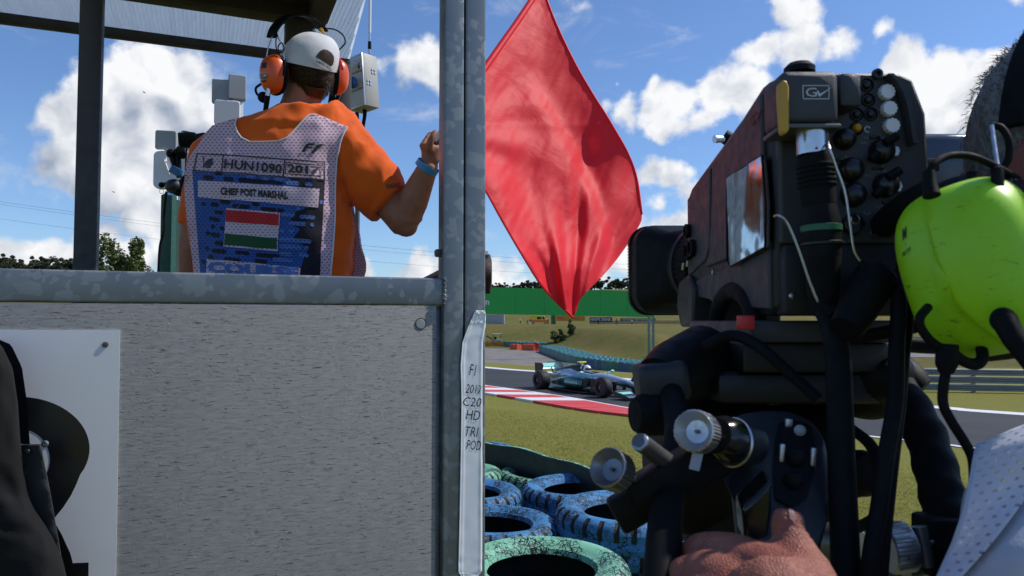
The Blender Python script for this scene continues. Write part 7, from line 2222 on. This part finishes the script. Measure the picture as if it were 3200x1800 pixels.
bm = bmesh.new(); cyl(bm, P(2873, 1645, .56), P(2900, 1770, .555), .0055, n=16); obj('clamp_bar', bm, DARKALU, clr)
bm = bmesh.new(); box(bm, P(2930, 1700, .575), (.028, .03, .045), None, .004); obj('clamp_block', bm, BLACKP, clr)
bm = bmesh.new(); cyl(bm, P(2830, 1790, .58), P(2900, 1775, .58), .010, n=20); obj('second_rod', bm, ALU, clr)
# ------------------------------------------------------------------ camera operator
hd = .64
OHC = P(3405, 500, hd)                       # head centre, mostly outside the frame
OF = V((-.35, .93, .05)).normalized(); OE = V((-.93, -.35, 0)).normalized(); OU = V((0, 0, 1))
OR = MX((OE, OF, OU)).transposed()
bm = bmesh.new()
ell(bm, OHC, (.080, .102, .122), OR)
ell(bm, OHC + OF * .058 - OU * .062, (.055, .05, .055), OR)
ell(bm, OHC + OF * .108 - OU * .015, (.013, .02, .027), OR)
for s_ in (-1, 1): ell(bm, OHC + OE * s_ * .082 - OU * .02, (.010, .02, .032), OR)
tube(bm, [OHC - OU * .08, OHC - OU * .16 + V((.01, -.03, 0)), OHC - OU * .21 + V((.03, -.07, 0)), OHC - OU * .27 + V((.045, -.11, 0))], [.052, .050, .056, .07], 18)
sc_ = P(3420, 1700, .56)                     # chest centre
tors = []
for dz, rx, ry in ((.05, .06, .055), (.025, .10, .075), (-.01, .125, .085), (-.08, .135, .095), (-.25, .13, .10), (-.45, .14, .105), (-.60, .15, .11)):
    tors.append(ering(V((OHC.x + .045, OHC.y - .12, OHC.z - .28 + dz)), rx, ry, V((.95, -.3, 0)).normalized(), V((.3, .95, 0)).normalized(), 24, 2.3))
loft(bm, tors)
lsh = P(3250, 1560, .50)
elb = P(3120, 2450, .46); wri = P(2440, 2010, .435)
tube(bm, [lsh, lsh.lerp(elb, .5), elb], [.045, .042, .040], 16)
tube(bm, [elb, elb.lerp(wri, .35), wri], [.042, .041, .029], 16)
# other arm, to the far pan bar (out of frame)
rsh = V((OHC.x + .16, OHC.y - .10, OHC.z - .30)); rel = rsh + V((.05, .05, -.28)); rwr = rel + V((-.12, .2, -.02))
tube(bm, [rsh, rel], [.055, .042], 14); tube(bm, [rel, rwr], [.042, .03], 14); ell(bm, rwr + V((-.03, .05, 0)), (.03, .06, .04))
for s_ in (-1, 1):
    h0 = V((OHC.x + .045 + s_ * .08, OHC.y - .10, OHC.z - .86)); ft = V((h0.x, h0.y, .86))
    tube(bm, [h0, h0.lerp(ft, .5), ft], [.10, .065, .045], 12); box(bm, ft + V((0, .06, .03)), (.10, .26, .08))
bm = fuse(bm, .006, 5, .5)
fig = bm
# gripping hand, finer skin grown separately and joined into the same body
hb = bmesh.new()
def chain(pts, rad, n=14, k=4):
    p = smooth_path([P(*q) for q in pts], k)
    rr = []
    m_ = len(p)
    for i in range(m_):
        f = i / (m_ - 1) * (len(rad) - 1); j = min(int(f), len(rad) - 2); rr.append(rad[j] + (rad[j + 1] - rad[j]) * (f - j))
    tube(hb, p, rr, n)
chain([(2440, 2010, .435), (2425, 1930, .450), (2395, 1860, .466)], [.029, .034, .036])
chain([(2470, 1960, .450), (2380, 1820, .482), (2290, 1745, .502), (2222, 1722, .515)], [.024, .0225, .0175, .0135])
chain([(2222, 1722, .515), (2180, 1722, .530), (2170, 1748, .548), (2205, 1790, .556)], [.0132, .0118, .0108, .0095])
chain([(2420, 1990, .445), (2310, 1860, .476), (2220, 1800, .494), (2168, 1790, .503)], [.024, .0235, .0180, .0140])
chain([(2168, 1790, .503), (2132, 1800, .516), (2125, 1830, .536), (2160, 1868, .546)], [.0135, .0122, .0110, .0098])
chain([(2390, 2020, .440), (2270, 1920, .468), (2190, 1880, .482), (2140, 1875, .490)], [.024, .0225, .0175, .0135])
chain([(2140, 1875, .490), (2105, 1890, .504), (2105, 1920, .522), (2140, 1950, .532)], [.013, .0118, .0106, .0095])
chain([(2370, 2050, .436), (2260, 1980, .458), (2180, 1960, .468), (2130, 1960, .474)], [.022, .020, .0155, .0118])
chain([(2130, 1960, .474), (2100, 1975, .486), (2105, 2005, .502), (2140, 2030, .510)], [.0115, .0102, .0092, .0084])
chain([(2480, 1980, .440), (2505, 1880, .455), (2500, 1790, .470), (2482, 1712, .481)], [.028, .0262, .0205, .0142])
chain([(2482, 1712, .481), (2466, 1668, .487), (2462, 1632, .490), (2468, 1602, .493)], [.0140, .0118, .0108, .0092])
chain([(2480, 1850, .462), (2400, 1800, .478), (2320, 1770, .494)], [.0250, .0225, .0185])
hb = fuse(hb, .0026, 5, .45)
# knuckle and joint creases, tendons
for v in hb.verts:
    p = v.co
    n = NZ.noise(p * 55) * .0011 + NZ.noise(p * 160) * .0004
    cr = 0
    c0 = P(2466, 1668, .487); al = (P(2462, 1632, .490) - P(2482, 1712, .481)).normalized()
    t_ = (p - c0).dot(al); rad_ = (p - c0 - al * t_).length
    if rad_ < .02:
        for o_, w_, a_ in ((0, .0011, .0009), (.0035, .0009, .0006), (-.004, .001, .0007)): cr += a_ * math.exp(-((t_ - o_) / w_) ** 2)
    v.co = p + v.normal * (n - cr)
tmp = bpy.data.meshes.new('tmp'); hb.to_mesh(tmp); hb.free()
for f in fig.faces:
    c_ = f.calc_center_median()
    f.material_index = 1 if c_.z < OHC.z - .20 and (c_ - wri).length > .12 else 0
nf0 = len(fig.faces)
fig.from_mesh(tmp); bpy.data.meshes.remove(tmp)
op = obj('person', fig, [SKINH, CAMSHIRT])
tag(op, 'camera operator with grey hair and lime ear cups gripping the pan bar with one hand', 'person')
# thumb nail
nb_ = bvh_of(op)
print_on('thumb_nail', nb_, [(2464, 1592), (2476, 1594), (2484, 1606), (2488, 1622), (2482, 1632), (2468, 1622)], mat('nail', (.48, .26, .21), .3, var=.06), op, .0006, 5)
# hair
hv = []; hf = []; rs = random.Random(31)
bm = bmesh.new(); ell(bm, OHC + OU * .003, (.0835, .1055, .1255), OR, 30, 20)
kill = [v for v in bm.verts if (OR.transposed() @ (v.co - OHC)).y > .078 or (OR.transposed() @ (v.co - OHC)).z < -.085]
bmesh.ops.delete(bm, geom=kill, context='VERTS'); ho = obj('hair', bm, HAIRG, op)
for i in range(9000):
    a = rs.uniform(-PI, PI); zz = rs.uniform(-.10, .120)
    rr = math.sqrt(max(.02, 1 - (zz / .1265) ** 2))
    l = V((math.cos(a) * .084 * rr, math.sin(a) * .106 * rr, zz))
    if l.y > .075: continue
    p = OHC + OU * .003 + OR @ l
    n = (OR @ V((l.x, l.y, l.z))).normalized()
    td = (OF * -.35 - OU * .55 + n * .25 + V((rs.uniform(-.3, .3), rs.uniform(-.3, .3), rs.uniform(-.2, .3)))).normalized()
    td = (td - n * td.dot(n) * .75).normalized(); s1 = n.cross(td).normalized() * .00045
    ln = rs.uniform(.010, .026); i0 = len(hv)
    m1 = p + td * ln * .5 + n * .003; m2 = p + td * ln + n * rs.uniform(-.001, .006)
    hv += [p - s1, p + s1, m1 + s1 * .8, m1 - s1 * .8, m2]; hf += [(i0, i0 + 1, i0 + 2, i0 + 3), (i0 + 3, i0 + 2, i0 + 4)]
hs = pydata('hair_strands', hv, hf, HAIRG, ho); hs['kind'] = 'stuff'
# clothing: shoulder of a perforated white tabard over a pale shirt
def shoulder(u, v, lift=0.0):
    """cloth over the near shoulder: u across (outer edge to neck), v downwards"""
    ed = [(3060, 1392), (3052, 1430), (3040, 1500), (3020, 1600), (2985, 1700), (2940, 1800), (2890, 1920), (2840, 2100)]
    f = v * (len(ed) - 1); k = min(int(f), len(ed) - 2); w = f - k
    ex = ed[k][0] + (ed[k + 1][0] - ed[k][0]) * w; ey = ed[k][1] + (ed[k + 1][1] - ed[k][1]) * w
    px = ex + u * 520; py = ey + (-95 * math.sin(min(1, u * 1.6) * PI / 2) * (1 - v) ** 2) 
    d = .455 + .065 * (1 - math.exp(-((u * 2.2) ** 1.0) * 0)) - .055 * math.sin(min(1, u * 1.3) * PI / 2) + .05 * (1 - v) ** 2
    d += .010 * NZ.noise(V((u * 3, v * 4, 1))) - lift
    return P(px, py, d)
SS = 1 / 1000.0
def cloth_patch(name, u0f, u1f, m, lift, nu=26, nv=50):
    bm = bmesh.new(); uvs = {}
    vs = grid(bm, nu, nv, lambda a, b_: shoulder(u0f(b_) + (u1f(b_) - u0f(b_)) * a, b_, lift))
    bm.verts.index_update()
    for j in range(nv):
        for i in range(nu): uvs[vs[j][i].index] = ((u0f(j / (nv - 1)) + (u1f(j / (nv - 1)) - u0f(j / (nv - 1))) * i / (nu - 1)) * .6, j / (nv - 1) * .78)
    o = obj(name, bm, m, op, normals=False)
    uvl = o.data.uv_layers.new(name='UVMap')
    for l in o.data.loops: uvl.data[l.index].uv = uvs[l.vertex_index]
    s_ = o.modifiers.new('s', 'SOLIDIFY'); s_.thickness = .0012
    return o
cloth_patch('tabard', lambda v: 0.0, lambda v: .62 - .50 * min(1, v * 1.35), CAMVEST, .004)
cloth_patch('shirt', lambda v: .10 + .42 * max(0, 1 - v * 1.9), lambda v: 1.0, CAMSHIRT, -.004)
bm = bmesh.new(); tube(bm, [shoulder(0.0, i / 40, .004) for i in range(41)], .0022, 8); obj('tabard_binding', bm, CAMSHIRT, op)

# ------------------------------------------------------------------ lime ear defenders
ear = thing('ear_defenders', 'lime green ear defenders with black headband on the camera operator', 'ear defenders', P(3000, 840, .56))
cax = V((-.80, -.60, -.10)).normalized()
upx = (P(2890, 560, .56) - P(3120, 1090, .56)).normalized()
cc_ = P(3046, 836, .575)
sx_ = upx.cross(cax).normalized(); uu_ = cax.cross(sx_).normalized()
bm = bmesh.new(); rings = []
for k in range(40):
    t = k / 39; s_ = (1 - t ** 2.6) ** .5 if k < 39 else .03
    rings.append(ering(cc_ + cax * (.046 * t) - uu_ * .006 * t, .052 * s_, .068 * s_, sx_, uu_, 96, 3.1))
loft(bm, rings)
for v in bm.verts:                            # raised ridge that swings across the shell
    l = v.co - EYE; dz_ = l.dot(FWD); qx, qy = 1600 + F * l.dot(RGT) / dz_, 900 - F * l.dot(UPV) / dz_
    h_ = (v.co - cc_).dot(cax)
    ln_ = lerp_tab(qy, ((560, 2895), (700, 2900), (850, 2935), (950, 2985), (1020, 3060), (1100, 3180)))
    v.co += cax * (.0042 * math.tanh((qx - ln_) / 10)) * sstep(.004, .02, h_)
shell = obj('ear_cup', bm, EARG, ear)
bm = bmesh.new()
rings = [ering(cc_ + cax * h_, .052 * s_, .068 * s_, sx_, uu_, 40, 2.6) for h_, s_ in ((-.028, .9), (-.026, 1.04), (-.012, 1.10), (-.003, 1.08), (.003, 1.0))]
loft(bm, rings); obj('ear_cushion', bm, BLACKP, ear)
eb = bvh_of(shell)
print_text('lettering', eb, 'M', (2822, 752), (2834, 744), (2822, 716), INK, ear, .0006, bold=.04)
print_text('lettering', eb, 'PELTOR', (2822, 804), (2848, 782), (2822, 790), INK, ear, .0006, bold=.02)
# headband over the hair
hbp = [OHC + OU * (.138 * math.sin(a)) + OE * (.100 * math.cos(a)) + OF * (-.002) for a in [R(168 - 160 * i / 26) for i in range(27)]]
bm = bmesh.new(); rings = []
for i, p in enumerate(hbp):
    t_ = (hbp[min(i + 1, 26)] - hbp[max(i - 1, 0)]).normalized(); n_ = t_.cross(OF).normalized()
    rings.append([p + OF * .010 + n_ * .004, p + OF * .010 - n_ * .004, p - OF * .012 - n_ * .004, p - OF * .012 + n_ * .004])
loft(bm, rings); obj('headband', bm, BLACKR, ear, bev=.002)
bm = bmesh.new(); tube(bm, smooth_path([P(3040, 540, .575), P(3030, 640, .57), P(3022, 690, .565)], 5), .0045, 8); obj('band_wire', bm, BLACKP, ear)
bm = bmesh.new(); tube(bm, [P(3098, 392, .565), P(3106, 450, .56), P(3118, 530, .55)], .0019, 8); obj('steel_rod', bm, SILVER, ear)
bm = bmesh.new(); box(bm, P(3118, 650, .545), (.0075, .007, .062), MX.Rotation(R(1), 3, 'Y'), .002); obj('pivot_arm', bm, BLACKP, ear)
def ecable(pts, r, m=BLACKR, name='cable'):
    pp = smooth_path([P(*p) for p in pts], 7); bm = bmesh.new(); tube(bm, pp, r, 12); return obj(name, bm, m, ear)
ecable([(2902, 605, .535), (2900, 560, .535), (2918, 515, .535), (2962, 488, .54), (3030, 488, .545), (3100, 515, .55), (3180, 560, .56)], .0028)
bm = bmesh.new(); tube(bm, [P(2912, 612, .53), P(2905, 580, .533), P(2903, 535, .535)], [.0060, .0052, .0040], 12); obj('cable_boot', bm, BLACKR, ear)
ecable([(3098, 392, .57), (3130, 400, .565), (3152, 440, .56), (3150, 500, .56), (3120, 535, .56)], .0026)
bm = bmesh.new(); ell(bm, P(3135, 1000, .515), (.009, .007, .009)); tube(bm, [P(3138, 1000, .51), P(3170, 1060, .50), P(3240, 1150, .49)], [.0085, .0075, .007], 12); obj('mic_boom', bm, BLACKR, ear)
# lead with its junction
bm = bmesh.new(); tube(bm, [P(2962, 1075, .55), P(2960, 1110, .55), P(2958, 1140, .55), P(2956, 1166, .55)], [.0072, .0080, .0076, .0050], 14); obj('lead_junction', bm, BLACKR, ear)
ecable([(2956, 1160, .55), (2948, 1210, .55), (2948, 1265, .55), (2975, 1320, .55), (3010, 1375, .55), (3038, 1430, .55), (3044, 1500, .55), (3040, 1560, .55)], .0036)
ecable([(2972, 1100, .55), (3010, 1128, .55), (3050, 1140, .55), (3070, 1118, .55), (3066, 1085, .555)], .0042)
ecable([(2952, 1095, .55), (2905, 1062, .55), (2876, 1020, .55), (2876, 990, .55), (2900, 960, .56)], .0034)

# ------------------------------------------------------------------ dark jacket hanging at the left edge
jk = thing('jacket', 'black cloth jacket with snap buttons hanging in front of the number board', 'jacket', P(20, 1790, 1.6))
jd = 1.60
edge = [(-60, 1050), (5, 1078), (40, 1150), (56, 1260), (64, 1380), (74, 1470), (92, 1550), (130, 1620), (165, 1680), (195, 1745), (215, 1830), (250, 1950)]
bm = bmesh.new()
def jf(u, v):
    f = v * (len(edge) - 1); k = min(int(f), len(edge) - 2); w = f - k
    ex = edge[k][0] + (edge[k + 1][0] - edge[k][0]) * w; ey = edge[k][1] + (edge[k + 1][1] - edge[k][1]) * w
    a = PI * (u - .5)                                   # front half of a sleeve
    hw = 190
    px = ex - hw + hw * math.sin(a)
    d = jd - .065 * math.cos(a) + .012 * NZ.noise(V((u * 4, v * 5, 0))) + .006 * NZ.noise(V((u * 9, v * 12, 3)))
    return P(px, ey, d)
grid(bm, 30, 60, jf)
def jb(u, v):
    p = jf(u, v); q = jf(0, v).lerp(jf(1, v), u)
    return q + (q - p) * .8 + V((0, .03, 0))
grid(bm, 14, 60, jb); o = obj('sleeve', bm, JACKET, jk, normals=False)
fpt = [(62, 1388), (128, 1388), (134, 1420), (150, 1500), (165, 1580), (182, 1680), (202, 1800), (230, 1900), (150, 1900), (120, 1640), (84, 1540), (70, 1460)]
vs_, fs_ = fill2d(fpt, 14)
o = pydata('cuff_flap', [P(x, y, jd + .012 - .012 * math.sin((x - 60) * .02) + .006 * NZ.noise(V((x * .03, y * .02, 0)))) for x, y in vs_], fs_, cloth('flap_cloth', (.014, .015, .018), rough=.55, weave=800, bump=.5, wrinkle=.25, wr_s=25), jk, smooth=True)
s_ = o.modifiers.new('s', 'SOLIDIFY'); s_.thickness = .004
for px, py in ((84, 1412), (135, 1682)):
    bm = bmesh.new(); q = P(px, py, jd - .008); lathe(bm, [(0, .003), (.004, .003), (.0062, .0015), (.0068, 0), (0, -.001)], q, -Y, 20); obj('snap_button', bm, BLACKM, jk)
